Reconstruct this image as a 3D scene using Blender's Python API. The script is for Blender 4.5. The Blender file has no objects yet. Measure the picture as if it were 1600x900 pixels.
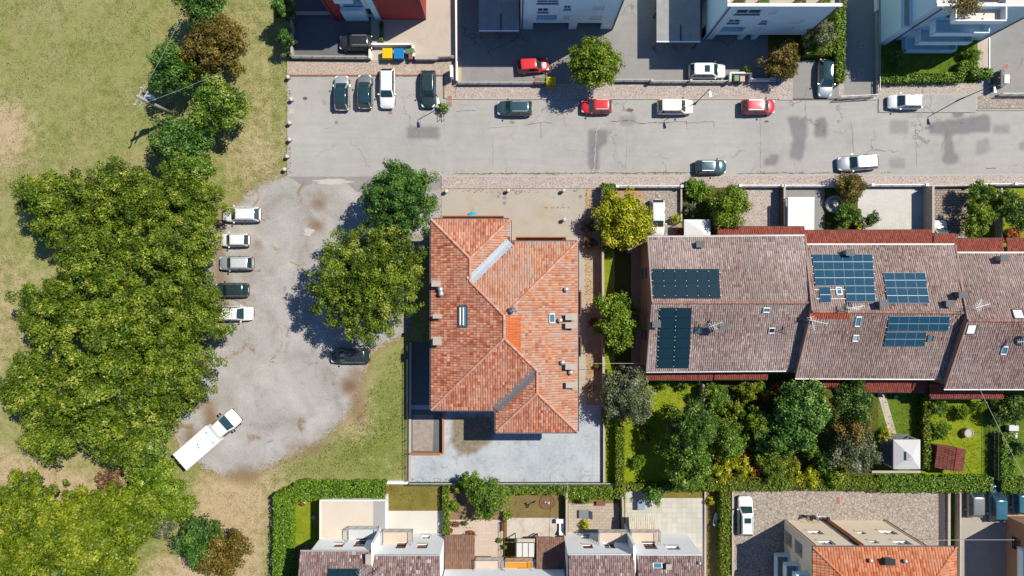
import bpy, bmesh, math, random
import numpy as np
from mathutils import Vector, Matrix

scene = bpy.context.scene
C = scene.collection
R = math.radians
rnd = random.Random(7)

# ------------------------------------------------------------------ camera, sky, sun, exposure
PXM = 13.0                       # survey scale: plan units per metre on the ground
FOC = 1066.6667                  # focal length in the same units (24 mm on 36 mm)
CAMH = FOC / PXM                 # height of the drone above the ground
cam = bpy.data.objects.new('camera', bpy.data.cameras.new('camera'))
C.objects.link(cam)
cam.data.lens = 24.0; cam.data.sensor_width = 36.0; cam.data.sensor_fit = 'HORIZONTAL'
cam.data.clip_start = 0.5; cam.data.clip_end = 2000
cam.location = (0, 0, CAMH); cam.rotation_euler = (0, 0, 0)
scene.camera = cam
SHX, SHY = -0.63, -0.35          # horizontal shadow travel per metre of height
world = bpy.data.worlds.new('World'); scene.world = world; world.use_nodes = True
wn = world.node_tree.nodes; wl = world.node_tree.links
sky = wn.new('ShaderNodeTexSky'); sky.sky_type = 'NISHITA'; sky.sun_disc = False
to_sun = Vector((-SHX, -SHY, 1)).normalized()
sky.sun_elevation = math.asin(to_sun.z)
sky.sun_rotation = math.atan2(to_sun.x, to_sun.y)
sky.air_density = 1.0; sky.dust_density = 0.15; sky.ozone_density = 10.0
wl.new(sky.outputs[0], wn['Background'].inputs[0]); wn['Background'].inputs[1].default_value = 0.095
sun = bpy.data.objects.new('sun', bpy.data.lights.new('sun', 'SUN')); C.objects.link(sun)
sun.data.energy = 5.0; sun.data.angle = R(0.5); sun.data.color = (1.0, 0.925, 0.80)
sun.rotation_euler = to_sun.to_track_quat('Z', 'Y').to_euler()
sun.location = (30, 20, 120)
vs = scene.view_settings
vs.view_transform = 'Standard'; vs.look = 'None'; vs.gamma = 1.0; vs.use_curve_mapping = False
vs.exposure = 0.5

# ------------------------------------------------------------------ helpers
def g(px, py): return ((px - 800) / PXM, (450 - py) / PXM)
def at(px, py, h=0.0):
    k = (CAMH - h) / FOC
    return Vector(((px - 800) * k, (450 - py) * k, h))
def xy(px, py, h=0.0):
    p = at(px, py, h); return (p.x, p.y)

def lin(c):
    c = c / 255.0
    return c / 12.92 if c <= 0.04045 else ((c + 0.055) / 1.055) ** 2.4
def rgb(r, gg, b): return (lin(r), lin(gg), lin(b), 1.0)

ORI = {}
def thing(name, label, cat, loc=(0, 0, 0), rz=0.0, group=None):
    o = bpy.data.objects.new(name, None); C.objects.link(o)
    o.empty_display_size = 0.3
    o.location = loc; o.rotation_euler = (0, 0, rz)
    o['label'] = label; o['category'] = cat
    if group: o['group'] = group
    ORI[o] = Vector(loc)
    return o
def tag(o, label, cat, group=None):
    o['label'] = label; o['category'] = cat
    if group: o['group'] = group
    return o

class MB:
    """collects faces; build() links them as one mesh object"""
    def __init__(self): self.v = []; self.f = []; self.t = []
    def quad(self, *p):
        n = len(self.v); self.v += [tuple(q) for q in p]; self.f.append(tuple(range(n, n + len(p)))); return self
    def prism(self, poly, z0, z1, bottom=True):
        n = len(self.v); m = len(poly)
        a = sum(poly[i][0] * poly[(i + 1) % m][1] - poly[(i + 1) % m][0] * poly[i][1] for i in range(m))
        if a < 0: poly = poly[::-1]
        self.v += [(p[0], p[1], z0) for p in poly] + [(p[0], p[1], z1) for p in poly]
        self.f.append(tuple(range(n + m, n + 2 * m)))
        if bottom: self.f.append(tuple(range(n + m - 1, n - 1, -1)))
        for i in range(m):
            j = (i + 1) % m
            self.f.append((n + i, n + j, n + m + j, n + m + i))
        return self
    def box(self, c, s, rz=0.0, taper=1.0):
        cx, cy, cz = c; sx, sy, sz = s[0] / 2, s[1] / 2, s[2] / 2
        ca, sa = math.cos(rz), math.sin(rz); n = len(self.v)
        for z, k in ((-sz, 1.0), (sz, taper)):
            for x, y in ((-sx, -sy), (sx, -sy), (sx, sy), (-sx, sy)):
                x *= k; y *= k
                self.v.append((cx + x * ca - y * sa, cy + x * sa + y * ca, cz + z))
        for f in ((3, 2, 1, 0), (4, 5, 6, 7), (0, 1, 5, 4), (1, 2, 6, 5), (2, 3, 7, 6), (3, 0, 4, 7)):
            self.f.append(tuple(n + i for i in f))
        return self
    def bar(self, p0, p1, w, h):
        """box beam between two points, w sideways, h upwards"""
        p0 = Vector(p0); p1 = Vector(p1); d = (p1 - p0)
        s = d.cross(Vector((0, 0, 1)))
        if s.length < 1e-6: s = Vector((1, 0, 0))
        s.normalize(); u = s.cross(d).normalized(); n = len(self.v)
        for p in (p0, p1):
            for a, b in ((-1, -1), (1, -1), (1, 1), (-1, 1)):
                self.v.append(tuple(p + s * (a * w / 2) + u * (b * h / 2)))
        for f in ((0, 1, 2, 3), (7, 6, 5, 4), (4, 5, 1, 0), (5, 6, 2, 1), (6, 7, 3, 2), (7, 4, 0, 3)):
            self.f.append(tuple(n + i for i in f))
        return self
    def tube(self, pts, r, n=6, cap=True):
        pts = [Vector(p) for p in pts]
        rs = r if isinstance(r, (list, tuple)) else [r] * len(pts)
        base = len(self.v)
        for i, p in enumerate(pts):
            d = (pts[min(i + 1, len(pts) - 1)] - pts[max(i - 1, 0)]).normalized()
            a = d.cross(Vector((0.3, 0.1, 1))) if abs(d.z) < 0.95 else d.cross(Vector((1, 0, 0)))
            a.normalize(); b = d.cross(a)
            for k in range(n):
                t = 2 * math.pi * k / n
                self.v.append(tuple(p + (a * math.cos(t) + b * math.sin(t)) * rs[i]))
        for i in range(len(pts) - 1):
            for k in range(n):
                k2 = (k + 1) % n
                self.f.append((base + i * n + k, base + i * n + k2, base + (i + 1) * n + k2, base + (i + 1) * n + k))
        if cap:
            self.f.append(tuple(base + k for k in range(n - 1, -1, -1)))
            e = base + (len(pts) - 1) * n
            self.f.append(tuple(e + k for k in range(n)))
        return self
    def lathe(self, prof, c=(0, 0, 0), n=14, axis='z'):
        """prof: (radius, height) list"""
        base = len(self.v); m = len(prof)
        for r, z in prof:
            for k in range(n):
                t = 2 * math.pi * k / n
                if axis == 'z': p = (r * math.cos(t), r * math.sin(t), z)
                elif axis == 'y': p = (r * math.cos(t), z, r * math.sin(t))
                else: p = (z, r * math.cos(t), r * math.sin(t))
                self.v.append((c[0] + p[0], c[1] + p[1], c[2] + p[2]))
        for i in range(m - 1):
            for k in range(n):
                k2 = (k + 1) % n
                self.f.append((base + i * n + k, base + i * n + k2, base + (i + 1) * n + k2, base + (i + 1) * n + k))
        self.f.append(tuple(base + k for k in range(n - 1, -1, -1)))
        self.f.append(tuple(base + (m - 1) * n + k for k in range(n)))
        return self
    def weld(self):
        ids = {}; mp = []; nv = []
        for q in self.v:
            k = (round(q[0], 4), round(q[1], 4), round(q[2], 4))
            if k not in ids: ids[k] = len(nv); nv.append(q)
            mp.append(ids[k])
        self.v = nv; self.f = [tuple(mp[i] for i in f) for f in self.f]; return self
    def build(self, name, mat, parent=None, world=True, smooth=False, bevel=0.0, kind=None, label=None):
        off = ORI.get(parent, Vector((0, 0, 0))) if world else Vector((0, 0, 0))
        me = bpy.data.meshes.new(name)
        me.from_pydata([(x - off.x, y - off.y, z - off.z) for x, y, z in self.v], [], self.f)
        if smooth:
            me.polygons.foreach_set('use_smooth', [True] * len(me.polygons))
        me.materials.append(mat)
        o = bpy.data.objects.new(name, me); C.objects.link(o)
        if parent: o.parent = parent; ORI[o] = ORI[parent] if world else Vector((0, 0, 0))
        else: ORI[o] = Vector((0, 0, 0))
        if bevel:
            b = o.modifiers.new('bevel', 'BEVEL'); b.width = bevel; b.segments = 2; b.limit_method = 'ANGLE'
        if kind: o['kind'] = kind
        if label: o['label'] = label
        return o

def np_mesh(name, verts, nper, mat, parent=None, tint=None, kind=None, smooth=False, tint_name='tint'):
    """faces are consecutive runs of nper vertices"""
    n = len(verts); nf = n // nper
    me = bpy.data.meshes.new(name)
    me.vertices.add(n); me.vertices.foreach_set('co', np.asarray(verts, np.float32).ravel())
    me.loops.add(n); me.loops.foreach_set('vertex_index', np.arange(n, dtype=np.int32))
    me.polygons.add(nf)
    me.polygons.foreach_set('loop_start', np.arange(0, n, nper, dtype=np.int32))
    me.polygons.foreach_set('loop_total', np.full(nf, nper, np.int32))
    if tint is not None:
        a = me.attributes.new(tint_name, 'FLOAT', 'FACE'); a.data.foreach_set('value', np.asarray(tint, np.float32))
    me.update(); me.validate()
    me.materials.append(mat)
    if parent is False: return me
    o = bpy.data.objects.new(name, me); C.objects.link(o)
    if parent: o.parent = parent
    if kind: o['kind'] = kind
    return o

# ------------------------------------------------------------------ materials
MATS = {}
def nodes_of(name):
    m = bpy.data.materials.new(name); m.use_nodes = True
    nt = m.node_tree; b = nt.nodes['Principled BSDF']
    return m, nt, nt.nodes, nt.links, b
def N(nt, typ, **kw):
    n = nt.nodes.new(typ)
    for k, v in kw.items():
        if k.startswith('i_'): n.inputs[int(k[2:])].default_value = v
        else: setattr(n, k, v)
    return n
def pos(nt): return N(nt, 'ShaderNodeNewGeometry').outputs['Position']
def noise(nt, vec, scale, detail=3, rough=0.55, dist=0.0):
    n = nt.nodes.new('ShaderNodeTexNoise')
    n.inputs['Scale'].default_value = scale; n.inputs['Detail'].default_value = detail
    n.inputs['Roughness'].default_value = rough; n.inputs['Distortion'].default_value = dist
    nt.links.new(vec, n.inputs['Vector']); return n.outputs['Fac']
def ramp(nt, fac, stops, interp='LINEAR'):
    r = nt.nodes.new('ShaderNodeValToRGB'); nt.links.new(fac, r.inputs[0])
    r.color_ramp.interpolation = interp
    e = r.color_ramp.elements
    while len(e) < len(stops): e.new(0.5)
    for i, (p, c) in enumerate(stops): e[i].position = p; e[i].color = c if len(c) == 4 else (*c, 1)
    return r.outputs[0]
def mix(nt, fac, a, b, typ='MIX'):
    m = nt.nodes.new('ShaderNodeMix'); m.data_type = 'RGBA'; m.blend_type = typ; m.clamp_factor = True
    for s, x in ((m.inputs[0], fac), (m.inputs[6], a), (m.inputs[7], b)):
        if hasattr(x, 'is_output'): nt.links.new(x, s)
        else: s.default_value = x
    return m.outputs[2]
def math_(nt, op, a, b=0.0, clamp=False):
    m = nt.nodes.new('ShaderNodeMath'); m.operation = op; m.use_clamp = clamp
    for s, x in ((m.inputs[0], a), (m.inputs[1], b)):
        if hasattr(x, 'is_output'): nt.links.new(x, s)
        else: s.default_value = x
    return m.outputs[0]
def attr(nt, name):
    a = nt.nodes.new('ShaderNodeAttribute'); a.attribute_name = name; return a.outputs['Fac']
def bump(nt, b, h, strength, dist=0.05):
    n = nt.nodes.new('ShaderNodeBump'); n.inputs['Strength'].default_value = strength; n.inputs['Distance'].default_value = dist
    nt.links.new(h, n.inputs['Height']); nt.links.new(n.outputs[0], b.inputs['Normal'])
def sc(c, k): return tuple(min(1, x * k) for x in c[:3]) + (1.0,)

def plain(name, col, rough=0.8, var=0.15, big=0.35, fine=6.0, bmp=0.0, metal=0.0, spec=0.3, stain=None, stain_amt=0.5, stain_scale=0.25):
    if name in MATS: return MATS[name]
    m, nt, nd, lk, b = nodes_of(name); p = pos(nt)
    n1 = noise(nt, p, big, 4); n2 = noise(nt, p, fine, 3)
    f = math_(nt, 'ADD', math_(nt, 'MULTIPLY', n1, 0.55), math_(nt, 'MULTIPLY', n2, 0.45))
    c = ramp(nt, f, [(0.3, sc(col, 1 - var)), (0.7, sc(col, 1 + var))])
    if stain is not None:
        s = noise(nt, p, stain_scale, 6, 0.65, 0.6)
        s = ramp(nt, s, [(0.5, (0, 0, 0)), (0.68, (stain_amt,) * 3)])
        c = mix(nt, s, c, stain)
    lk.new(c, b.inputs['Base Color'])
    b.inputs['Roughness'].default_value = rough; b.inputs['Metallic'].default_value = metal
    b.inputs['Specular IOR Level'].default_value = spec
    if bmp: bump(nt, b, n2, bmp)
    MATS[name] = m; return m

def paving(name, stone_a, stone_b, joint, scale, jw=0.06, bmp=0.4, stain=None, rough=0.85):
    m, nt, nd, lk, b = nodes_of(name); p = pos(nt)
    v = N(nt, 'ShaderNodeTexVoronoi'); v.inputs['Scale'].default_value = scale; lk.new(p, v.inputs['Vector'])
    e = N(nt, 'ShaderNodeTexVoronoi', feature='DISTANCE_TO_EDGE'); e.inputs['Scale'].default_value = scale; lk.new(p, e.inputs['Vector'])
    sep = N(nt, 'ShaderNodeSeparateColor'); lk.new(v.outputs['Color'], sep.inputs[0])
    c = mix(nt, sep.outputs[0], stone_a, stone_b)
    c = mix(nt, math_(nt, 'MULTIPLY', noise(nt, p, 0.3, 4), 0.5), c, mix(nt, 0.5, sc(stone_a, 0.8), sc(joint, 1.2)))
    if stain is not None:
        s = ramp(nt, noise(nt, p, 0.2, 5, 0.6), [(0.52, (0, 0, 0)), (0.66, (0.6, 0.6, 0.6))]); c = mix(nt, s, c, stain)
    j = ramp(nt, e.outputs['Distance'], [(jw * 0.5, (1, 1, 1)), (jw, (0, 0, 0))])
    c = mix(nt, j, c, joint)
    lk.new(c, b.inputs['Base Color']); b.inputs['Roughness'].default_value = rough
    b.inputs['Specular IOR Level'].default_value = 0.25
    bump(nt, b, ramp(nt, e.outputs['Distance'], [(0, (0, 0, 0)), (jw * 1.5, (1, 1, 1))]), bmp, 0.02)
    MATS[name] = m; return m

def grid_mat(name, col, joint, sx, sy, jw=0.03, var=0.12, off=0.5, rough=0.8, spec=0.3, bmp=0.3):
    """rectangular slabs: brick texture in world xy"""
    m, nt, nd, lk, b = nodes_of(name); p = pos(nt)
    t = N(nt, 'ShaderNodeTexBrick'); lk.new(p, t.inputs['Vector']); t.offset = off
    t.inputs['Scale'].default_value = 1.0; t.inputs['Brick Width'].default_value = sx; t.inputs['Row Height'].default_value = sy
    t.inputs['Mortar Size'].default_value = jw; t.inputs['Mortar Smooth'].default_value = 0.2
    t.inputs['Color1'].default_value = sc(col, 1 - var); t.inputs['Color2'].default_value = sc(col, 1 + var); t.inputs['Mortar'].default_value = joint
    c = mix(nt, math_(nt, 'MULTIPLY', noise(nt, p, 0.5, 5), 0.45), t.outputs['Color'], sc(col, 0.7))
    lk.new(c, b.inputs['Base Color']); b.inputs['Roughness'].default_value = rough; b.inputs['Specular IOR Level'].default_value = spec
    bump(nt, b, t.outputs['Fac'], -bmp, 0.02)
    MATS[name] = m; return m

def tinted(name, stops, rough=0.85, grime=None, spec=0.25, gs=1.2, lichen=None):
    """colour of each tile from its own 'tint' number"""
    m, nt, nd, lk, b = nodes_of(name); p = pos(nt)
    c = ramp(nt, attr(nt, 'tint'), stops)
    if grime is not None:
        s = ramp(nt, noise(nt, p, gs, 5, 0.65), [(0.42, (0, 0, 0)), (0.7, (0.75,) * 3)]); c = mix(nt, s, c, grime)
    if lichen is not None:
        s = ramp(nt, noise(nt, p, 5.0, 3, 0.7), [(0.58, (0, 0, 0)), (0.7, (0.8,) * 3)]); c = mix(nt, s, c, lichen)
    c = mix(nt, math_(nt, 'MULTIPLY', noise(nt, p, 18, 2), 0.35), c, mix(nt, 0.5, c, (0.02, 0.015, 0.01, 1)))
    lk.new(c, b.inputs['Base Color']); b.inputs['Roughness'].default_value = rough; b.inputs['Specular IOR Level'].default_value = spec
    MATS[name] = m; return m

def leaf_mat(name, stops, trans=0.2, rough=0.5, spec=0.35):
    if name in MATS: return MATS[name]
    m, nt, nd, lk, b = nodes_of(name)
    c = ramp(nt, attr(nt, 'tint'), stops)
    lk.new(c, b.inputs['Base Color']); b.inputs['Roughness'].default_value = rough; b.inputs['Specular IOR Level'].default_value = spec
    tr = N(nt, 'ShaderNodeBsdfTranslucent'); lk.new(mix(nt, 0.35, c, (0.35, 0.42, 0.03, 1)), tr.inputs[0])
    mx = N(nt, 'ShaderNodeMixShader'); mx.inputs[0].default_value = trans
    lk.new(b.outputs[0], mx.inputs[1]); lk.new(tr.outputs[0], mx.inputs[2])
    lk.new(mx.outputs[0], nd['Material Output'].inputs[0])
    MATS[name] = m; return m

def paint(name, col, rough=0.28, metal=0.0, coat=0.6):
    if name in MATS: return MATS[name]
    m, nt, nd, lk, b = nodes_of(name); p = pos(nt)
    c = mix(nt, math_(nt, 'MULTIPLY', noise(nt, p, 3.0, 3), 0.25), col, mix(nt, 0.4, col, rgb(140, 130, 115)))
    lk.new(c, b.inputs['Base Color']); b.inputs['Roughness'].default_value = rough
    b.inputs['Metallic'].default_value = metal; b.inputs['Coat Weight'].default_value = coat; b.inputs['Coat Roughness'].default_value = 0.08
    MATS[name] = m; return m

def glass(name, col=(0.012, 0.03, 0.035, 1), rough=0.06, spec=0.8):
    if name in MATS: return MATS[name]
    m, nt, nd, lk, b = nodes_of(name); p = pos(nt)
    c = mix(nt, math_(nt, 'MULTIPLY', noise(nt, p, 1.5, 2), 0.5), col, sc(col, 2.0)); lk.new(c, b.inputs['Base Color'])
    b.inputs['Roughness'].default_value = rough; b.inputs['Specular IOR Level'].default_value = spec
    MATS[name] = m; return m

# ------------------------------------------------------------------ the setting
def ph(r, gg, b, k=0.54): return (lin(r) * k, lin(gg) * k, lin(b) * k, 1.0)   # sunlit look -> surface colour

def inpoly(X, Y, poly):
    ins = np.zeros(X.shape, bool); m = len(poly)
    for i in range(m):
        x0, y0 = poly[i]; x1, y1 = poly[(i + 1) % m]
        if y0 == y1: continue
        c = ((y0 > Y) != (y1 > Y)) & (X < (x1 - x0) * (Y - y0) / (y1 - y0) + x0)
        ins ^= c
    return ins
def blur(a, n, it=3):
    for _ in range(it):
        for ax in (0, 1):
            c = np.cumsum(np.pad(a, [(n + 1, n) if k == ax else (0, 0) for k in (0, 1)], mode='edge'), axis=ax)
            a = (np.take(c, range(2 * n + 1, c.shape[ax]), axis=ax) - np.take(c, range(0, c.shape[ax] - 2 * n - 1), axis=ax)) / (2 * n + 1)
    return a

STEP = 0.3
xs = np.concatenate([[-600, -300, -150], np.arange(-72, 72.01, STEP), [150, 300, 600]])
ys = np.concatenate([[-600, -300, -150], np.arange(-45, 45.01, STEP), [150, 300, 600]])
GX, GY = np.meshgrid(xs, ys)
PXX = 800 + GX * PXM; PYY = 450 - GY * PXM
def mask(polys, n, amp=1.0):
    a = np.zeros(GX.shape)
    for p in polys: a = np.maximum(a, inpoly(PXX, PYY, p).astype(float))
    return np.clip(blur(a, n), 0, 1) * amp
gravel = mask([[(372, 318), (400, 292), (430, 280), (460, 270), (560, 272), (700, 285), (690, 340), (640, 420), (640, 520), (575, 545), (566, 590), (548, 640), (500, 690), (440, 716), (400, 738), (352, 745), (318, 728), (270, 690), (285, 640), (305, 600), (330, 570), (320, 480), (320, 380)]], 3)
dry = np.maximum.reduce([
    mask([[(300, 745), (420, 720), (470, 705), (440, 740), (425, 780), (405, 900), (440, 1000), (190, 1000), (230, 860), (300, 860)]], 6, 0.95),
    mask([[(-60, 690), (160, 740), (250, 765), (90, 785), (-60, 742)]], 4, 0.9),
    mask([[(372, -30), (400, -30), (418, 60), (425, 140), (440, 280), (400, 300), (340, 280), (392, 190), (396, 90)]], 6, 0.7),
    mask([[(-40, 150), (25, 155), (50, 195), (30, 250), (-40, 262)]], 6, 1.1),
    mask([[(20, 400), (70, 400), (85, 440), (60, 560), (20, 600), (-60, 600), (-60, 430)]], 9, 0.5),
    mask([[(500, 670), (560, 600), (600, 560), (570, 640), (600, 680), (560, 692)]], 5, 0.75),
    mask([[(550, 700), (600, 705), (636, 740), (600, 748), (560, 730)]], 4, 0.3)])
lush = np.maximum.reduce([
    mask([[(560, 650), (605, 560), (640, 530), (640, 750), (420, 750), (440, 720), (520, 690)]], 5, 0.72),
    mask([[(420, -20), (452, -20), (450, 90), (452, 260), (430, 280), (440, 120)]], 5, 0.55),
    mask([[(-80, -80), (300, -80), (290, 250), (120, 250), (-80, 130)]], 26, 0.30),
    mask([[(60, 740), (300, 760), (290, 880), (250, 1000), (-80, 1000), (-80, 760)]], 10, 0.7)])
dirt = np.maximum.reduce([mask([[(x - rx, y - ry), (x + rx * .3, y - ry * 1.1), (x + rx, y), (x + rx * .4, y + ry), (x - rx * .8, y + ry * .8)]], 1, am) for x, y, rx, ry, am in
    ((498, 318, 13, 8, 1.0), (504, 312, 6, 12, .8), (494, 352, 14, 9, 1.0), (402, 383, 6, 9, 1.0), (363, 741, 9, 6, 1.2), (548, 604, 18, 13, 1.1), (556, 590, 14, 16, .8), (330, 655, 12, 30, .9), (310, 620, 14, 22, .9), (480, 700, 40, 10, .6), (560, 640, 14, 26, .7), (385, 745, 26, 14, .7), (345, 455, 12, 90, .8), (300, 690, 14, 20, .9))])
def arc(cx, cy, r0, a0, a1, w_): return [(cx + (r0 + s_ * w_) * math.cos(t), cy + (r0 + s_ * w_) * math.sin(t)) for s_, ts in ((-1, np.linspace(a0, a1, 14)), (1, np.linspace(a1, a0, 14))) for t in ts]
track = np.maximum.reduce([mask([q], 1, am) for q, am in ((arc(330, 500, 110, -.9, 1.1, 4), .8), (arc(330, 500, 132, -.9, 1.1, 4), .7), (arc(560, 560, 120, 2.4, 4.2, 5), .7), (arc(560, 560, 142, 2.4, 4.2, 4), .6), (arc(380, 700, 110, -1.5, -.2, 6), .8), (arc(380, 700, 132, -1.5, -.2, 5), .7), ([(420, 560), (440, 555), (480, 640), (460, 650)], .7), ([(400, 620), (470, 600), (480, 625), (410, 650)], .5))])
verts = np.stack([GX.ravel(), GY.ravel(), np.zeros(GX.size)], 1)
ny, nx = GX.shape
idx = np.arange(nx * ny).reshape(ny, nx)
quads = np.stack([idx[:-1, :-1], idx[:-1, 1:], idx[1:, 1:], idx[1:, :-1]], -1).reshape(-1, 4)
me = bpy.data.meshes.new('ground')
me.vertices.add(len(verts)); me.vertices.foreach_set('co', verts.astype(np.float32).ravel())
me.loops.add(quads.size); me.loops.foreach_set('vertex_index', quads.astype(np.int32).ravel())
me.polygons.add(len(quads)); me.polygons.foreach_set('loop_start', np.arange(0, quads.size, 4, dtype=np.int32))
me.polygons.foreach_set('loop_total', np.full(len(quads), 4, np.int32))
for nm, a in (('gravel', gravel), ('dry', dry), ('lush', lush), ('dirt', dirt), ('track', track)):
    at_ = me.attributes.new(nm, 'FLOAT', 'POINT'); at_.data.foreach_set('value', a.ravel().astype(np.float32))
me.update()
ground = bpy.data.objects.new('ground', me); C.objects.link(ground); ground['kind'] = 'structure'
m, nt, nd, lk, b = nodes_of('meadow'); p = pos(nt)
nb = noise(nt, p, 0.12, 6, 0.65); nm_ = noise(nt, p, 0.9, 5, 0.7); nf = noise(nt, p, 5.5, 4, 0.75); ng = noise(nt, p, 2.2, 4, 0.7)
f = math_(nt, 'ADD', math_(nt, 'MULTIPLY', nm_, 0.5), math_(nt, 'MULTIPLY', nf, 0.5))
grass_c = ramp(nt, f, [(0.34, ph(112, 120, 60)), (0.44, ph(144, 150, 86)), (0.54, ph(168, 170, 108)), (0.66, ph(196, 192, 140))])
grass_c = mix(nt, ramp(nt, nb, [(0.44, (0, 0, 0)), (0.66, (0.7,) * 3)]), grass_c, ramp(nt, f, [(0.34, ph(150, 132, 92)), (0.5, ph(188, 172, 128)), (0.66, ph(216, 202, 168))]))
grass_c = mix(nt, ramp(nt, noise(nt, p, 0.4, 5, 0.7), [(0.52, (0, 0, 0)), (0.66, (0.6,) * 3)]), grass_c, ramp(nt, f, [(0.34, ph(96, 108, 44)), (0.6, ph(150, 156, 84))]))
lush_c = ramp(nt, f, [(0.34, ph(84, 106, 34)), (0.48, ph(122, 144, 58)), (0.66, ph(172, 174, 104))])
dry_c = ramp(nt, f, [(0.3, ph(168, 142, 104)), (0.5, ph(206, 184, 146)), (0.7, ph(232, 216, 188))])
def edge(a, w=0.3, s=None):
    s = nm_ if s is None else s
    k = math_(nt, 'ADD', attr(nt, a), math_(nt, 'MULTIPLY', math_(nt, 'SUBTRACT', math_(nt, 'ADD', math_(nt, 'MULTIPLY', s, 0.6), math_(nt, 'MULTIPLY', nf, 0.4)), 0.5), 2.2))
    return ramp(nt, k, [(0.5 - w, (0, 0, 0)), (0.5 + w, (1, 1, 1))])
c = mix(nt, edge('lush', 0.3), grass_c, lush_c)
c = mix(nt, edge('dry', 0.28), c, dry_c)
gr_f = math_(nt, 'ADD', math_(nt, 'MULTIPLY', noise(nt, p, 0.22, 6, 0.6, 0.8), 0.62), math_(nt, 'MULTIPLY', nf, 0.38))
gravel_c = ramp(nt, gr_f, [(0.34, ph(160, 150, 140)), (0.46, ph(184, 181, 176)), (0.56, ph(198, 196, 192)), (0.68, ph(216, 213, 206))])
gspot = ramp(nt, noise(nt, p, 0.35, 5, 0.7, 1.0), [(0.60, (0, 0, 0)), (0.70, (0.85,) * 3)])
gravel_c = mix(nt, ramp(nt, math_(nt, 'ADD', attr(nt, 'track'), math_(nt, 'MULTIPLY', math_(nt, 'SUBTRACT', nm_, .5), 1.2)), [(.2, (0, 0, 0)), (.9, (.65,) * 3)]), gravel_c, ph(224, 220, 210))
gravel_c = mix(nt, gspot, gravel_c, ph(158, 128, 98))
rim = math_(nt, 'MULTIPLY', math_(nt, 'MULTIPLY', attr(nt, 'gravel'), math_(nt, 'SUBTRACT', 1.0, attr(nt, 'gravel'))), 3.2)
c = mix(nt, ramp(nt, math_(nt, 'MULTIPLY', rim, nm_), [(0.22, (0, 0, 0)), (0.5, (0.75,) * 3)]), c, ph(158, 124, 92))
c = mix(nt, edge('gravel', 0.12, ng), c, gravel_c)
c = mix(nt, edge('dirt', 0.45), c, ramp(nt, f, [(0.35, ph(112, 88, 64)), (0.65, ph(176, 148, 118))]))
lk.new(c, b.inputs['Base Color']); b.inputs['Roughness'].default_value = 0.95; b.inputs['Specular IOR Level'].default_value = 0.1
bump(nt, b, nf, 0.55, 0.12)
me.materials.append(m)

def wig(poly, step=0.35, amp=0.10, seed=1):
    """subdivide an outline (metres) and make it uneven"""
    r = random.Random(seed); out = []
    for i in range(len(poly)):
        a = Vector(poly[i]); b_ = Vector(poly[(i + 1) % len(poly)]); n = max(1, int((b_ - a).length / step))
        d = (b_ - a); nrm = Vector((-d.y, d.x)).normalized() if d.length > 0 else Vector((0, 0))
        for k in range(n):
            q = a + d * (k / n) + nrm * r.uniform(-amp, amp)
            out.append((q.x, q.y))
    return out
def sheet(name, pts, z, mat, uneven=0.0, z0=-0.1, seed=1, kind='structure', parent=None):
    poly = [g(*q) for q in pts]
    if uneven: poly = wig(poly, amp=uneven, seed=seed)
    o = MB().prism(poly, z0, z).build(name, mat, parent)
    if parent is None: o['kind'] = kind
    return o
def rect(x0, y0, x1, y1): return [(x0, y0), (x1, y0), (x1, y1), (x0, y1)]

def stain_sheet(name, r_, z, mat, polys, step=.2, soft=2, it=3):
    a0 = np.arange(r_[0], r_[2] + .1, step * PXM); b0 = np.arange(r_[1], r_[3] + .1, step * PXM); A, B = np.meshgrid(a0, b0); s_ = np.zeros(A.shape)
    for pl, am in polys: s_ = np.maximum(s_, blur(inpoly(A, B, pl).astype(float), soft, it) * am)
    vv = np.stack([(A.ravel() - 800) / PXM, (450 - B.ravel()) / PXM, np.full(A.size, z)], 1); ny_, nx_ = A.shape; id_ = np.arange(A.size).reshape(ny_, nx_)
    fq = np.stack([id_[1:, :-1], id_[1:, 1:], id_[:-1, 1:], id_[:-1, :-1]], -1).reshape(-1, 4)
    me_ = bpy.data.meshes.new(name); me_.from_pydata(vv.tolist(), [], fq.tolist()); at2 = me_.attributes.new('stain', 'FLOAT', 'POINT'); at2.data.foreach_set('value', s_.ravel().astype(np.float32)); me_.materials.append(mat)
    o = bpy.data.objects.new(name, me_); C.objects.link(o); o['kind'] = 'structure'; return o
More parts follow.
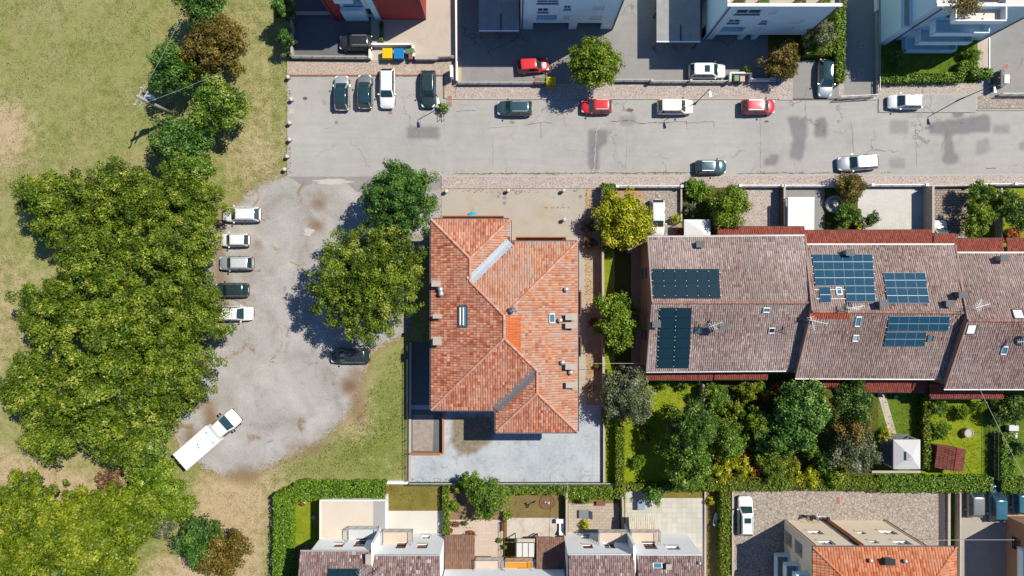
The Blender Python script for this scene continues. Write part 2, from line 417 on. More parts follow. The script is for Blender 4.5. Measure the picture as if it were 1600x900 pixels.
# asphalt with cracks
def asphalt(name, col, crack=0.5, worn=None):
    m, nt, nd, lk, b = nodes_of(name); p = pos(nt)
    n1 = noise(nt, p, 0.09, 5, 0.6); n2 = noise(nt, p, 0.7, 5, 0.65); n3 = noise(nt, p, 14, 2, 0.7)
    f = math_(nt, 'ADD', math_(nt, 'ADD', math_(nt, 'MULTIPLY', n1, 0.45), math_(nt, 'MULTIPLY', n2, 0.35)), math_(nt, 'MULTIPLY', n3, 0.2))
    c = ramp(nt, f, [(0.36, sc(col, 0.84)), (0.5, col), (0.64, sc(col, 1.12))])
    mp = N(nt, 'ShaderNodeMapping'); lk.new(p, mp.inputs[0]); mp.inputs['Scale'].default_value = (0.12, 1.6, 1)
    st = noise(nt, mp.outputs[0], 1.0, 4, 0.6)
    c = mix(nt, ramp(nt, st, [(0.45, (0, 0, 0)), (0.7, (0.35,) * 3)]), c, sc(col, 0.82))
    v = N(nt, 'ShaderNodeTexVoronoi', feature='DISTANCE_TO_EDGE'); v.inputs['Scale'].default_value = 0.16
    w = N(nt, 'ShaderNodeVectorMath', operation='ADD'); lk.new(p, w.inputs[0])
    nv = N(nt, 'ShaderNodeTexNoise'); nv.inputs['Scale'].default_value = 0.8; nv.inputs['Detail'].default_value = 5; lk.new(p, nv.inputs['Vector'])
    sv = N(nt, 'ShaderNodeVectorMath', operation='SCALE'); lk.new(nv.outputs['Color'], sv.inputs[0]); sv.inputs['Scale'].default_value = 1.8
    lk.new(sv.outputs[0], w.inputs[1]); lk.new(w.outputs[0], v.inputs['Vector'])
    cr = ramp(nt, v.outputs['Distance'], [(0.004, (1, 1, 1)), (0.011, (0, 0, 0))])
    cm = ramp(nt, noise(nt, p, 0.13, 3), [(0.5, (0, 0, 0)), (0.58, (crack,) * 3)])
    if worn is not None:
        k_ = math_(nt, 'ADD', attr(nt, 'stain'), math_(nt, 'MULTIPLY', math_(nt, 'SUBTRACT', noise(nt, p, 3.0, 4, .7), .5), .55))
        c = mix(nt, ramp(nt, k_, [(.12, (0, 0, 0)), (.85, (1, 1, 1))]), c, mix(nt, noise(nt, p, 1.2, 4), sc(worn, .82), sc(worn, 1.15)))
    c = mix(nt, math_(nt, 'MULTIPLY', cr, cm), c, sc(col, 0.35))
    lk.new(c, b.inputs['Base Color']); b.inputs['Roughness'].default_value = 0.9; b.inputs['Specular IOR Level'].default_value = 0.25
    bump(nt, b, n3, 0.25, 0.01)
    MATS[name] = m; return m
A_ROAD = asphalt('road_asphalt', ph(191, 189, 184), 0.6, ph(146, 145, 145))
A_PATCH = asphalt('patch_asphalt', ph(160, 159, 158), 0.2)
A_LOT = asphalt('yard_asphalt', ph(164, 162, 158), 0.6)  # tone lowered so the yards in the blocks' shade read darker
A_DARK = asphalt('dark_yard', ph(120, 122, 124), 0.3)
PORPH = paving('porphyry_paving', ph(196, 170, 152), ph(168, 146, 134), ph(214, 200, 186), 3.2, 0.10, stain=ph(190, 176, 160))
PORPH2 = paving('grey_porphyry', ph(190, 172, 162), ph(166, 150, 144), ph(214, 204, 196), 3.0, 0.10)
CRAZY = paving('crazy_slabs', ph(206, 196, 184), ph(182, 170, 160), ph(150, 138, 126), 2.6, 0.09)
CONC = plain('pale_concrete', ph(212, 200, 184), 0.85, 0.08, 0.25, 9, 0.05, stain=ph(188, 172, 150), stain_amt=0.5)
CONC_W = plain('weedy_concrete', ph(198, 190, 176), 0.9, 0.10, 0.3, 6, 0.1, stain=ph(188, 168, 126), stain_amt=0.5, stain_scale=0.35)
CONC_B = plain('blue_grey_screed', ph(196, 204, 212), 0.8, 0.10, 0.35, 3, 0.1, stain=ph(168, 172, 176), stain_amt=0.7, stain_scale=0.3)
DIRT = plain('dry_strip', ph(206, 182, 148), 0.95, 0.14, 0.5, 6, 0.3, stain=ph(168, 132, 92), stain_amt=0.7, stain_scale=0.4)
KERB = plain('kerb_stone', ph(204, 194, 182), 0.85, 0.12, 1, 8)
REDKERB = plain('red_brick_edge', ph(168, 112, 88), 0.85, 0.2, 1, 9)
WHITE = plain('white_paint', ph(244, 242, 236, 0.66), 0.6, 0.05, 0.4, 5)
STAIN = plain('oil_stain', ph(164, 146, 126), 0.85, 0.25, 0.8, 4)
STAIN_D = plain('dark_stain', ph(120, 108, 100), 0.9, 0.3, 0.8, 4)
PALE = plain('pale_scuff', ph(214, 208, 198), 0.9, 0.1, 1, 6)

def lawn_mat(name, a, b_, c_):
    m, nt, nd, lk, b = nodes_of(name); p = pos(nt)
    f = math_(nt, 'ADD', math_(nt, 'MULTIPLY', noise(nt, p, 0.6, 5, 0.7), 0.5), math_(nt, 'MULTIPLY', noise(nt, p, 6, 4, 0.75), 0.5))
    lk.new(ramp(nt, f, [(0.3, a), (0.5, b_), (0.7, c_)]), b.inputs['Base Color']); b.inputs['Roughness'].default_value = 0.95
    b.inputs['Specular IOR Level'].default_value = 0.1; bump(nt, b, noise(nt, p, 9, 3, 0.7), 0.6, 0.1)
    MATS[name] = m; return m
L_LIME = lawn_mat('lime_lawn', ph(112, 128, 20), ph(146, 162, 36), ph(178, 184, 70))
L_GREEN = lawn_mat('green_lawn', ph(70, 96, 20), ph(104, 132, 40), ph(150, 160, 78))
L_OLIVE = lawn_mat('olive_lawn', ph(104, 94, 36), ph(138, 128, 62), ph(166, 150, 92))
L_BROWN = lawn_mat('brown_lawn', ph(122, 100, 62), ph(150, 130, 86), ph(140, 142, 74))
L_SHADE = lawn_mat('garden_soil', ph(74, 76, 36), ph(102, 104, 44), ph(128, 128, 62))

# roads and yards (each sheet a few millimetres above the one below)
sheet('lot_entry_pavement', [(452, 276), (692, 276), (690, 296), (560, 300), (540, 285), (470, 288)], 0.012, A_LOT, 0.12)
# sidewalks with a kerb step
def pavement(name, pts, mat, kerb_edges, z=0.12):
    o = sheet(name, pts, z, mat)
    for k, (a, b_) in enumerate(kerb_edges):
        pa, pb = g(*a), g(*b_)
        MB().bar((pa[0], pa[1], z / 2 + 0.006), (pb[0], pb[1], z / 2 + 0.006), 0.14, z).build('kerb', REDKERB if mat is PORPH else KERB, o)
    return o
pavement('pavement_north_parking', [(449, 96), (712, 96), (712, 117.5), (449, 117.5)], PORPH, [((449, 118), (694, 118))])
pavement('pavement_corner', [(694, 118), (712, 118), (712, 154), (694, 154)], PORPH, [((694, 118), (694, 154))])
pavement('pavement_north', [(712.5, 131), (1216, 131), (1216, 154), (712.5, 154)], PORPH2, [((700, 154.6), (1216, 154.6))])
pavement('pavement_north_bay', [(1216.5, 123), (1440, 123), (1440, 155), (1216.5, 155)], PORPH2, [((1216.5, 130), (1216.5, 155)), ((1216.5, 155.5), (1370, 155.5))])
sheet('parking_bay_strip', [(1372, 148), (1524, 148), (1524, 176), (1372, 176)], 0.1255, A_ROAD, 0.02)
pavement('pavement_north_east', [(1440.5, 131), (1524, 131), (1524, 147.5), (1440.5, 147.5)], PORPH2, [((1440.5, 147.6), (1524, 147.6))])
pavement('pavement_far_east', [(1524.5, 150), (1900, 150), (1900, 170), (1524.5, 170)], CRAZY, [((1524.5, 148), (1524.5, 172)), ((1524.5, 172), (1900, 172))])
pavement('pavement_south', [(690, 277), (1900, 273), (1900, 291), (690, 295)], PORPH2, [((690, 276), (1900, 272.6))])
# wear on the road: repaired strips and patches
patches = [rect(636, 196, 688, 217), [(917, 201), (951, 203), (950, 226), (938, 229), (936, 268), (920, 266), (918, 232)],
           [(1229, 180), (1262, 184), (1261, 210), (1256, 244), (1250, 253), (1232, 246), (1238, 216)],
           [(1273, 186), (1288, 182), (1294, 194), (1292, 214), (1273, 214)], rect(1389, 187, 1421, 211), rect(1390, 245, 1416, 264),
           [(1449, 196), (1460, 190), (1546, 178), (1547, 208), (1488, 209), (1490, 236), (1499, 246), (1494, 256), (1474, 256), (1471, 244), (1476, 238), (1475, 210), (1452, 209)],
           rect(1551, 194, 1580, 209), [(1525, 218), (1545, 215), (1550, 234), (1540, 242), (1525, 243)], [(1590, 222), (1612, 220), (1612, 238), (1592, 236)],
           rect(1319, 188, 1338, 240)]
am_ = [.8, .85, .85, .9, .55, .55, .95, .6, .55, .6, .25]
lanes = [([(440, y0), (1900, y0 - 3), (1900, y0 + 5), (440, y0 + 8)], a_) for y0, a_ in ((190, .16), (204, .12), (224, .15), (240, .11))]
spots = [([(x - r_, y - r_ * .6), (x + r_, y - r_ * .5), (x + r_ * .8, y + r_ * .6), (x - r_ * .9, y + r_ * .5)], a_) for x, y, r_, a_ in ((803, 170, 20, .3), (932, 168, 20, .3), (1055, 168, 20, .25), (1185, 168, 22, .3), (1205, 252, 12, .9), (534, 150, 16, .2), (605, 150, 18, .25), (669, 150, 16, .3), (980, 189, 14, .6), (560, 230, 30, .12), (1300, 230, 26, .15), (720, 240, 24, .1), (1112, 262, 18, .25), (1497, 178, 9, 1.0), (1210, 246, 8, .9))]
stain_sheet('road', (449, 117.5, 1900, 277.5), .02, A_ROAD, list(zip(patches, am_)) + lanes + spots, .2, 1, 1)
for i, (x, y, rx, ry, mt) in enumerate([(477, 154, 4, 3, STAIN_D), (526, 191, 3, 3, STAIN_D), (628, 261, 2, 2, STAIN_D), (1198, 190, 4, 2, STAIN_D), (985, 172, 7, 3, STAIN_D), 
        (483, 362, 9, 7, PALE), (520, 284, 34, 5, PALE), (800, 191, 5, 3, STAIN)]):
    c0 = g(x, y); r_ = random.Random(i)
    poly = [(c0[0] + math.cos(t) * rx / PXM * r_.uniform(0.55, 1.15), c0[1] + math.sin(t) * ry / PXM * r_.uniform(0.55, 1.15)) for t in np.linspace(0, 2 * math.pi, 26)[:-1]]
    o = MB().prism(poly, 0.0, 0.026 + 0.0004 * i).build('road_stain', mt); o['kind'] = 'structure'
# long cracks and trench seams in the road surface
def crack(pts, w, seed, z=0.0285, mat=STAIN_D):
    r_ = random.Random(seed); P = [Vector(g(*q)) for q in pts]; line = []
    for a, b_ in zip(P[:-1], P[1:]):
        n = max(2, int((b_ - a).length / 0.3))
        for k in range(n): line.append(a + (b_ - a) * (k / n) + Vector((r_.uniform(-.06, .06), r_.uniform(-.06, .06))))
    line.append(P[-1]); mb = MB()
    for a, b_ in zip(line[:-1], line[1:]):
        d = (b_ - a); nn = Vector((-d.y, d.x)).normalized() * (w * r_.uniform(0.3, 1.0) / 2)
        mb.quad((a.x - nn.x, a.y - nn.y, z), (b_.x - nn.x, b_.y - nn.y, z), (b_.x + nn.x, b_.y + nn.y, z), (a.x + nn.x, a.y + nn.y, z))
    o = mb.build('road_crack', mat); o['kind'] = 'structure'
crack([(820, 196), (845, 191), (862, 192)], 0.10, 1); crack([(845, 193), (845, 216)], 0.07, 2)
crack([(955, 190), (985, 188), (1000, 193), (1050, 191), (1072, 190), (1073, 203)], 0.10, 3); crack([(1072, 192), (1115, 190), (1115, 199)], 0.06, 4)
crack([(944, 182), (932, 204), (929, 260), (920, 290)], 0.09, 5, mat=PALE); crack([(712, 174), (742, 173)], 0.08, 6); crack([(760, 200), (810, 197)], 0.05, 7)
crack([(1330, 190), (1334, 240)], 0.05, 8); crack([(1188, 185), (1188, 270)], 0.05, 9); crack([(770, 210), (770, 262)], 0.04, 10)
crack([(710, 271.5), (930, 270.5), (1120, 270)], 0.16, 11, mat=plain('kerb_weeds', ph(150, 128, 80), 0.95, 0.4, 1, 6)); crack([(1540, 263), (1556, 263)], 0.12, 12)
crack([(690, 300), (935, 298)], 0.08, 13); crack([(450, 120), (690, 119)], 0.05, 14); crack([(1150, 271), (1330, 270)], 0.10, 15)
crack([(880, 170), (884, 200)], 0.03, 16); crack([(1430, 195), (1432, 260)], 0.04, 17); crack([(980, 200), (978, 262)], 0.03, 18)
# yards of the blocks across the road
sheet('yard_red_block_shade', rect(460, -60, 580, 90), 0.03, A_DARK)  # darker asphalt colour deepens the block's shade on this yard
sheet('yard_red_block', [(580, -60), (716, -60), (714, 95), (580, 95)], 0.034, CONC)
sheet('plot_edge_strip', rect(712, -60, 721, 130), 0.028, DIRT)
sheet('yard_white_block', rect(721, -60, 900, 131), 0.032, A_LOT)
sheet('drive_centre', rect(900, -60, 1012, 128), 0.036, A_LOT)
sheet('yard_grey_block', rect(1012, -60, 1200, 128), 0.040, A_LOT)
sheet('parking_space_yard', [(1240, 95), (1310, 95), (1310, 156), (1238, 156)], 0.126, A_LOT)
sheet('side_drive', rect(1318, -60, 1372, 148), 0.13, A_LOT)  # asphalt instead of pale concrete, its darker colour deepens the shade here
sheet('villa_lawn', [(1366, 60), (1540, 60), (1540, 130), (1366, 130)], 0.05, L_GREEN)
sheet('villa_path', rect(1527, -60, 1546, 130), 0.055, CONC)
sheet('villa_drive', rect(1546, -60, 1900, 149), 0.045, A_LOT)
sheet('garden_bed_yard', rect(1200, 30, 1316, 122), 0.044, L_SHADE)
# plot of the house in the middle
sheet('forecourt', [(690, 295), (906, 294), (906, 400), (690, 400)], 0.03, CONC_W, 0.04)
sheet('side_strip', [(900, 292), (940, 290), (942, 640), (900, 640)], 0.026, DIRT, 0.04)
sheet('side_path', [(905, 294), (914, 294), (916, 636), (905, 636)], 0.032, CONC_W, 0.1)
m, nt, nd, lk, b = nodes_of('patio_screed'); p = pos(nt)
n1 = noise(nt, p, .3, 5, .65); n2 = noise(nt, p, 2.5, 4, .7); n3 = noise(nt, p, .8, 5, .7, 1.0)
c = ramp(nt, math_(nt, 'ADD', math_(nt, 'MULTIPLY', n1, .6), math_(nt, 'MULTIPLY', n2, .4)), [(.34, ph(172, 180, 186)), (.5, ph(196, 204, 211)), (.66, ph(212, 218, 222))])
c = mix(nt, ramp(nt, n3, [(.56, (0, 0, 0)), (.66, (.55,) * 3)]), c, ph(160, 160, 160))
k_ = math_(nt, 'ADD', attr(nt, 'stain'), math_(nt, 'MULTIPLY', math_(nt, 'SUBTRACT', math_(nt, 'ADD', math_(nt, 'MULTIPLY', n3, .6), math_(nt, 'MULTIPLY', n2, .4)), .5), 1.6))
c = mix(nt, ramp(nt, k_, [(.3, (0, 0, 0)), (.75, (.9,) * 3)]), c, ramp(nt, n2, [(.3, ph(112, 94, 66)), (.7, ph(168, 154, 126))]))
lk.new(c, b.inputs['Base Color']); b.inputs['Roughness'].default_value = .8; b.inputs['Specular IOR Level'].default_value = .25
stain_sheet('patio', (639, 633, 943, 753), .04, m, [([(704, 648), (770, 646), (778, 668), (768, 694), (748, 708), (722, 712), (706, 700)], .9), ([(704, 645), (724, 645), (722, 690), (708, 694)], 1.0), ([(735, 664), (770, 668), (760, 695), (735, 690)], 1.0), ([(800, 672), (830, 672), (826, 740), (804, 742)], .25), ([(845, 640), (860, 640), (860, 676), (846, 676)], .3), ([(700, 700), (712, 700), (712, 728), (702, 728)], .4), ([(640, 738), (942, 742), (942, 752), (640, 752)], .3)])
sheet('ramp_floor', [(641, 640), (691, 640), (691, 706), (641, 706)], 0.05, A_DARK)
sheet('gravel_bed', [(645, 648), (678, 648), (676, 704), (645, 704)], 0.056, plain('grey_gravel', ph(176, 164, 154), 0.95, 0.3, 2, 9, 0.6))
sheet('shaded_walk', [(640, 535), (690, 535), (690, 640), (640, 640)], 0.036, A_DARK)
for k, x in enumerate((690, 728, 812, 850, 882, 926)):
    o = MB().bar((*g(x, 706 if x < 770 else 682), 0.0485), (*g(x, 751), 0.0485), 0.03, 0.006).build('patio_joint', KERB); o['kind'] = 'structure'
# gardens east and south
sheet('garden_verge', [(940, 292), (962, 292), (962, 760), (940, 760)], 0.03, L_LIME)
sheet('row_house_side_path', rect(958, 292, 1016, 592), 0.034, plain('terracotta_path', ph(196, 158, 132), 0.9, 0.12, 0.5, 6))
sheet('side_soil', [(960, 380), (986, 380), (986, 592), (960, 592)], 0.039, L_SHADE)
sheet('row_garden', [(962, 584), (1620, 584), (1620, 770), (962, 770)], 0.028, L_GREEN)
sheet('row_lawn', [(968, 600), (1096, 596), (1090, 768), (968, 768)], 0.033, L_LIME)
sheet('row_soil', [(1096, 590), (1372, 590), (1372, 768), (1090, 768)], 0.036, L_SHADE)
sheet('garden_path', [(1370, 612), (1382, 612), (1404, 690), (1392, 690)], 0.05, CONC)
sheet('villa_garden_lawn', [(1440, 610), (1536, 610), (1536, 745), (1440, 745)], 0.034, L_LIME)
sheet('front_court', [(1006, 292), (1064, 292), (1064, 375), (1006, 375)], 0.045, CRAZY)
sheet('front_garden', [(1066, 292), (1150, 292), (1150, 372), (1066, 372)], 0.042, L_SHADE)
sheet('front_court_brick', rect(1150, 293, 1217, 372), 0.046, PORPH2)
sheet('carport_floor', rect(1218, 293, 1288, 372), 0.048, A_LOT)
sheet('front_bed', rect(1288, 293, 1346, 372), 0.044, L_SHADE)
sheet('front_court_screed', rect(1340, 294, 1441, 372), 0.05, plain('white_screed', ph(222, 220, 212), 0.85, 0.12, 0.5, 4, stain=ph(186, 182, 172), stain_amt=0.6))
sheet('front_court_cobbles', rect(1441, 294, 1512, 385), 0.052, grid_mat('cobble_rows', ph(186, 170, 156), ph(110, 98, 86), 0.42, 0.30, 0.05, 0.2))
sheet('front_garden_east', rect(1512, 294, 1700, 385), 0.044, L_LIME)
# bottom gardens
sheet('bottom_plot', [(440, 760), (1120, 758), (1120, 960), (440, 960)], 0.03, L_OLIVE)
sheet('hedged_lawn', rect(462, 780, 505, 850), 0.034, L_LIME)
sheet('mown_lawn', rect(608, 756, 692, 797), 0.036, L_OLIVE)
sheet('terrace_white', [(604, 798), (693, 798), (693, 842), (598, 842)], 0.05, plain('white_terrace', ph(232, 228, 220), 0.7, 0.05, 0.5, 6))
sheet('vegetable_plot', rect(700, 758, 790, 812), 0.036, plain('tilled_soil', ph(160, 132, 98), 0.95, 0.2, 0.8, 6, 0.4))
sheet('terrace_pink', rect(700, 812, 786, 900), 0.05, grid_mat('pink_tiles', ph(232, 212, 196), ph(206, 186, 170), 0.4, 0.4, 0.012, 0.04, 0.0))
sheet('brown_lawn_plot', rect(792, 760, 875, 809), 0.036, L_BROWN)
sheet('terrace_veined', rect(792, 809, 884, 842), 0.05, plain('veined_stone', ph(222, 214, 200), 0.7, 0.12, 0.8, 3, stain=ph(178, 140, 112), stain_amt=0.5, stain_scale=0.7))
sheet('terrace_deck', rect(888, 786, 967, 842), 0.05, grid_mat('deck_slabs', ph(206, 192, 174), ph(150, 136, 122), 0.7, 0.35, 0.02, 0.08))
sheet('terrace_grey', [(977, 766), (1020, 766), (1020, 778), (1100, 778), (1100, 960), (977, 960)], 0.05, grid_mat('weathered_slabs', ph(222, 219, 208), ph(190, 184, 170), 0.6, 0.6, 0.02, 0.10, 0.0))
sheet('court_crazy', [(1146, 763), (1480, 763), (1480, 1000), (1146, 1000)], 0.05, CRAZY)
sheet('court_gutter', rect(1466, 764, 1475, 853), 0.054, plain('gutter_black', (.03, .03, .032, 1), .7, .2))  # gutter strip coloured near-black
sheet('court_verge', rect(1482, 764, 1491, 960), 0.05, L_GREEN)
sheet('court_pale', [(1493, 764), (1720, 764), (1720, 1000), (1493, 1000)], 0.052, asphalt('pale_yard', ph(188, 180, 168), .4))
sheet('hedge_soil', rect(1100, 762, 1146, 960), 0.04, L_BROWN)

# ------------------------------------------------------------------ building kit
GLASS = glass('window_glass'); GLASS_D = glass('dark_glass', (0.01, 0.012, 0.014, 1)); GLASS_T = glass('teal_glass', (0.03, 0.12, 0.16, 1), 0.1)
FRAME_W = plain('white_frame', (0.72, 0.72, 0.70, 1), 0.5, 0.05); FRAME_D = plain('dark_frame', (0.05, 0.05, 0.055, 1), 0.5, 0.1)
FRAME_B = plain('brown_frame', rgb(110, 66, 44), 0.6, 0.15)
ZINC = plain('zinc', (0.42, 0.45, 0.48, 1), 0.45, 0.12, 1, 6, metal=0.5); STEEL = plain('galvanised', (0.55, 0.57, 0.58, 1), 0.4, 0.1, metal=0.6)
BLACK = plain('black_metal', (0.02, 0.022, 0.024, 1), 0.5, 0.2); GREYD = plain('dark_grey', (0.09, 0.095, 0.1, 1), 0.7, 0.2)
PLASTER_C = plain('chimney_plaster', ph(206, 190, 176), 0.9, 0.1, 1, 6); TERRA = plain('terracotta', ph(206, 116, 74), 0.85, 0.15, 1, 6)
SHUTTER = plain('pale_shutter', (0.55, 0.58, 0.60, 1), 0.6, 0.08)

def facade(root, p0, p1, z0, z1, mat, wins=(), depth=0.22, frame=None, pane=None):
    """wall from p0 to p1, outside on the right hand; wins: (u0, u1, za, zb, style)"""
    frame = frame or FRAME_W; pane = pane or GLASS
    p0 = Vector((p0[0], p0[1], 0)); p1 = Vector((p1[0], p1[1], 0)); L = (p1 - p0).length; d = (p1 - p0) / L
    n = Vector((d.y, -d.x, 0)); mb = MB()
    wins = [(max(.05, a), min(L - .05, b_), max(z0 + .03, c_), min(z1 - .03, e), s) for a, b_, c_, e, s in wins]
    us = sorted({0.0, L, *[w[0] for w in wins], *[w[1] for w in wins]}); zs = sorted({z0, z1, *[w[2] for w in wins], *[w[3] for w in wins]})
    P = lambda u, z, o=0.0: p0 + d * u + n * o + Vector((0, 0, z))
    for a, b_ in zip(us[:-1], us[1:]):
        for c_, e in zip(zs[:-1], zs[1:]):
            um, zm = (a + b_) / 2, (c_ + e) / 2
            if any(w[0] < um < w[1] and w[2] < zm < w[3] for w in wins): continue
            mb.quad(P(a, c_), P(b_, c_), P(b_, e), P(a, e))
    for a, b_, c_, e, s in wins:
        k = -depth if s != 'loggia' else -1.1
        mb.quad(P(a, c_), P(a, e), P(a, e, k), P(a, c_, k)); mb.quad(P(b_, c_, k), P(b_, e, k), P(b_, e), P(b_, c_))
        mb.quad(P(a, e), P(b_, e), P(b_, e, k), P(a, e, k)); mb.quad(P(a, c_, k), P(b_, c_, k), P(b_, c_), P(a, c_))
    w = mb.build('wall', mat, root)
    for a, b_, c_, e, s in wins:
        k = -depth if s != 'loggia' else -1.1
        if s == 'shutter':
            sm = MB(); nsl = max(3, int((e - c_) / 0.12))
            for i in range(nsl):
                z = c_ + (i + .5) * (e - c_) / nsl
                sm.bar(P(a + .01, z, -.09), P(b_ - .01, z, -.09), 0.05, (e - c_) / nsl * 0.86)
            sm.build('shutter', SHUTTER, root)
        elif s == 'garage':
            sm = MB()
            for i in range(5):
                z = c_ + (i + .5) * (e - c_) / 5
                sm.bar(P(a + .01, z, k + .04), P(b_ - .01, z, k + .04), 0.05, (e - c_) / 5 - 0.02)
            sm.build('garage_door', GREYD, root)
        else:
            fr = MB(); t = 0.07
            fr.bar(P(a, c_ + t / 2, k + .03), P(b_, c_ + t / 2, k + .03), 0.06, t).bar(P(a, e - t / 2, k + .03), P(b_, e - t / 2, k + .03), 0.06, t)
            for u in (a + t / 2, (a + b_) / 2, b_ - t / 2):
                fr.bar(P(u, c_ + t, k + .03), P(u, e - t, k + .03), 0.06, t)
            fo = fr.build('window', frame if s != 'brown' else FRAME_B, root)
            MB().quad(P(a, c_, k + .005), P(b_, c_, k + .005), P(b_, e, k + .005), P(a, e, k + .005)).build('pane', pane, fo)
            if s in ('win', 'brown'):
                MB().bar(P(a - .08, c_ - .03, .02), P(b_ + .08, c_ - .03, .02), 0.16, 0.06).build('sill', KERB, root)
            if s == 'brown':
                hs = MB()
                for i in range(6):
                    z = e - 0.08 - i * 0.11
                    if z > c_ + .1: hs.bar(P(a + .02, z, -.08), P(b_ - .02, z, -.08), 0.04, 0.1)
                hs.build('roller_blind', FRAME_B, root)
    return w

def pxwins(p0x, h_list, axis=1):
    """(px_left, px_right, za, zb, style): plan units read at the mid height of the window -> metres from p0x"""
    out = []
    for a, b_, za, zb, s in h_list:
        k = (CAMH - (za + zb) / 2) / FOC
        u0, u1 = (a - 800) * k - p0x, (b_ - 800) * k - p0x
        if axis < 0: u0, u1 = -u1, -u0
        out.append((u0, u1, za, zb, s))
    return out

def tile_field(root, pts, tw, tl, mat, seed, hgt=0.05, tintf=None, name='tile_field', avoid=()):
    """barrel tiles as real pieces over the roof plane pts (first two points = eave)"""
    p = [Vector(q) for q in pts]; ex = (p[1] - p[0]).normalized()
    nrm = Vector((0, 0, 0))
    for i in range(len(p)): nrm += (p[i] - p[0]).cross(p[(i + 1) % len(p)] - p[0])
    nrm.normalize()
    if nrm.z < 0: nrm = -nrm
    ey = nrm.cross(ex)
    if ey.z < 0: ey = -ey
    poly = [((q - p[0]).dot(ex), (q - p[0]).dot(ey)) for q in p]
    us = [q[0] for q in poly]; vs_ = [q[1] for q in poly]
    nu = max(1, round((max(us) - min(us)) / tw)); nv = max(1, round((max(vs_) - min(vs_)) / tl))
    tw = (max(us) - min(us)) / nu; tl = (max(vs_) - min(vs_)) / nv
    iu, iv = np.meshgrid(np.arange(nu), np.arange(nv)); u = min(us) + (iu + .5) * tw; v = min(vs_) + (iv + .5) * tl
    rs = np.random.RandomState(seed)
    uc = u + rs.uniform(-.014, .014, u.shape); keep = inpoly(u, v, poly)
    for a_, b_, dist in avoid:
        A = np.array(((Vector(a_) - p[0]).dot(ex), (Vector(a_) - p[0]).dot(ey))); Bv = np.array(((Vector(b_) - p[0]).dot(ex), (Vector(b_) - p[0]).dot(ey))) - A
        tt = np.clip(((u - A[0]) * Bv[0] + (v - A[1]) * Bv[1]) / (Bv @ Bv), 0, 1)
        keep &= np.hypot(u - A[0] - tt * Bv[0], v - A[1] - tt * Bv[1]) > dist
    u, v = uc[keep], v[keep]; iv = iv[keep]; n = len(u)
    if n == 0: return None
    prof = np.array([(-.5, 0), (-.3, .75), (0, 1), (.3, .75), (.5, 0)])
    lift = rs.uniform(.0, .012, n)
    def row(dv, dz, w=1.0):
        U = u[:, None] + prof[None, :, 0] * tw * 0.98 * w; V = np.repeat((v + dv)[:, None], 5, 1); Z = prof[None, :, 1] * hgt + dz + lift[:, None]
        return U, V, Z
    lo = row(-tl * .56, .030); hi = row(tl * .5, .004, .92); ft = (lo[0], lo[1], lo[2] - .032)
    o = np.array(p[0]); EX, EY, EN = np.array(ex), np.array(ey), np.array(nrm)
    w3 = lambda t: o + t[0][..., None] * EX + t[1][..., None] * EY + t[2][..., None] * EN
    lo, hi, ft = w3(lo), w3(hi), w3(ft)
    q = []
    for k in range(4):
        q.append(np.stack([lo[:, k], lo[:, k + 1], hi[:, k + 1], hi[:, k]], 1))
        q.append(np.stack([ft[:, k], ft[:, k + 1], lo[:, k + 1], lo[:, k]], 1))
    verts = np.stack(q, 1).reshape(-1, 3) - np.array(ORI[root])
    t = rs.uniform(0, 1, n) if tintf is None else tintf(u, v, rs)
    return np_mesh(name, verts, 4, mat, root, np.repeat(np.clip(t, 0, 1), 8), 'stuff')

def ridge_caps(root, a, b_, mat, r=0.15, seed=0, step=0.38):
    a = Vector(a); b_ = Vector(b_); L = (b_ - a).length; n = max(1, round(L / step)); d = (b_ - a) / L
    s = d.cross(Vector((0, 0, 1))).normalized(); u = s.cross(d); q = []; rs = np.random.RandomState(seed)
    for i in range(n):
        c0 = a + d * (L * i / n - .03); c1 = a + d * (L * (i + 1) / n); z = rs.uniform(0, .015)
        for k in range(5):
            t0, t1 = math.pi * k / 5, math.pi * (k + 1) / 5
            f = lambda c_, t, rr: c_ + s * (math.cos(t) * rr) + u * (math.sin(t) * rr + z)
            q += [f(c0, t0, r * 1.08), f(c0, t1, r * 1.08), f(c1, t1, r * .92), f(c1, t0, r * .92)]
    verts = np.array([tuple(x) for x in q]) - np.array(ORI[root])
    return np_mesh('ridge_cap', verts, 4, mat, root, np.repeat(rs.uniform(0.2, 1, n), 5), 'stuff')

def deck(root, planes, mat, thick=0.16):
    mb = MB()
    for pts in planes:
        p = [Vector(q) - Vector((0, 0, .01)) for q in pts]; mb.quad(*p); mb.quad(*[q - Vector((0, 0, thick)) for q in p][::-1])
        for i in range(len(p)):
            j = (i + 1) % len(p); mb.quad(p[i], p[j], p[j] - Vector((0, 0, thick)), p[i] - Vector((0, 0, thick)))
    return mb.build('roof', mat, root)
def gutter(root, a, b_, mat=None, r=0.09):
    a = Vector(a); b_ = Vector(b_); d = (b_ - a).normalized(); s = d.cross(Vector((0, 0, 1))); mb = MB(); seg = 6
    for k in range(seg):
        t0, t1 = math.pi + math.pi * k / seg, math.pi + math.pi * (k + 1) / seg
        f = lambda c_, t: c_ + s * math.cos(t) * r + Vector((0, 0, math.sin(t) * r))
        mb.quad(f(a, t0), f(a, t1), f(b_, t1), f(b_, t0))
    mb.bar(a + s * r, b_ + s * r, .02, .02).bar(a - s * r, b_ - s * r, .02, .02)
    return mb.build('gutter', mat or ZINC, root)
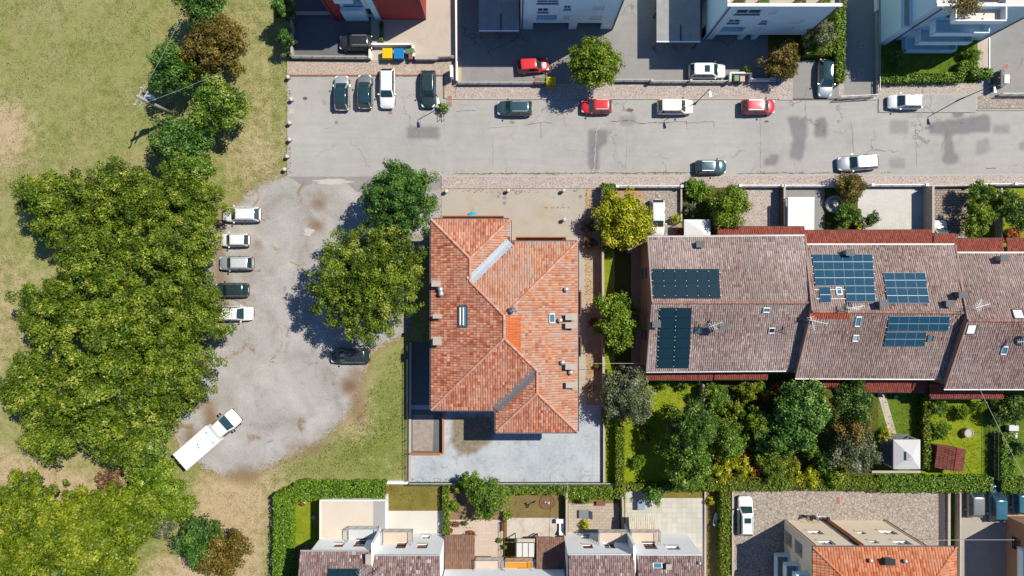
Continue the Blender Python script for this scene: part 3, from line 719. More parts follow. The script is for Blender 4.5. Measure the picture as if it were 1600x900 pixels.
def chimney(root, p, h, sx=0.55, sy=0.55, mat=None, cap=None, name='chimney'):
    p = Vector(p); mb = MB(); mb.box((p.x, p.y, p.z + h / 2 - .3), (sx, sy, h + .6))
    c_ = mb.build(name, mat or PLASTER_C, root, bevel=.01)
    m2 = MB(); m2.box((p.x, p.y, p.z + h + .16), (sx * 1.35, sy * 1.35, .07))
    for a in (-1, 1):
        for e in (-1, 1): m2.box((p.x + a * sx * .4, p.y + e * sy * .4, p.z + h + .06), (.08, .08, .13))
    m2.build('chimney_cap', cap or PLASTER_C, c_)
    return c_
def vent(root, p, h=0.45, r=0.12, mat=None):
    p = Vector(p); o = MB().lathe([(r, -.2), (r, h), (r * 1.9, h + .02), (r * 1.9, h + .10), (r * .7, h + .22), (.01, h + .25)], p, 12).build('roof_vent', mat or STEEL, root, smooth=True); return o
def roof_window(root, c_, ex, ey, w, l, frame=None, pane=None, open_=0.0):
    """skylight lying on the slope; ex along the eave, ey up the slope"""
    c_ = Vector(c_); ex = Vector(ex).normalized(); ey = Vector(ey).normalized(); n = ex.cross(ey).normalized()
    if n.z < 0: n = -n
    mb = MB(); z = n * .10
    def rbar(a, b_, wd, hh): mb.bar(a, b_, wd, hh)
    cs = [c_ + ex * (i * w / 2) + ey * (j * l / 2) + z for i, j in ((-1, -1), (1, -1), (1, 1), (-1, 1))]
    for i in range(4): rbar(cs[i], cs[(i + 1) % 4], .10, .16)
    o = mb.build('skylight', frame or FRAME_D, root)
    q = [c_ + ex * (i * w / 2) + ey * (j * l / 2) + n * .12 for i, j in ((-1, -1), (1, -1), (1, 1), (-1, 1))]
    MB().quad(*q).build('pane', pane or GLASS_T, o); return o
def antenna(name, label, base, h, arms, dish=None, rot=0.0):
    """TV mast with yagi booms; a thing of its own fixed to the roof"""
    b = Vector(base); t = thing(name, label, 'antenna', b)
    mb = MB().tube([b - Vector((0, 0, .3)), b + Vector((0, 0, h))], .025, 6); mb.build('mast', STEEL, t)
    for k, (ang, L, zz) in enumerate(arms):
        a = R(ang) + rot; d = Vector((math.cos(a), math.sin(a), 0)); s = Vector((-d.y, d.x, 0)); c_ = b + Vector((0, 0, h * zz)); ym = MB()
        ym.bar(c_ - d * L * .3, c_ + d * L * .7, .035, .035)
        for i in range(7):
            q = c_ + d * L * (-.28 + .16 * i); w_ = .42 * (1.15 - .09 * i); ym.bar(q - s * w_, q + s * w_, .014, .014)
        ym.build('yagi_boom', ZINC, t)
    if dish:
        a = R(dish[0]); d = Vector((math.cos(a) * .85, math.sin(a) * .85, .5)).normalized(); c_ = b + Vector((0, 0, h * .55)) + d * .15; dm = MB(); n = 14; rr = dish[1]
        s = d.cross(Vector((0, 0, 1))).normalized(); u = s.cross(d)
        rings = [[c_ + (s * math.cos(2 * math.pi * k / n) + u * math.sin(2 * math.pi * k / n)) * rr * q + d * (q * q * rr * .25) for k in range(n)] for q in (.02, .35, .7, 1.0)]
        for r0, r1 in zip(rings[:-1], rings[1:]):
            for k in range(n): dm.quad(r0[k], r0[(k + 1) % n], r1[(k + 1) % n], r1[k])
        do = dm.build('dish', dish[2] if len(dish) > 2 else GREYD, t, smooth=True)
        MB().tube([c_ - u * rr * .9, c_ + d * rr * .9], .015, 5).build('feed_arm', STEEL, t)
    return t
def railing(root, pts, z0, h=1.0, mat=None, step=0.14, glass_=None):
    mat = mat or STEEL; mb = MB()
    for a, b_ in zip(pts[:-1], pts[1:]):
        a = Vector((a[0], a[1], 0)); b_ = Vector((b_[0], b_[1], 0)); L = (b_ - a).length; n = max(1, int(L / step))
        mb.bar(a + Vector((0, 0, z0 + h)), b_ + Vector((0, 0, z0 + h)), .06, .05); mb.bar(a + Vector((0, 0, z0 + .08)), b_ + Vector((0, 0, z0 + .08)), .04, .04)
        for i in range(n + 1):
            q = a + (b_ - a) * (i / n); mb.bar((q.x, q.y, z0), (q.x, q.y, z0 + h), .025 if i % 8 else .05, .025 if i % 8 else .05)
    return mb.build('railing', mat, root)

# tile colours
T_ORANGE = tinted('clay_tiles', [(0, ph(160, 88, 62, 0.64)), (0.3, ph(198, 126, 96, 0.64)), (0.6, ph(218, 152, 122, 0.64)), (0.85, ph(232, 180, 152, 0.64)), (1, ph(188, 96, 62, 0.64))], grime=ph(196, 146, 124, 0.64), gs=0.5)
T_EAST = tinted('sunny_clay_tiles', [(0, ph(200, 120, 84, 0.52)), (0.4, ph(228, 154, 114, 0.52)), (0.75, ph(238, 178, 142, 0.52)), (1, ph(214, 190, 176, 0.52))], grime=ph(214, 184, 168, 0.52), gs=0.45)  # paler copy of the clay tiles, sunlight painted into the tile colour
T_NEW = tinted('new_orange_tiles', [(0, ph(226, 112, 58)), (1, ph(240, 132, 76))])
T_GREY = tinted('lichened_tiles', [(0, ph(144, 116, 108)), (0.35, ph(180, 154, 145)), (0.7, ph(202, 178, 169)), (1, ph(224, 206, 200))], grime=ph(172, 158, 150), gs=0.4, lichen=ph(208, 197, 188))
T_GREY2 = tinted('brown_lichened_tiles', [(0, ph(140, 108, 98)), (0.35, ph(176, 146, 136)), (0.7, ph(198, 170, 160)), (1, ph(218, 196, 188))], grime=ph(172, 158, 150), gs=0.4, lichen=ph(208, 197, 188))
T_RED = tinted('red_roof_sheet', [(0, ph(150, 72, 58)), (0.5, ph(172, 88, 70)), (1, ph(188, 104, 84))], grime=ph(150, 84, 68), gs=0.7)
T_MAUVE = tinted('mauve_tiles', [(0, ph(120, 88, 84)), (0.4, ph(160, 128, 122)), (0.8, ph(188, 162, 156)), (1, ph(226, 214, 206))], grime=ph(166, 150, 146), gs=0.7, lichen=ph(206, 196, 190))
T_BRIGHT = tinted('bright_clay_tiles', [(0, ph(190, 98, 58, 0.59)), (0.5, ph(222, 132, 88, 0.59)), (1, ph(232, 160, 120, 0.59))], grime=ph(214, 160, 128, 0.59), gs=0.6)
T_SHED = tinted('maroon_sheet', [(0, ph(120, 64, 58)), (1, ph(150, 86, 78))])
RIDGE_P = tinted('ridge_tiles', [(0, ph(206, 132, 104, 0.62)), (1, ph(236, 182, 158, 0.62))])
RIDGE_G = tinted('grey_ridge_tiles', [(0, ph(150, 116, 104)), (1, ph(196, 150, 136))])
DECK_O = plain('clay_underlay', ph(150, 84, 58), 0.9, 0.15); DECK_G = plain('grey_underlay', ph(126, 100, 90), 0.9, 0.15); DECK_R = plain('red_underlay', ph(140, 66, 54), 0.9, 0.12)
WALL_W = plain('white_render', (0.74, 0.75, 0.74, 1), 0.9, 0.04, 0.4, 4); WALL_G = plain('grey_render', (0.44, 0.60, 0.66, 1), 0.9, 0.05, 0.4, 4)
WALL_O = plain('orange_render', ph(218, 140, 92), 0.9, 0.07, 0.4, 4); WALL_R = plain('red_render', rgb(150, 62, 58), 0.9, 0.07, 0.4, 4)
WALL_C = plain('cream_render', (.80, .66, .48, 1), 0.9, 0.05, 0.4, 4); WALL_P = plain('pale_render', (0.54, 0.71, 0.77, 1), 0.9, 0.05, 0.4, 4)

# ------------------------------------------------------------------ the house in the middle
ZE = 6.2; PIT = 0.32
def xe(px): return (px - 800) * (CAMH - ZE) / FOC
def ye(py): return (450 - py) * (CAMH - ZE) / FOC
xW, xE, yN1, yN2, yS1, yS2, xv1, xv2 = xe(674), xe(902), ye(343), ye(378), ye(640), ye(675), xe(797), xe(775)
house = thing('brick_roofed_house', 'large orange-tiled house with hipped roof in the middle of the plots', 'house', ((xW + xE) / 2, (yN1 + yS2) / 2, 0))
wl_ = (xv1 - xW) / 2; wr_ = (xE - xv2) / 2; wm = (xE - xW) / 2
V = lambda x, y, d: Vector((x, y, ZE + PIT * d))
a1 = V(xW + wl_, yN1 - wl_, wl_); a2 = V(xW + wl_, yN2 - wl_, wl_); r1 = V(xW + wm, yN2 - wm, wm); r2 = V(xW + wm, yS1 + wm, wm)
b1 = V(xE - wr_, yS2 + wr_, wr_); b2 = V(xE - wr_, yS1 + wr_, wr_)
E = lambda x, y: V(x, y, 0)
planes = {
 'w': [E(xW, yN1), E(xW, yS1), r2, r1, a2, a1], 'n1': [E(xv1, yN1), E(xW, yN1), a1], 'e1': [E(xv1, yN2), E(xv1, yN1), a1, a2],
 'n2': [E(xE, yN2), E(xv1, yN2), a2, r1], 'e': [E(xE, yS2), E(xE, yN2), r1, r2, b2, b1], 's2': [E(xv2, yS2), E(xE, yS2), b1],
 'w2': [E(xv2, yS1), E(xv2, yS2), b1, b2], 's1': [E(xW, yS1), E(xv2, yS1), b2, r2]}
roof = deck(house, planes.values(), DECK_O)
def patchy(u, v, rs):
    t = 0.45 + 0.18 * np.sin(u * 1.3 + v * .4) * np.sin(v * 0.9) + rs.normal(0, .22, len(u))
    return np.where(rs.uniform(0, 1, len(u)) < .12, 1.0, np.clip(t, 0, .95))
for k, (nm, pts) in enumerate(planes.items()):
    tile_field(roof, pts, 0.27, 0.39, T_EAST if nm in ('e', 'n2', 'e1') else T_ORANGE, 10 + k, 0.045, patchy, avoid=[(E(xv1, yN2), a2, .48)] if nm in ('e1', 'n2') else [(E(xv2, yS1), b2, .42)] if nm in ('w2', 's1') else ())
nw = [r1 + Vector((.25, .1, 0)), r2 + Vector((.25, -.2, 0)), Vector((r2.x + 1.75, r2.y - 1.55, 0)), Vector((r1.x + 1.75, r1.y - .3, 0))]
for q in nw: q.z = ZE + PIT * (xE - q.x) + .05
tile_field(roof, [nw[2], nw[3], nw[0], nw[1]], 0.27, 0.39, T_NEW, 44, 0.045)
for k, (a, b_) in enumerate([(E(xW, yN1), a1), (E(xv1, yN1), a1), (a1, a2), (a2, r1), (r1, r2), (E(xE, yN2), r1), (r2, E(xW, yS1)), (r2, b2), (b2, b1), (b1, E(xv2, yS2)), (b1, E(xE, yS2))]):
    ridge_caps(roof, a + Vector((0, 0, .03)), b_ + Vector((0, 0, .03)), RIDGE_P, 0.16, k)
for a, b_, mt in ((E(xv1, yN2), a2, plain('grey_flashing', (.30, .34, .37, 1), .55, .15)), (E(xv2, yS1), b2, plain('shade_tinted_flashing', (0.13, 0.12, 0.12, 1), 0.5, 0.1))):  # same flashing twice; the lower valley has its shade painted dark
    d = (b_ - a).normalized(); s = d.cross(Vector((0, 0, 1))).normalized(); up = Vector((0, 0, .03)); fl = MB()
    for sg in (-1, 1):
        q = s * (sg * .5) + Vector((0, 0, .5 * PIT * .7071 * 2 * .72)); fl.quad(a + up, b_ + up, b_ + up + q, a + up + q)
    fl.build('valley_flashing', mt, roof)
for a, b_ in ((E(xW, yN1), E(xW, yS1)), (E(xv1, yN1), E(xW, yN1)), (E(xv1, yN2), E(xv1, yN1)), (E(xE, yN2), E(xv1, yN2)), (E(xE, yS2), E(xE, yN2)), (E(xv2, yS2), E(xE, yS2)), (E(xv2, yS1), E(xv2, yS2)), (E(xW, yS1), E(xv2, yS1))):
    d = (b_ - a).normalized(); o_ = Vector((d.y, -d.x, 0)) * .08 + Vector((0, 0, -.04)); gutter(house, a + o_, b_ + o_, plain('dark_zinc', (0.16, 0.17, 0.18, 1), 0.45, 0.15, metal=0.4))
ins = 0.55
wpts = [(xW + ins, yN1 - ins), (xW + ins, yS1 + ins), (xv2 + ins, yS1 + ins), (xv2 + ins, yS2 + ins), (xE - ins, yS2 + ins), (xE - ins, yN2 - ins), (xv1 - ins, yN2 - ins), (xv1 - ins, yN1 - ins)]
for i in range(8):
    a, b_ = Vector(wpts[i]), Vector(wpts[(i + 1) % 8]); L = (b_ - a).length
    ws = []
    n = max(0, int((L - 1) / 3.2))
    for k in range(n):
        u = (k + .5) * L / n
        for zf in (0.95, 3.75): ws.append((u - .6, u + .6, zf, zf + 1.4, 'brown'))
    facade(house, a, b_, 0, ZE - .02, WALL_O, ws)
# balconies of terracotta render that show past the eaves
def balcony(root, x0, x1, y0, y1, z, h=1.0, mat=None, t=0.12, floor=None, name='balcony'):
    mb = MB().box(((x0 + x1) / 2, (y0 + y1) / 2, z - .1), (x1 - x0, y1 - y0, .2)); o = mb.build(name, floor or KERB, root)
    m2 = MB(); 
    for (a, b_) in (((x0, y0), (x1, y0)), ((x1, y0 + t), (x1, y1 - t)), ((x1, y1), (x0, y1)), ((x0, y1 - t), (x0, y0 + t))):
        m2.bar((*a, z + h / 2), (*b_, z + h / 2), t, h)
    m2.build('parapet', mat or WALL_O, o); return o
balcony(house, xe(688), xe(787), yN1 - .5, yN1 + 0.62, 3.2, 1.0)
balcony(house, xe(806), xe(887), yN2 - .5, yN2 + 0.70, 3.2, 1.0)
for px0, px1 in ((454, 494), (527, 560)):
    balcony(house, xE - .5, xE + .62, ye(px1), ye(px0), 3.1, 1.0, FRAME_B)
def zw(px, py): # height of the west slope under a survey point
    p = at(px, py, 7.0); return Vector((p.x, p.y, ZE + PIT * (p.x - xW)))
def zeast(px, py):
    p = at(px, py, 7.0); return Vector((p.x, p.y, ZE + PIT * (xE - p.x)))
chimney(house, zw(682, 443), .8, .75, .5); chimney(house, zw(684, 494), .7, .75, .35, GREYD); chimney(house, zw(684, 532), .9, .7, .7)
vent(house, zw(688, 452), .35, .16); vent(house, zw(689, 459), .35, .16)
for (x, y, hh, mt) in ((892, 495, .8, PLASTER_C), (892, 508, .75, PLASTER_C), (892, 572, .8, PLASTER_C), (893, 601, .7, GREYD)): chimney(house, zeast(x, y), hh, .95, .5, mt, KERB)
for x, y in ((885, 452), (875, 500), (879, 566), (892, 582)): vent(house, zeast(x, y), .4, .15)
dw = Vector((1, 0, PIT)).normalized(); de = Vector((-1, 0, PIT)).normalized()
sk = roof_window(house, zw(724, 494), (0, 1, 0), dw, 2.3, 1.05)
c_ = zw(724, 494) + Vector((0, 0, .2)); MB().bar(c_ + Vector((-.3, -.95, 0)), c_ + Vector((-.3, .95, .0)), .12, .05).bar(c_ + Vector((.05, -.95, .1)), c_ + Vector((.05, .95, .1)), .12, .05).build('blind', FRAME_W, sk)
roof_window(house, zeast(862, 497), (0, 1, 0), de, .95, .6, ZINC)
antenna('satellite_dish', 'small dark satellite dish on the ridge of the orange-tiled house', r1 + Vector((.9, .6, -.2)), 1.2, [(20, .9, 1.0)], (35, .4))

# ------------------------------------------------------------------ staggered row houses to the east
def row_house(name, label, NW, NE, SE, SW, rw, re, hn, hs, hr, sw_wall, seed, tm=None, eave_mat=None):
    """gable roof from survey corners; hn / hs eave heights, hr ridge height"""
    nw_, ne_, se_, sw_ = at(*NW, hn), at(*NE, hn), at(*SE, hs), at(*SW, hs); rw_, re_ = at(*rw, hr), at(*re, hr)
    t = thing(name, label, 'house', ((nw_.x + se_.x) / 2, (nw_.y + se_.y) / 2, 0))
    pn = [ne_, nw_, rw_, re_]; ps = [sw_, se_, re_, rw_]
    rf = deck(t, [pn, ps], DECK_G, 0.2)
    for k, pl in enumerate((pn, ps)):
        tile_field(rf, pl, 0.235, 0.36, tm or T_GREY, seed + k, 0.06, lambda u, v, rs: np.clip(0.5 + .15 * np.sin(u * .5 + 1) + .12 * np.sin(v * .8) + rs.normal(0, .22, len(u)), 0, 1))
    ridge_caps(rf, rw_ + Vector((0, 0, .03)), re_ + Vector((0, 0, .03)), RIDGE_G, 0.17, seed)
    for a, b_ in ((nw_, rw_), (rw_, sw_), (ne_, re_), (re_, se_)): MB().bar(a + Vector((0, 0, .05)), b_ + Vector((0, 0, .05)), .16, .16).build('verge_board', plain('verge', ph(176, 150, 138), 0.85, 0.15, 1, 5), rf)
    gutter(t, nw_ + Vector((0, .1, -.05)), ne_ + Vector((0, .1, -.05)), eave_mat or ZINC); gutter(t, se_ + Vector((0, -.1, -.05)), sw_ + Vector((0, -.1, -.05)), eave_mat or ZINC)
    i = .45
    wp = [(nw_.x + .1, nw_.y - i), (sw_.x + .1, sw_.y + i), (se_.x - .1, se_.y + i), (ne_.x - .1, ne_.y - i)]
    for k in range(4):
        a, b_ = Vector(wp[k]), Vector(wp[(k + 1) % 4]); L = (b_ - a).length; ws = []
        n = int(L / 3.4) if k in (1, 3) else 2
        for q in range(n):
            u = (q + .5) * L / n
            for zf in (0.8, 2.9): ws.append((u - .6, u + .6, zf, zf + 1.2, 'brown' if k == 0 else 'win'))
        facade(t, a, b_, 0, min(hn, hs) - .15, sw_wall, ws)
    for (p_, q_, r_) in ((nw_, sw_, rw_), (ne_, se_, re_)):   # gable ends above the eaves
        z = min(hn, hs) - .15; MB().quad((p_.x + (.1 if p_ is nw_ else -.1), p_.y - i, z), (q_.x + (.1 if p_ is nw_ else -.1), q_.y + i, z), (q_.x + (.1 if p_ is nw_ else -.1), q_.y + i, q_.z - .05), (r_.x, r_.y, r_.z - .2), (p_.x + (.1 if p_ is nw_ else -.1), p_.y - i, p_.z - .05)).build('gable', sw_wall, t)
    return t, pn, ps
WALL_T = plain('tan_render', ph(206, 160, 126), 0.9, 0.07, 0.4, 4)
hA, nA, sA = row_house('row_house', 'end row house with grey-brown tiles and two black solar arrays', (1012, 371), (1258, 369), (1245, 578), (1010, 580), (1019, 473), (1268, 473), 4.8, 4.5, 7.3, WALL_T, 60)
hB, nB, sB = row_house('row_house', 'middle row house with grey-brown tiles and three blue solar arrays', (1258, 383), (1492, 383), (1475, 591), (1243, 590), (1269, 487), (1511, 489), 5.0, 5.1, 8.0, WALL_T, 64, T_GREY2, eave_mat=FRAME_W)
hC, nC, sC = row_house('row_house', 'row house at the right edge with grey-brown tiles and no solar panels', (1492, 396), (1760, 396), (1740, 607), (1476, 607), (1512, 501), (1790, 501), 5.2, 5.6, 8.6, WALL_T, 68, T_GREY2)
def on(plane, px, py, up=0.0):
    """point of a roof plane seen at a survey pixel: intersect the sight line with the plane"""
    p = [Vector(q) for q in plane]; n = (p[1] - p[0]).cross(p[2] - p[0]).normalized()
    o = Vector((0, 0, CAMH)); d = Vector(((px - 800) / FOC, (450 - py) / FOC, -1)); t = (p[0] - o).dot(n) / d.dot(n)
    if n.z < 0: n = -n
    return o + d * t + n * up
def slope_axes(plane):
    p = [Vector(q) for q in plane]; ex = (p[1] - p[0]).normalized(); n = (p[1] - p[0]).cross(p[2] - p[0]).normalized()
    if n.z < 0: n = -n
    ey = n.cross(ex)
    if ey.z < 0: ey = -ey
    return ex, ey, n
# lower red roofs over porches
def porch_roof(name, label, px, hs_, ht, mat=None, wall=True, seed=0, dk=None, posts=True, cat='porch roof'):
    """px: outer-left, outer-right, inner-right, inner-left survey corners; hs_ outer height, ht inner height"""
    q = [at(*px[0], hs_), at(*px[1], hs_), at(*px[2], ht), at(*px[3], ht)]
    t = thing(name, label, cat, (q[0] + q[1]) / 2 * 1.0 - Vector((0, 0, hs_)))
    rf = deck(t, [q], dk or DECK_R, .08); tile_field(rf, q, 0.22, 0.40, mat or T_RED, seed, 0.045)
    if cat == 'porch roof': gutter(t, q[0] + Vector((0, 0, -.05)) - (q[3] - q[0]).normalized() * .08, q[1] + Vector((0, 0, -.05)) - (q[2] - q[1]).normalized() * .08, FRAME_D, .06)
    if posts:
        for a, b_ in ((0, 3), (1, 2)):
            c_ = q[a] + (q[b_] - q[a]) * .15 + (q[1 - a] - q[a]).normalized() * .2
            MB().box((c_.x, c_.y, (hs_ - .1) / 2), (.16, .16, hs_ - .1)).build('post', FRAME_B, t)
        m = (q[2] + q[3]) / 2
    return t
porch_roof('porch_roof', 'red porch roof north of the end row house', [(1257, 355), (1121, 355), (1121, 378), (1257, 378)], 2.7, 3.5, seed=80)
porch_roof('porch_roof', 'long red porch roof north of the middle row house', [(1456, 360), (1235, 361), (1235, 392), (1456, 392)], 2.7, 3.8, seed=81)
porch_roof('porch_roof', 'short red porch roof beside the white parked van roof', [(1494, 366), (1459, 366), (1459, 392), (1494, 392)], 2.6, 3.6, seed=82)
porch_roof('porch_roof', 'red porch roof north of the right-hand row house', [(1568, 373), (1494, 374), (1494, 404), (1568, 404)], 2.7, 3.8, seed=83)
porch_roof('porch_roof', 'red porch roof cut by the right edge of the picture', [(1680, 373), (1573, 373), (1573, 404), (1680, 404)], 2.7, 3.8, seed=84)
porch_roof('porch_roof', 'red porch roof south of the black solar panels', [(1009, 593), (1113, 593), (1113, 574), (1009, 574)], 2.9, 3.5, seed=85)
porch_roof('porch_roof', 'red porch roof south of the end row house above the palm garden', [(1115, 592), (1199, 592), (1199, 572), (1115, 572)], 2.9, 3.5, seed=86)
porch_roof('porch_roof', 'small red porch roof above the dark glossy garden tree', [(1276, 605), (1312, 605), (1312, 584), (1276, 584)], 2.9, 3.6, seed=87)
porch_roof('porch_roof', 'red porch roof at the top of the grey garden path', [(1346, 612), (1424, 612), (1424, 590), (1346, 590)], 2.9, 3.6, seed=88)
porch_roof('porch_roof', 'shaded end of the porch roof between the two right-hand row houses', [(1426, 613), (1450, 613), (1450, 590), (1426, 590)], 2.8, 3.5, DECK_R and T_SHED, seed=89)  # darker maroon tiles put the shade of this end into its colour
porch_roof('porch_roof', 'red tiled porch roof south of the right-hand row house', [(1453, 622), (1568, 622), (1568, 600), (1453, 600)], 2.9, 3.6, seed=90)

# solar arrays: each panel a piece of its own
def cell_mat(name, col, line, cells):
    m, nt, nd, lk, b = nodes_of(name)
    uv = N(nt, 'ShaderNodeTexCoord').outputs['Generated']
    t = N(nt, 'ShaderNodeTexBrick'); t.offset = 0.0; t.inputs['Scale'].default_value = 1.0
    t.inputs['Brick Width'].default_value = 1 / cells[0]; t.inputs['Row Height'].default_value = 1 / cells[1]; t.inputs['Mortar Size'].default_value = 0.006
    t.inputs['Color1'].default_value = col; t.inputs['Color2'].default_value = sc(col, 1.25); t.inputs['Mortar'].default_value = line
    lk.new(uv, t.inputs['Vector']); lk.new(t.outputs['Color'], b.inputs['Base Color'])
    b.inputs['Roughness'].default_value = 0.18; b.inputs['Specular IOR Level'].default_value = 0.6
    MATS[name] = m; return m
CELL_B = cell_mat('black_cells', (0.006, 0.022, 0.030, 1), (0.004, 0.012, 0.016, 1), (6, 10))
CELL_U = cell_mat('blue_cells', (0.006, 0.036, 0.062, 1), (0.03, 0.10, 0.15, 1), (6, 10))
ALU = plain('aluminium', (0.46, 0.52, 0.55, 1), 0.4, 0.05, metal=0.3)
def solar(label, plane, corners, nu, nv, cell, frame, split=False, dots=False, skip=()):
    """corners: survey pixels NW, NE, SE, SW on the roof plane"""
    ex, ey, n = slope_axes(plane); q = [on(plane, x, y, .16) for x, y in corners]
    t = thing('solar_array', label, 'solar panels', q[0] * .25 + q[1] * .25 + q[2] * .25 + q[3] * .25)
    B = lambda u, v, up=0.0: (q[0] * (1 - u) + q[1] * u) * (1 - v) + (q[3] * (1 - u) + q[2] * u) * v + n * up
    for i in range(nu):
        for j in range(nv):
            if (i, j) in skip: continue
            u0, u1, v0, v1 = i / nu, (i + 1) / nu, j / nv, (j + 1) / nv; e = .02 / nu * 3; e2 = .02 / nv * 2
            mb = MB(); a = [B(u0 + e / 4, v0 + e2 / 4), B(u1 - e / 4, v0 + e2 / 4), B(u1 - e / 4, v1 - e2 / 4), B(u0 + e / 4, v1 - e2 / 4)]
            mb.quad(*[p_ for p_ in a][::-1])
            top = [p_ + n * .04 for p_ in a]; mb.quad(*top)
            for k in range(4): mb.quad(a[k], a[(k + 1) % 4], top[(k + 1) % 4], top[k])
            po = mb.build('solar_panel', frame, t)
            fu, fv = .022, .018
            cu0, cu1, cv0, cv1 = u0 + fu / nu, u1 - fu / nu, v0 + fv / nv, v1 - fv / nv
            halves = ((cv0, (v0 + v1) / 2 - .012 / nv), ((v0 + v1) / 2 + .012 / nv, cv1)) if split else ((cv0, cv1),)
            for c0, c1 in halves:
                MB().quad(B(cu0, c1, .043), B(cu1, c1, .043), B(cu1, c0, .043), B(cu0, c0, .043)).build('cells', cell, po)
            if dots:
                dm = MB()
                for vv in (.18, .82):
                    c_ = B(u0 + .02 / nu, v0 + vv / nv, .07); dm.box(c_, (.065, .065, .04))
                dm.build('clamp', ALU, po)
    rm = MB()
    for vv in (.22, .78):
        for j in range(nv):
            a, b_ = B(-.02, (j + vv) / nv, -.05), B(1.02, (j + vv) / nv, -.05); rm.bar(a, b_, .05, .05)
    rm.build('mounting_rail', ALU, t); return t
BLKF = plain('black_panel_frame', (0.004, 0.016, 0.02, 1), 0.4, 0.2)
solar('black solar panels in two wide rows on the north slope of the end row house', nA, [(1018, 421), (1123, 421), (1125, 467), (1020, 467)], 6, 2, CELL_B, BLKF, dots=True)
solar('black solar panels in a tall block on the south slope of the end row house', sA, [(1030, 480), (1081, 480), (1076, 574), (1026, 574)], 2, 6, CELL_B, BLKF, dots=True)
solar('largest blue solar array on the north slope of the middle row house', nB, [(1268, 398), (1362, 398), (1367, 473), (1276, 473)], 6, 3, CELL_U, ALU, split=True, skip=((0, 2), (1, 2), (2, 2)) )
solar('single blue solar panel under the left end of the largest array', nB, [(1279, 449), (1296, 449), (1298, 474), (1281, 474)], 1, 1, CELL_U, ALU, split=True)
solar('square blue solar array of two rows beside the largest array', nB, [(1379, 427), (1444, 427), (1451, 475), (1386, 475)], 4, 2, CELL_U, ALU, split=True)
solar('long upper row of blue panels on the south slope of the middle row house', sB, [(1388, 493), (1483, 493), (1480, 516), (1385, 516)], 6, 1, CELL_U, ALU, split=True)
solar('short lower row of blue panels on the south slope of the middle row house', sB, [(1384, 517.5), (1447, 517.5), (1443, 540), (1380, 540)], 4, 1, CELL_U, ALU, split=True)
# things on the row roofs
for (t, pl, x, y, w_, l_, fr, pn_) in ((hB, nB, 1310, 455, .55, .8, ZINC, None), (hB, sB, 1340, 502, .55, 1.1, ZINC, None), (hB, sB, 1336, 528, .6, .7, ZINC, glass('grey_pane', (.2, .24, .26, 1))), (hB, sB, 1453, 528, .6, .7, FRAME_B, None), (hC, nC, 1590, 491, 1.1, 1.0, FRAME_D, FRAME_W), (hC, sC, 1517, 514, 1.0, 1.1, FRAME_D, FRAME_W), (hC, sC, 1568, 547, .6, .9, ZINC, None), (hA, sA, 1090, 515, .7, .7, FRAME_D, None), (hA, sA, 1205, 516, .6, .6, ZINC, GLASS_D), (hA, sA, 1197, 484, .7, .5, ZINC, None)):
    ex, ey, n = slope_axes(pl); roof_window(t, on(pl, x, y), ex, ey, w_, l_, fr, pn_)
for (t, pl, x, y, h_, mt) in ((hB, nB, 1322, 395, .8, PLASTER_C), (hB, nB, 1373, 475, .9, GREYD), (hB, nB, 1494, 460, 1.0, GREYD), (hC, nC, 1559, 404, .9, PLASTER_C), (hB, nB, 1478, 474, .6, GREYD), (hA, nA, 1092, 382, .5, GREYD), (hA, sA, 1024, 506, .5, GREYD), (hA, nA, 1130, 509, .1, GREYD)):
    chimney(t, on(pl, x, y), h_, .7, .55, mt, GREYD)
antenna('tv_antenna', 'white TV antenna with dish beside the tall black solar block', on(sA, 1105, 507), 2.2, [(20, 1.6, 1.0), (-35, 1.3, .8)], (160, .45))
antenna('tv_antenna', 'TV antenna with round dark dish below the largest blue array', on(nB, 1318, 480), 2.0, [(10, 1.8, 1.0), (-10, 1.4, .75)], (150, .5))
antenna('tv_antenna', 'TV antenna at the step between end and middle row houses', on(sB, 1258, 500), 2.4, [(-12, 1.9, 1.0), (-75, 1.5, .7)], (200, .4))
antenna('tv_antenna', 'TV antenna on the ridge between middle and right-hand row houses', on(nC, 1512, 478), 2.0, [(15, 1.5, 1.0), (60, 1.2, .8)])
antenna('tv_antenna', 'TV antenna with dish on the south slope at the right edge', on(sC, 1583, 532), 1.8, [(180, 1.2, 1.0)], (170, .55))
nwB = [on(sB, *q, .06) for q in ((1327, 497), (1264, 497), (1264, 489), (1327, 489))]
tile_field([c for c in hB.children if c.name.startswith('roof') and not c.name.startswith('roof_')][0], nwB, .235, .36, tinted('new_red_tiles', [(0, ph(196, 90, 66)), (1, ph(216, 108, 82))]), 95, .06)

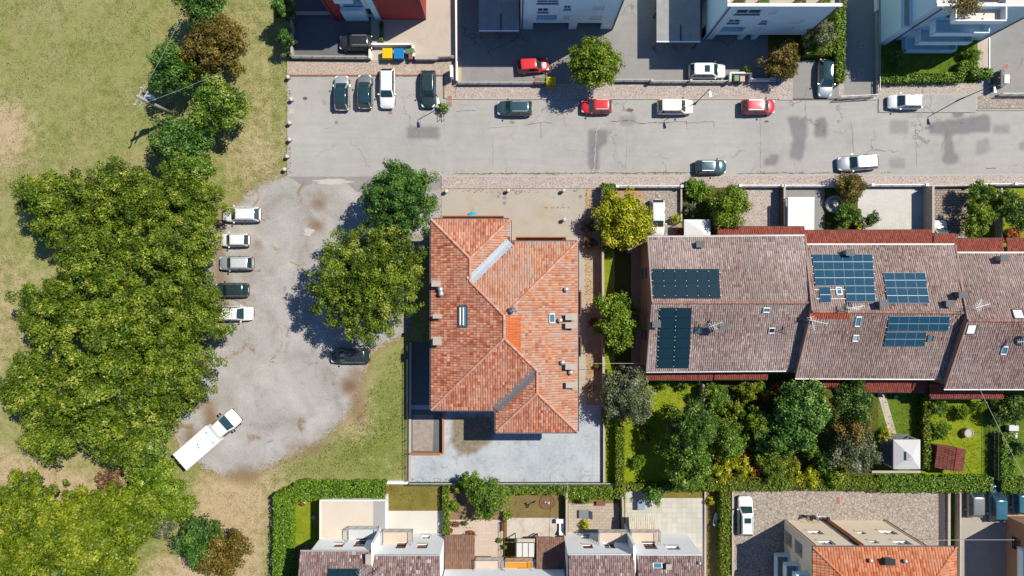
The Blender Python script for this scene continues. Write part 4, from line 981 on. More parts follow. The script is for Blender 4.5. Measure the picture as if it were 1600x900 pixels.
# ------------------------------------------------------------------ apartment blocks across the road (tops out of frame)
def shell(root, x0, x1, y0, y1, z0, z1, mat, south=(), west=(), roofmat=None, parapet=0.5, east=(), northern=False):
    facade(root, (x0, y0), (x1, y0), z0, z1, mat, south); facade(root, (x0, y1), (x0, y0), z0, z1, mat, west)
    facade(root, (x1, y0), (x1, y1), z0, z1, mat, east); facade(root, (x1, y1), (x0, y1), z0, z1, mat)
    r_ = MB().quad((x0, y0, z1 - parapet), (x1, y0, z1 - parapet), (x1, y1, z1 - parapet), (x0, y1, z1 - parapet)).build('roof', roofmat or CONC, root)
    if parapet:
        mb = MB(); t = .22
        mb.bar((x0, y0 + t / 2, z1 - parapet / 2 + .03), (x1, y0 + t / 2, z1 - parapet / 2 + .03), t, parapet + .06).bar((x0, y1 - t / 2, z1 - parapet / 2 + .03), (x1, y1 - t / 2, z1 - parapet / 2 + .03), t, parapet + .06)
        mb.bar((x0 + t / 2, y0 + t, z1 - parapet / 2 + .03), (x0 + t / 2, y1 - t, z1 - parapet / 2 + .03), t, parapet + .06).bar((x1 - t / 2, y0 + t, z1 - parapet / 2 + .03), (x1 - t / 2, y1 - t, z1 - parapet / 2 + .03), t, parapet + .06)
        mb.build('parapet', mat, root)
gx = lambda px: (px - 800) / PXM
gy = lambda py: (450 - py) / PXM
def pipe(root, x, y, h, mat=None): return MB().tube([(x, y, 0.1), (x, y, h)], .06, 8).build('downpipe', mat or FRAME_D, root)
TOPY = gy(-130)
# red block
t = thing('apartment_block', 'red and white apartment block at the top left with dark car beside it', 'building', (gx(594), gy(-30), 0))
shell(t, gx(522), gx(541), gy(31), TOPY, 0, 11.5, WALL_R); shell(t, gx(598), gx(666), gy(31), TOPY, 0, 7.4, WALL_R)
shell(t, gx(541) + .01, gx(598) - .01, gy(31) + .35, TOPY, 0, 11.5, WALL_P, pxwins(gx(541), [(533, 565, 3.0, 5.1, 'loggia'), (572, 591, .1, 2.4, 'door'), (531, 560, 6.2, 7.6, 'win')]))
MB().box((gx(591), gy(31) + .3, 5), (.7, .5, 10)).build('pilaster', WALL_P, t); MB().box((gx(541) + 1.35, gy(31) + .15, 1.5), (2.7, .6, 3.0)).build('entrance_panel', WALL_P, t)
pipe(t, gx(526), gy(31) - .08, 11); pipe(t, gx(660), gy(31) - .08, 7)
balcony(t, gx(541) + .2, gx(570), gy(31) - .5, gy(31) + .3, 6.0, .9, WALL_P)
# white block
t = thing('apartment_block', 'pale blue-white apartment block at the top beside the round green street tree', 'building', (gx(885), gy(-30), 0))
yb = gy(46)
facade(t, (gx(813), yb), (gx(958), yb), 2.05, 13.0, WALL_P, pxwins(gx(813), [(838, 870, 2.7, 4.3, 'loggia'), (840, 857, 5.0, 6.2, 'win'), (839, 873, 7.4, 8.3, 'win'), (881, 892, 5.8, 6.9, 'win'), (926, 944, 5.7, 6.9, 'shutter'), (921, 940, 2.9, 4.2, 'shutter'), (880, 890, 2.9, 4.2, 'shutter')]))
facade(t, (gx(813), yb + 1.4), (gx(958), yb + 1.4), 0, 2.05, WALL_P, [(1.9, 5.6, .05, 1.95, 'garage'), (7.2, 9.6, .05, 1.95, 'garage')])
MB().quad((gx(813), yb + 1.4, 2.05), (gx(813), yb, 2.05), (gx(958), yb, 2.05), (gx(958), yb + 1.4, 2.05)).build('soffit', WALL_P, t)
for x0, x1 in ((813, 832), (888, 900), (938, 958)): MB().prism([(gx(x0), yb + .02), (gx(x1), yb + .02), (gx(x1), yb + 1.38), (gx(x0), yb + 1.38)], 0, 2.05).build('pillar', WALL_P, t)
facade(t, (gx(813), TOPY), (gx(813), yb), 0, 13, WALL_P, [(3, 4.2, 3, 4.3, 'win')]); facade(t, (gx(958), yb), (gx(958), TOPY), 0, 13, WALL_P); 
MB().quad((gx(813), yb, 13), (gx(958), yb, 13), (gx(958), TOPY, 13), (gx(813), TOPY, 13)).build('roof', CONC, t)
pipe(t, gx(815.5), yb - .08, 12.5); pipe(t, gx(956), yb - .08, 12.5)
# grey block with roof terrace
t = thing('apartment_block', 'grey apartment block with planted roof terrace left of the olive-hedged yard', 'building', (gx(1175), gy(-30), 0))
yb = gy(62)
facade(t, (gx(1097), yb), (gx(1252), yb), 1.6, 9.9, WALL_G, pxwins(gx(1097), [(1127, 1163, 2.5, 4.0, 'loggia'), (1138, 1157, 5.0, 6.1, 'win'), (1150, 1190, 7.5, 8.8, 'win'), (1188, 1200, 4.9, 5.9, 'win'), (1233, 1254, 5.0, 6.1, 'shutter'), (1176, 1188, 2.6, 3.9, 'shutter'), (1216, 1238, 2.6, 4.0, 'shutter'), (1202, 1214, 7.6, 8.7, 'shutter')]))
facade(t, (gx(1097), yb + 1.2), (gx(1252), yb + 1.2), 0, 1.6, WALL_G, [(1.4, 4.3, .05, 1.55, 'garage'), (5.6, 7.4, .05, 1.55, 'door'), (8.2, 11.0, .05, 1.55, 'door')])
MB().quad((gx(1097), yb + 1.2, 1.6), (gx(1097), yb, 1.6), (gx(1252), yb, 1.6), (gx(1252), yb + 1.2, 1.6)).build('soffit', WALL_G, t)
for x0, x1 in ((1097, 1113), (1151, 1160), (1172, 1180)): MB().prism([(gx(x0), yb + .02), (gx(x1), yb + .02), (gx(x1), yb + 1.18), (gx(x0), yb + 1.18)], 0, 1.6).build('pillar', WALL_G, t)
facade(t, (gx(1097), TOPY), (gx(1097), yb), 0, 9.9, WALL_G, [(8, 9, 3, 4.2, 'win'), (8, 9, 6, 7.2, 'win')]); facade(t, (gx(1252), yb), (gx(1252), TOPY), 0, 9.9, WALL_G)
x0, x1 = gx(1097), gx(1252)
MB().quad((x0, yb, 9.3), (x1, yb, 9.3), (x1, TOPY, 9.3), (x0, TOPY, 9.3)).build('terrace_floor', CONC, t)
mb = MB().bar((x0 - .1, yb + .05, 9.95), (x1 + .1, yb + .05, 9.95), .35, .12).bar((x0 + .05, yb + .3, 9.95), (x0 + .05, TOPY, 9.95), .3, .12); mb.build('coping', WHITE, t)
shell(t, x0 + 2, x1, yb + 3.4, TOPY, 9.3, 12.8, WALL_G, parapet=.2)
pipe(t, x0 + .3, yb - .08, 9.6); pipe(t, x1 - .15, yb - .08, 9.6)
# villa block with three stacked balconies
t = thing('apartment_block', 'blue-grey apartment block with three stacked balconies at the top right corner', 'building', (gx(1460), gy(-30), 0))
yb = gy(63)
facade(t, (gx(1383), yb), (gx(1533), yb), 0, 10.0, WALL_G, pxwins(gx(1383), [(1446, 1490, .3, 2.5, 'loggia'), (1464, 1520, 3.2, 5.4, 'loggia'), (1478, 1548, 6.1, 8.2, 'loggia')]))
facade(t, (gx(1383), TOPY), (gx(1383), yb), 0, 10.0, WALL_G); facade(t, (gx(1533), yb), (gx(1533), TOPY), 0, 10.0, WALL_G)
x0, x1 = gx(1383), gx(1533)
MB().quad((x0, yb, 9.3), (x1, yb, 9.3), (x1, TOPY, 9.3), (x0, TOPY, 9.3)).build('terrace_floor', plain('white_deck', ph(240, 236, 228), .8, .05), t)
MB().bar((x0, yb + .1, 10.0), (x1, yb + .1, 10.0), .3, .1).bar((x0 + .1, yb + .3, 10.0), (x0 + .1, TOPY, 10.0), .3, .1).bar((x1 - .1, yb + .3, 10.0), (x1 - .1, TOPY, 10.0), .3, .1).build('coping', WHITE, t)
bx0, bx1, by0 = 46.7, 52.6, 28.15
for z in (.35, 3.1, 5.9): balcony(t, bx0, bx1, by0, yb - .02, z, .95, WALL_P, floor=WALL_P)
balcony(t, bx0 + .2, bx1 - .4, by0 + .1, yb + 1, 9.1, .9, WALL_W, floor=plain('white_deck', ph(240, 236, 228)))
facade(t, (gx(1384), yb - .01), (gx(1440), yb - .01), 0, 3, WALL_P, [])
pipe(t, x0 + .9, yb - .1, 9.6); pipe(t, x1 - .1, yb - .1, 9.6)
shell(t, x0 - 1.1, x0 - .02, yb - .6, TOPY, 0, 5.5, WALL_G, parapet=.1)
# low garage slabs
SLAB = plain('gravelled_slab', ph(172, 172, 170), 0.95, 0.15, 1.2, 7, 0.3)
def low_roof(label, px0, px1, py, h):
    a, b_ = at(px0, py, h), at(px1, py, h)
    t = thing('garage_annex', label, 'garage', (a.x, a.y, 0))
    for fx in (.02, .5, .97):
        for yy in (a.y + .3, a.y + 4.0, TOPY - .4): MB().box((a.x + (b_.x - a.x) * fx + .1, yy, (h - .2) / 2), (.2, .2, h - .2)).build('post', GREYD, t)
    MB().prism([(a.x + .4, a.y + 5.0), (b_.x, a.y + 5.0), (b_.x, TOPY), (a.x + .4, TOPY)], 0, h - .21).build('wall', GREYD, t)
    MB().prism([(a.x, a.y), (b_.x, a.y), (b_.x, TOPY), (a.x, TOPY)], h - .2, h).build('roof', SLAB, t)
    MB().bar((a.x, a.y + .06, h + .02), (b_.x, a.y + .06, h + .02), .12, .04).build('roof_edge', WALL_P, t)
    MB().bar(((a.x * .45 + b_.x * .55), a.y + .2, h + .06), ((a.x * .45 + b_.x * .55), a.y + 2.0, h + .06), .1, .1).build('roof_seam', BLACK, t)
    return t
low_roof('flat grey garage roof in the shade left of the pale blue-white block', 748, 811, 49, 2.8)
low_roof('flat grey garage roof in the shade left of the grey terrace block', 1026, 1094, 66, 2.8)

# ------------------------------------------------------------------ houses along the bottom edge
BOT = gy(1010)
def bottom_house(label, x0, x1, yb, h, wins, roof_x, pxe, tm, walls, seed, caps=True):
    """north front at ground row yb; roof eave at survey row pxe"""
    a, b_ = at(roof_x[0], pxe, h), at(roof_x[1], pxe, h)
    t = thing('terraced_house', label, 'house', ((gx(x0) + gx(x1)) / 2, gy(yb) - 4, 0))
    X0, X1, Y = gx(x0), gx(x1), gy(yb)
    facade(t, (X1, Y), (X0, Y), 0, h - .1, walls, pxwins(-X1, [], -1) + [(X1 - u1, X1 - u0, z0, z1, s) for (u0, u1, z0, z1, s) in pxwins(0, wins)])
    facade(t, (X0, Y), (X0, BOT), 0, h - .1, walls, [(2, 3.2, 3.6, 5, 'win')]); facade(t, (X1, BOT), (X1, Y), 0, h - .1, walls, [(8, 9.2, 3.6, 5, 'win')])
    ym = a.y - 6.5; hr = h + 6.5 * .3
    pn = [Vector((b_.x, a.y, h)), Vector((a.x, a.y, h)), Vector((a.x, ym, hr)), Vector((b_.x, ym, hr))]; ps = [Vector((a.x, ym - 6.5, h)), Vector((b_.x, ym - 6.5, h)), pn[3], pn[2]]
    rf = deck(t, [pn, ps], DECK_G, .2); tile_field(rf, pn, .235, .36, tm, seed, .055, lambda u, v, rs: np.clip(.45 + rs.normal(0, .26, len(u)), 0, 1)); tile_field(rf, ps, .235, .36, tm, seed + 1, .055)
    ridge_caps(rf, pn[2] + Vector((0, 0, .03)), pn[3] + Vector((0, 0, .03)), RIDGE_G, .16, seed)
    gutter(t, pn[1] + Vector((0, .08, -.02)), pn[0] + Vector((0, .08, -.02)), ZINC)
    return t, pn
hD1, pD1 = bottom_house('white house unit with flat cream terrace roof behind the clipped hedge', 511, 601, 827, 7.0, [(522, 537, 4.4, 5.6, 'brown'), (554, 571, 3.3, 5.5, 'brown')], (469, 583), 862, T_MAUVE, WALL_W, 120)
hD2, pD2 = bottom_house('white house unit facing the square mown lawn and white terrace', 602.5, 697, 832, 7.3, [(598, 612, 1.2, 3.2, 'brown'), (619, 635, 3.0, 5.0, 'brown'), (652, 668, 3.6, 5.0, 'brown'), (659, 672, .8, 2.0, 'win')], (584, 687), 869, T_MAUVE, WALL_W, 124)
hE1, pE1 = bottom_house('white house unit facing the slab terrace with the lounge chair', 880, 974, 832, 7.0, [(911, 926, 3.8, 5.0, 'brown'), (944, 961, 3.0, 5.0, 'win'), (908, 922, .9, 2.0, 'win')], (888, 991), 868, T_MAUVE, WALL_W, 128)
hE2, pE2 = bottom_house('white house unit with the cream awning beside the weathered slab terrace', 975.5, 1072, 832, 7.0, [(1006, 1025, 3.2, 5.2, 'brown'), (1042, 1062, 4.2, 5.4, 'win')], (995, 1097), 868.5, T_MAUVE, WALL_W, 132)
hM, pM = bottom_house('low white house at the bottom edge between two brown lean-to roofs', 699, 878, 873, 6.2, [(716, 734, 1.4, 2.6, 'brown'), (752, 766, 1.2, 2.6, 'win'), (808, 822, 1.4, 2.8, 'brown'), (836, 854, 1.6, 2.6, 'brown')], (690, 884), 915, T_MAUVE, WALL_W, 136)
# party wall fins between the units
for tt, x, y0_, z in ((hD1, 601.8, 824, 7.45), (hE1, 974.8, 829, 7.2)):
    MB().prism([(gx(x) - .14, gy(y0_) + .9), (gx(x) + .14, gy(y0_) + .9), (gx(x) + .14, BOT), (gx(x) - .14, BOT)], 0, z).build('party_wall', WALL_W, tt)
# flat terrace roof of the left unit
a, b_ = at(500, 782, 3.0), at(583, 782, 3.0); c_ = at(601, 782, 3.0)
MB().prism([(a.x + .1, a.y - .1), (c_.x - .1, a.y - .1), (c_.x - .1, gy(827.2)), (a.x + .1, gy(827.2))], 0, 2.75).build('extension_wall', WALL_W, hD1)
CREAM = plain('cream_screed', ph(236, 224, 204), .85, .05, .4, 4, stain=ph(220, 196, 164), stain_amt=.5, stain_scale=.3)
ex = MB().prism([(a.x, a.y), (b_.x, a.y), (b_.x, gy(827.2)), (a.x, gy(827.2))], 2.75, 3.0).build('terrace_roof', CREAM, hD1)
MB().prism([(b_.x + .005, a.y), (c_.x, a.y), (c_.x, gy(827.2)), (b_.x + .005, gy(827.2))], 2.75, 2.95).build('side_roof', plain('grey_sheet', ph(186, 186, 184), .7, .05), hD1)  # grey colour stands in for shade on the roof's right slope
MB().bar((a.x, a.y + .05, 3.08), (c_.x, a.y + .05, 3.08), .14, .2).bar((a.x + .05, a.y - .05, 3.08), (a.x + .05, gy(827), 3.08), .14, .2).build('coping', WHITE, hD1)
# bridging balconies
def hang_balcony(t, px0, px1, y_in, y_out, z, fl, rail=True):
    k = (CAMH - z) / FOC; x0, x1 = (px0 - 800) * k, (px1 - 800) * k
    o = MB().prism([(x0, y_in), (x1, y_in), (x1, y_out), (x0, y_out)], z - .2, z).build('balcony', fl, t)
    railing(o if False else t, [(x0, y_in - .02), (x0, y_out), (x1, y_out), (x1, y_in - .02)], z, 1.0, ZINC)
    return o
FL_B = plain('beige_floor', ph(232, 212, 190), .8, .05); FL_O = plain('orange_floor', ph(240, 160, 40), .7, .06); FL_W = plain('pale_floor', ph(224, 228, 228), .8, .05)
hang_balcony(hD1, 545, 592, gy(827) + .01, gy(827) + 1.5, 3.3, FL_W); hang_balcony(hD2, 599, 645, gy(832) + .01, gy(832) + 1.55, 3.3, FL_B)
hang_balcony(hE1, 935, 979, gy(832) + .01, gy(832) + 1.45, 3.2, FL_B); hang_balcony(hE2, 985, 1030, gy(832) + .01, gy(832) + 1.45, 3.2, FL_B)
hang_balcony(hM, 743, 787, gy(873) + .01, gy(873) + 1.2, 2.7, FL_B); hang_balcony(hM, 790, 832, gy(873) + .01, gy(873) + 1.1, 2.7, FL_O)
# lean-to roofs and awnings
T_BROWN = tinted('brown_sheet', [(0, ph(142, 106, 90)), (1, ph(168, 130, 110))])
porch_roof('lean_to_roof', 'brown corrugated lean-to roof beside the pink tiled terrace', [(742, 836), (697, 836), (695, 889), (741, 889)], 2.5, 3.1, T_BROWN, seed=140, cat='lean-to', dk=plain('brown_under', ph(130, 96, 80)))
porch_roof('lean_to_roof', 'brown lean-to roof half in shadow beside the white pergola', [(882, 839), (838, 839), (838, 889), (883, 889)], 2.5, 3.1, T_BROWN, seed=141, cat='lean-to', dk=plain('brown_under', ph(130, 96, 80)))
porch_roof('awning', 'cream ribbed awning above the weathered slab terrace', [(1025, 808), (983, 808), (983, 827), (1026, 827)], 2.5, 2.8, tinted('cream_sheet', [(0, ph(234, 222, 196)), (1, ph(242, 234, 214))]), seed=142, cat='awning', posts=False, dk=plain('cream_under', ph(220, 206, 180)))
# bathtub-roof pergola with glazed panels
a, b_ = at(804, 841, 2.5), at(837, 872, 2.5)
t = thing('pergola', 'grey pergola with three white glazed panels between the brown lean-to and veined terrace', 'pergola', (a.x, b_.y, 0))
for k in range(3):
    x0_ = a.x + .25 + k * (b_.x - a.x - .35) / 3; x1_ = x0_ + (b_.x - a.x - .35) / 3 - .1
    MB().prism([(x0_, b_.y + .15), (x1_, b_.y + .15), (x1_, a.y - .55), (x0_, a.y - .55)], 2.5, 2.55).build('panel', plain('milky_panel', ph(236, 236, 230), .4, .04), t)
mb = MB()
for k in range(4): x_ = a.x + .2 + k * (b_.x - a.x - .35) / 3; mb.bar((x_, b_.y, 2.44), (x_, a.y, 2.44), .1, .12)
mb.bar((a.x, a.y - .3, 2.36), (b_.x, a.y - .3, 2.36), .1, .12).bar((a.x, b_.y + .1, 2.36), (b_.x, b_.y + .1, 2.36), .1, .12); mb.build('beam', GREYD, t)
for x_ in (a.x + .1, b_.x - .1):
    for y_ in (a.y - .3, b_.y + .15): MB().box((x_, y_, 1.15), (.1, .1, 2.3)).build('post', GREYD, t)
MB().prism([(a.x + .3, a.y - .45), (b_.x - .1, a.y - .45), (b_.x - .1, a.y - .05), (a.x + .3, a.y - .05)], 2.5, 2.54).build('rolled_awning', plain('striped_cloth', ph(216, 200, 176)), t)
solar('three black solar panels on the mauve-tiled roof at the bottom left', pD1, [(513, 888), (563, 888), (560, 912), (510, 912)], 3, 1, CELL_B, BLKF)
antenna('tv_antenna', 'TV antenna on the mauve roof right of the bottom-left solar panels', on(pD1, 571, 884), 1.8, [(35, 1.6, 1.0), (140, 1.2, .8)])
antenna('tv_antenna', 'TV antenna casting a long shadow on the roof behind the white terrace', on(pD2, 590, 889), 1.6, [(35, 1.9, 1.0)])
chimney(hD1, on(pD1, 578, 869), .7, .45, .8, plain('tan_chimney', ph(222, 190, 158)), KERB); chimney(hE2, on(pE2, 1043, 882), .5, .45, .45, GREYD)
ex_, ey_, n_ = slope_axes(pE2); roof_window(hE2, on(pE2, 1027, 883), ex_, ey_, .95, .5, ZINC); vent(hE2, on(pE2, 1092, 878), .3, .1)
# orange-roofed house at the bottom right
h = 8.5; yb = gy(813)
t = thing('terraced_house', 'cream house with bright orange hipped roof at the bottom right', 'house', (gx(1310), yb - 4, 0))
X0, X1 = gx(1225), gx(1384)
wf = [(1264, 1285, 3.4, 4.7, 'win'), (1312, 1325, 3.4, 4.8, 'door'), (1340, 1352, 3.8, 4.6, 'win'), (1376, 1400, 3.4, 4.7, 'win'), (1281, 1303, 6.5, 7.8, 'win'), (1331, 1345, 6.5, 7.8, 'win'), (1360, 1372, 6.5, 7.4, 'win'), (1398, 1422, 6.5, 7.8, 'win')]
facade(t, (X1, yb), (X0, yb), 0, h - .1, WALL_C, [(X1 - u1, X1 - u0, z0, z1, s) for (u0, u1, z0, z1, s) in pxwins(0, wf)], pane=GLASS_T)
facade(t, (X0, yb), (X0, BOT), 0, h - .1, WALL_C, [(1.0, 2.6, .1, 2.3, 'loggia'), (1.0, 2.6, 3.1, 5.2, 'loggia'), (5, 6.4, .9, 2.3, 'brown'), (5, 6.4, 3.7, 5.1, 'brown'), (5, 6.4, 6.3, 7.7, 'brown')])
facade(t, (X1, BOT), (X1, yb), 0, h - .1, WALL_C)
facade(t, (gx(1421) - .4, yb - 3.2), (X1, yb - 3.2), 0, h - .1, WALL_C); facade(t, (gx(1421) - .4, BOT), (gx(1421) - .4, yb - 3.2), 0, h - .1, WALL_C)
MB().box((gx(1290.5), yb + .06, h / 2), (.55, .35, h - .2)).build('pilaster', FRAME_B, t); pipe(t, X1 - .15, yb + .1, h - .3); pipe(t, X0 + .15, yb + .1, h - .3)
a, b_ = at(1270, 855, h), at(1494, 855, h); W_ = b_.x - a.x; k_ = .36; dd = 5.4
pn = [Vector((b_.x, a.y, h)), Vector((a.x, a.y, h)), Vector((a.x + dd, a.y - dd, h + dd * k_)), Vector((b_.x - dd, a.y - dd, h + dd * k_))]
pw = [Vector((a.x, a.y, h)), Vector((a.x, a.y - 2 * dd, h)), pn[2]]; pe = [Vector((b_.x, a.y - 2 * dd, h)), Vector((b_.x, a.y, h)), pn[3]]; pse = [pw[1], pe[0], pn[3], pn[2]]
rf = deck(t, [pn, pw, pe, pse], DECK_O, .2)
for k, pl in enumerate((pn, pw, pe, pse)): tile_field(rf, pl, .3, .4, T_BRIGHT, 150 + k, .05)
for k, (p_, q_) in enumerate(((pn[1], pn[2]), (pn[0], pn[3]), (pn[2], pn[3]))): ridge_caps(rf, p_ + Vector((0, 0, .02)), q_ + Vector((0, 0, .02)), T_BRIGHT, .13, k)
for p_, q_ in ((pn[1], pn[0]), (pw[1], pw[0]), (pe[1], pe[0])): gutter(t, p_ + Vector((0, .06, -.03)), q_ + Vector((0, .06, -.03)), FRAME_D)
for z, y0_ in ((.9, 3.6), (3.6, 3.6), (6.2, 3.6)): balcony(t, X0 - 1.5, X0 - .02, yb - y0_ - 4.2, yb - y0_, z, .95, WALL_P, floor=CONC)
chimney(t, on(pn, 1385, 874), .6, .8, .5, GREYD, BLACK); vent(t, on(pn, 1358, 874), .3, .12); vent(t, on(pn, 1412, 875), .3, .12)
# dark building off the right edge casting shade over the pale yard
t = thing('apartment_block', 'brown-edged building just cut by the bottom right edge of the picture', 'building', (gx(1620), gy(850), 0))
shell(t, gx(1572), gx(1720), gy(1010), gy(806), 0, 8.0, WALL_T, west=[(2, 3.5, 1, 2.4, 'brown'), (2, 3.5, 3.8, 5.2, 'brown')], roofmat=DECK_O, parapet=.1)
for z in (3.0, 5.4): balcony(t, gx(1572) - .8, gx(1572) - .02, gy(890), gy(840), z, .9, WALL_P)

# ------------------------------------------------------------------ foliage kit
def leaves_from(pts, nrm, size, rs, asp=0.62, up=0.5):
    """one rhombic leaf spray per point"""
    n = len(pts)
    d = nrm * 0.7 + rs.normal(0, .55, (n, 3)); d[:, 2] += up; d /= np.linalg.norm(d, axis=1)[:, None]
    a = np.cross(d, rs.normal(0, 1, (n, 3))); a /= np.linalg.norm(a, axis=1)[:, None]; b = np.cross(d, a)
    s = size * rs.uniform(.65, 1.25, n)[:, None]
    v = np.stack([pts - a * s * .5, pts - b * s * asp * .5 + d * s * .06, pts + a * s * .5 - d * s * .10, pts + b * s * asp * .5 + d * s * .06], 1)
    return v.reshape(-1, 3)
def crown_mesh(name, Rr, Hc, nleaf, size, mat, seed, shoots=60, lump=.75, asp=.62, dense=False):
    """crown centred on the origin: shoots radiate from the middle and carry clumps of leaves"""
    rs = np.random.RandomState(seed); ns = shoots
    z = rs.uniform(-.25, 1, ns) ** 1.0; a_ = rs.uniform(0, 2 * np.pi, ns); q = np.sqrt(np.clip(1 - z * z, 0, 1))
    dirs = np.stack([np.cos(a_) * q, np.sin(a_) * q, z], 1)
    am = .35 if dense else 1.0; lob = 1 + am * (.12 * np.sin(3 * a_ + seed) + .08 * np.sin(5 * a_ + 2 * seed)); L = rs.uniform(.88 if dense else .74, 1.03, ns) * lob
    sc_ = np.array([Rr, Rr, Hc / 2]); nodes, rad, tn = [], [], []
    for t, pr in ((.42, .35), (.62, .5), (.80, .8), (.98, 1.0)):
        m_ = rs.uniform(0, 1, ns) < pr; k = np.where(m_)[0]; tj = t + rs.normal(0, .04, len(k))
        P = dirs[k] * (L[k] * tj)[:, None] * sc_ + rs.normal(0, 1, (len(k), 3)) * np.array([Rr, Rr, Hc / 2]) * .06
        P[:, 2] -= .07 * Hc * tj ** 2 * (1 - dirs[k][:, 2])
        nodes.append(P); rad.append(lump * rs.uniform(.6, 1.25, len(k)) * (1.15 - .45 * t)); tn.append(np.full(len(k), t))
    nodes = np.concatenate(nodes); rad = np.concatenate(rad); tn = np.concatenate(tn)
    w = rad ** 2; k = rs.choice(len(nodes), nleaf, p=w / w.sum())
    d = rs.normal(0, 1, (nleaf, 3)); d[:, 2] = np.abs(d[:, 2]) * 1.1 - .35; d /= np.linalg.norm(d, axis=1)[:, None]
    P = nodes[k] + d * (rad[k] * np.clip(rs.normal(.85, .22, nleaf), .2, 1.5))[:, None] * np.array([1.1, 1.1, .75])
    v = leaves_from(P, d * 1.3, size, rs, asp, .35)
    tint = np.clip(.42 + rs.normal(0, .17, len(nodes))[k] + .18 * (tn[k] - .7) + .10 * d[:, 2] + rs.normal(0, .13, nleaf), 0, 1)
    return np_mesh(name, v, 4, mat, False, tint)
def bark_mesh(name, Rr, Hc, h0, seed, nl=7, mat=None):
    """trunk plus limbs, crown centre at height h0 + Hc/2"""
    r_ = random.Random(seed); mb = MB(); tr = max(.06, Rr * .045); zc = h0 + Hc * .35
    mb.tube([(0, 0, -.1), (r_.uniform(-.05, .05), .03, zc * .5), (r_.uniform(-.1, .1), 0, zc)], [tr * 1.3, tr, tr * .7], 8)
    for i in range(nl):
        a = 2 * math.pi * i / nl + r_.uniform(-.3, .3); el = r_.uniform(.3, 1.1); L = Rr * r_.uniform(.6, .85)
        p0 = Vector((0, 0, zc * r_.uniform(.6, .95))); d = Vector((math.cos(a) * math.cos(el), math.sin(a) * math.cos(el), math.sin(el) * Hc / 2 / Rr))
        mb.tube([p0, p0 + d * L * .5 + Vector((0, 0, .1)), p0 + d * L], [tr * .5, tr * .32, tr * .12], 6)
    me = bpy.data.meshes.new(name); me.from_pydata(mb.v, [], mb.f); me.materials.append(mat or BARK)
    me.polygons.foreach_set('use_smooth', [True] * len(me.polygons)); return me
BARK = plain('bark', rgb(96, 80, 62), .95, .25, 2, 9, .6)
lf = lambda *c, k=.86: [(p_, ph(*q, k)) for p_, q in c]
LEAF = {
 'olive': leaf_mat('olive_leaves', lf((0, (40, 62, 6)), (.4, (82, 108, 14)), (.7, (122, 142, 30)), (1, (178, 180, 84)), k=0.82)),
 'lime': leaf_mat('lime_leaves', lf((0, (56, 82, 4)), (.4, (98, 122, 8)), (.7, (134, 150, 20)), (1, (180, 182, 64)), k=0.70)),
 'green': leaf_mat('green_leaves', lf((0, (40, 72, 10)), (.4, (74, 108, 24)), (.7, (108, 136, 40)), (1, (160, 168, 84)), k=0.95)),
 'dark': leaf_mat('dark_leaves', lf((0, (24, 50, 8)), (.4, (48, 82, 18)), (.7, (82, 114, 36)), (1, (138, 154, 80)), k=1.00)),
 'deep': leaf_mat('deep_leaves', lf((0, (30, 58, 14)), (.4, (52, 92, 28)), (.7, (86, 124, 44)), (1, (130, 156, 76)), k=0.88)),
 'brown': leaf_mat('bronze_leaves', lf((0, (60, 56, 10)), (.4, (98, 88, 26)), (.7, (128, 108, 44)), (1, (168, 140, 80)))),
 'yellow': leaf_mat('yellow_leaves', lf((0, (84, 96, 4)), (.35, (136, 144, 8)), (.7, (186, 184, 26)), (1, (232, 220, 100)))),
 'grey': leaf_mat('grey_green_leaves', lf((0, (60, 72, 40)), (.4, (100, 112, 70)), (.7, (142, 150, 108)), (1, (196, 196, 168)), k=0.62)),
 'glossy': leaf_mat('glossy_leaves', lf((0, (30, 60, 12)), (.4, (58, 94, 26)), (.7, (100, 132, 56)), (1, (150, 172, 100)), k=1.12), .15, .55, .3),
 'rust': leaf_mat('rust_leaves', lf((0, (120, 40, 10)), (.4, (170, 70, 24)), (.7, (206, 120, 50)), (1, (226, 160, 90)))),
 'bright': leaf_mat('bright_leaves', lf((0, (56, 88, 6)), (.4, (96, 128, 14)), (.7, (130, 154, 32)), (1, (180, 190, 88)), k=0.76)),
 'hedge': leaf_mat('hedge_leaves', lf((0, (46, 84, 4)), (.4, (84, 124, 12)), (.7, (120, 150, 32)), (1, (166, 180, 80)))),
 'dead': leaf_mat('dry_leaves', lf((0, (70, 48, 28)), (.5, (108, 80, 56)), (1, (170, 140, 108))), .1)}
PROTO = {}
def proto(kind, Rr, Hc, h0, var):
    b = (kind, max(3.0, round(Rr / 1.25) * 1.25) if Rr > 2.6 else round(Rr * 2) / 2, var)
    if b not in PROTO:
        r_ = b[1] or .25
        big = r_ > 2.6
        n = int(1150 * r_ ** 2) if big else int(max(600, 2100 * r_ ** 1.75)); n = min(n, 46000); size = .29 if big else (.22 if r_ > 1.2 else .16)
        if kind == 'glossy': size *= 1.15
        dense = var >= 3
        seed = var * 17 + int(r_ * 10) + sum(map(ord, kind))
        if dense: n = int(n * 1.35)
        cm = crown_mesh('crown', r_, Hc / Rr * r_, n, size, LEAF[kind], seed, dense=dense, shoots=int((18 + 11 * r_) * (1.9 if dense else 1)) if big else int(14 + 9 * r_), lump=.86 if big else max(.22, r_ * .32), asp=.55 if kind in ('grey', 'olive') else .66)
        bm = bark_mesh('trunk', r_, Hc / Rr * r_, h0, seed)
        PROTO[b] = (cm, bm, r_)
    return PROTO[b]
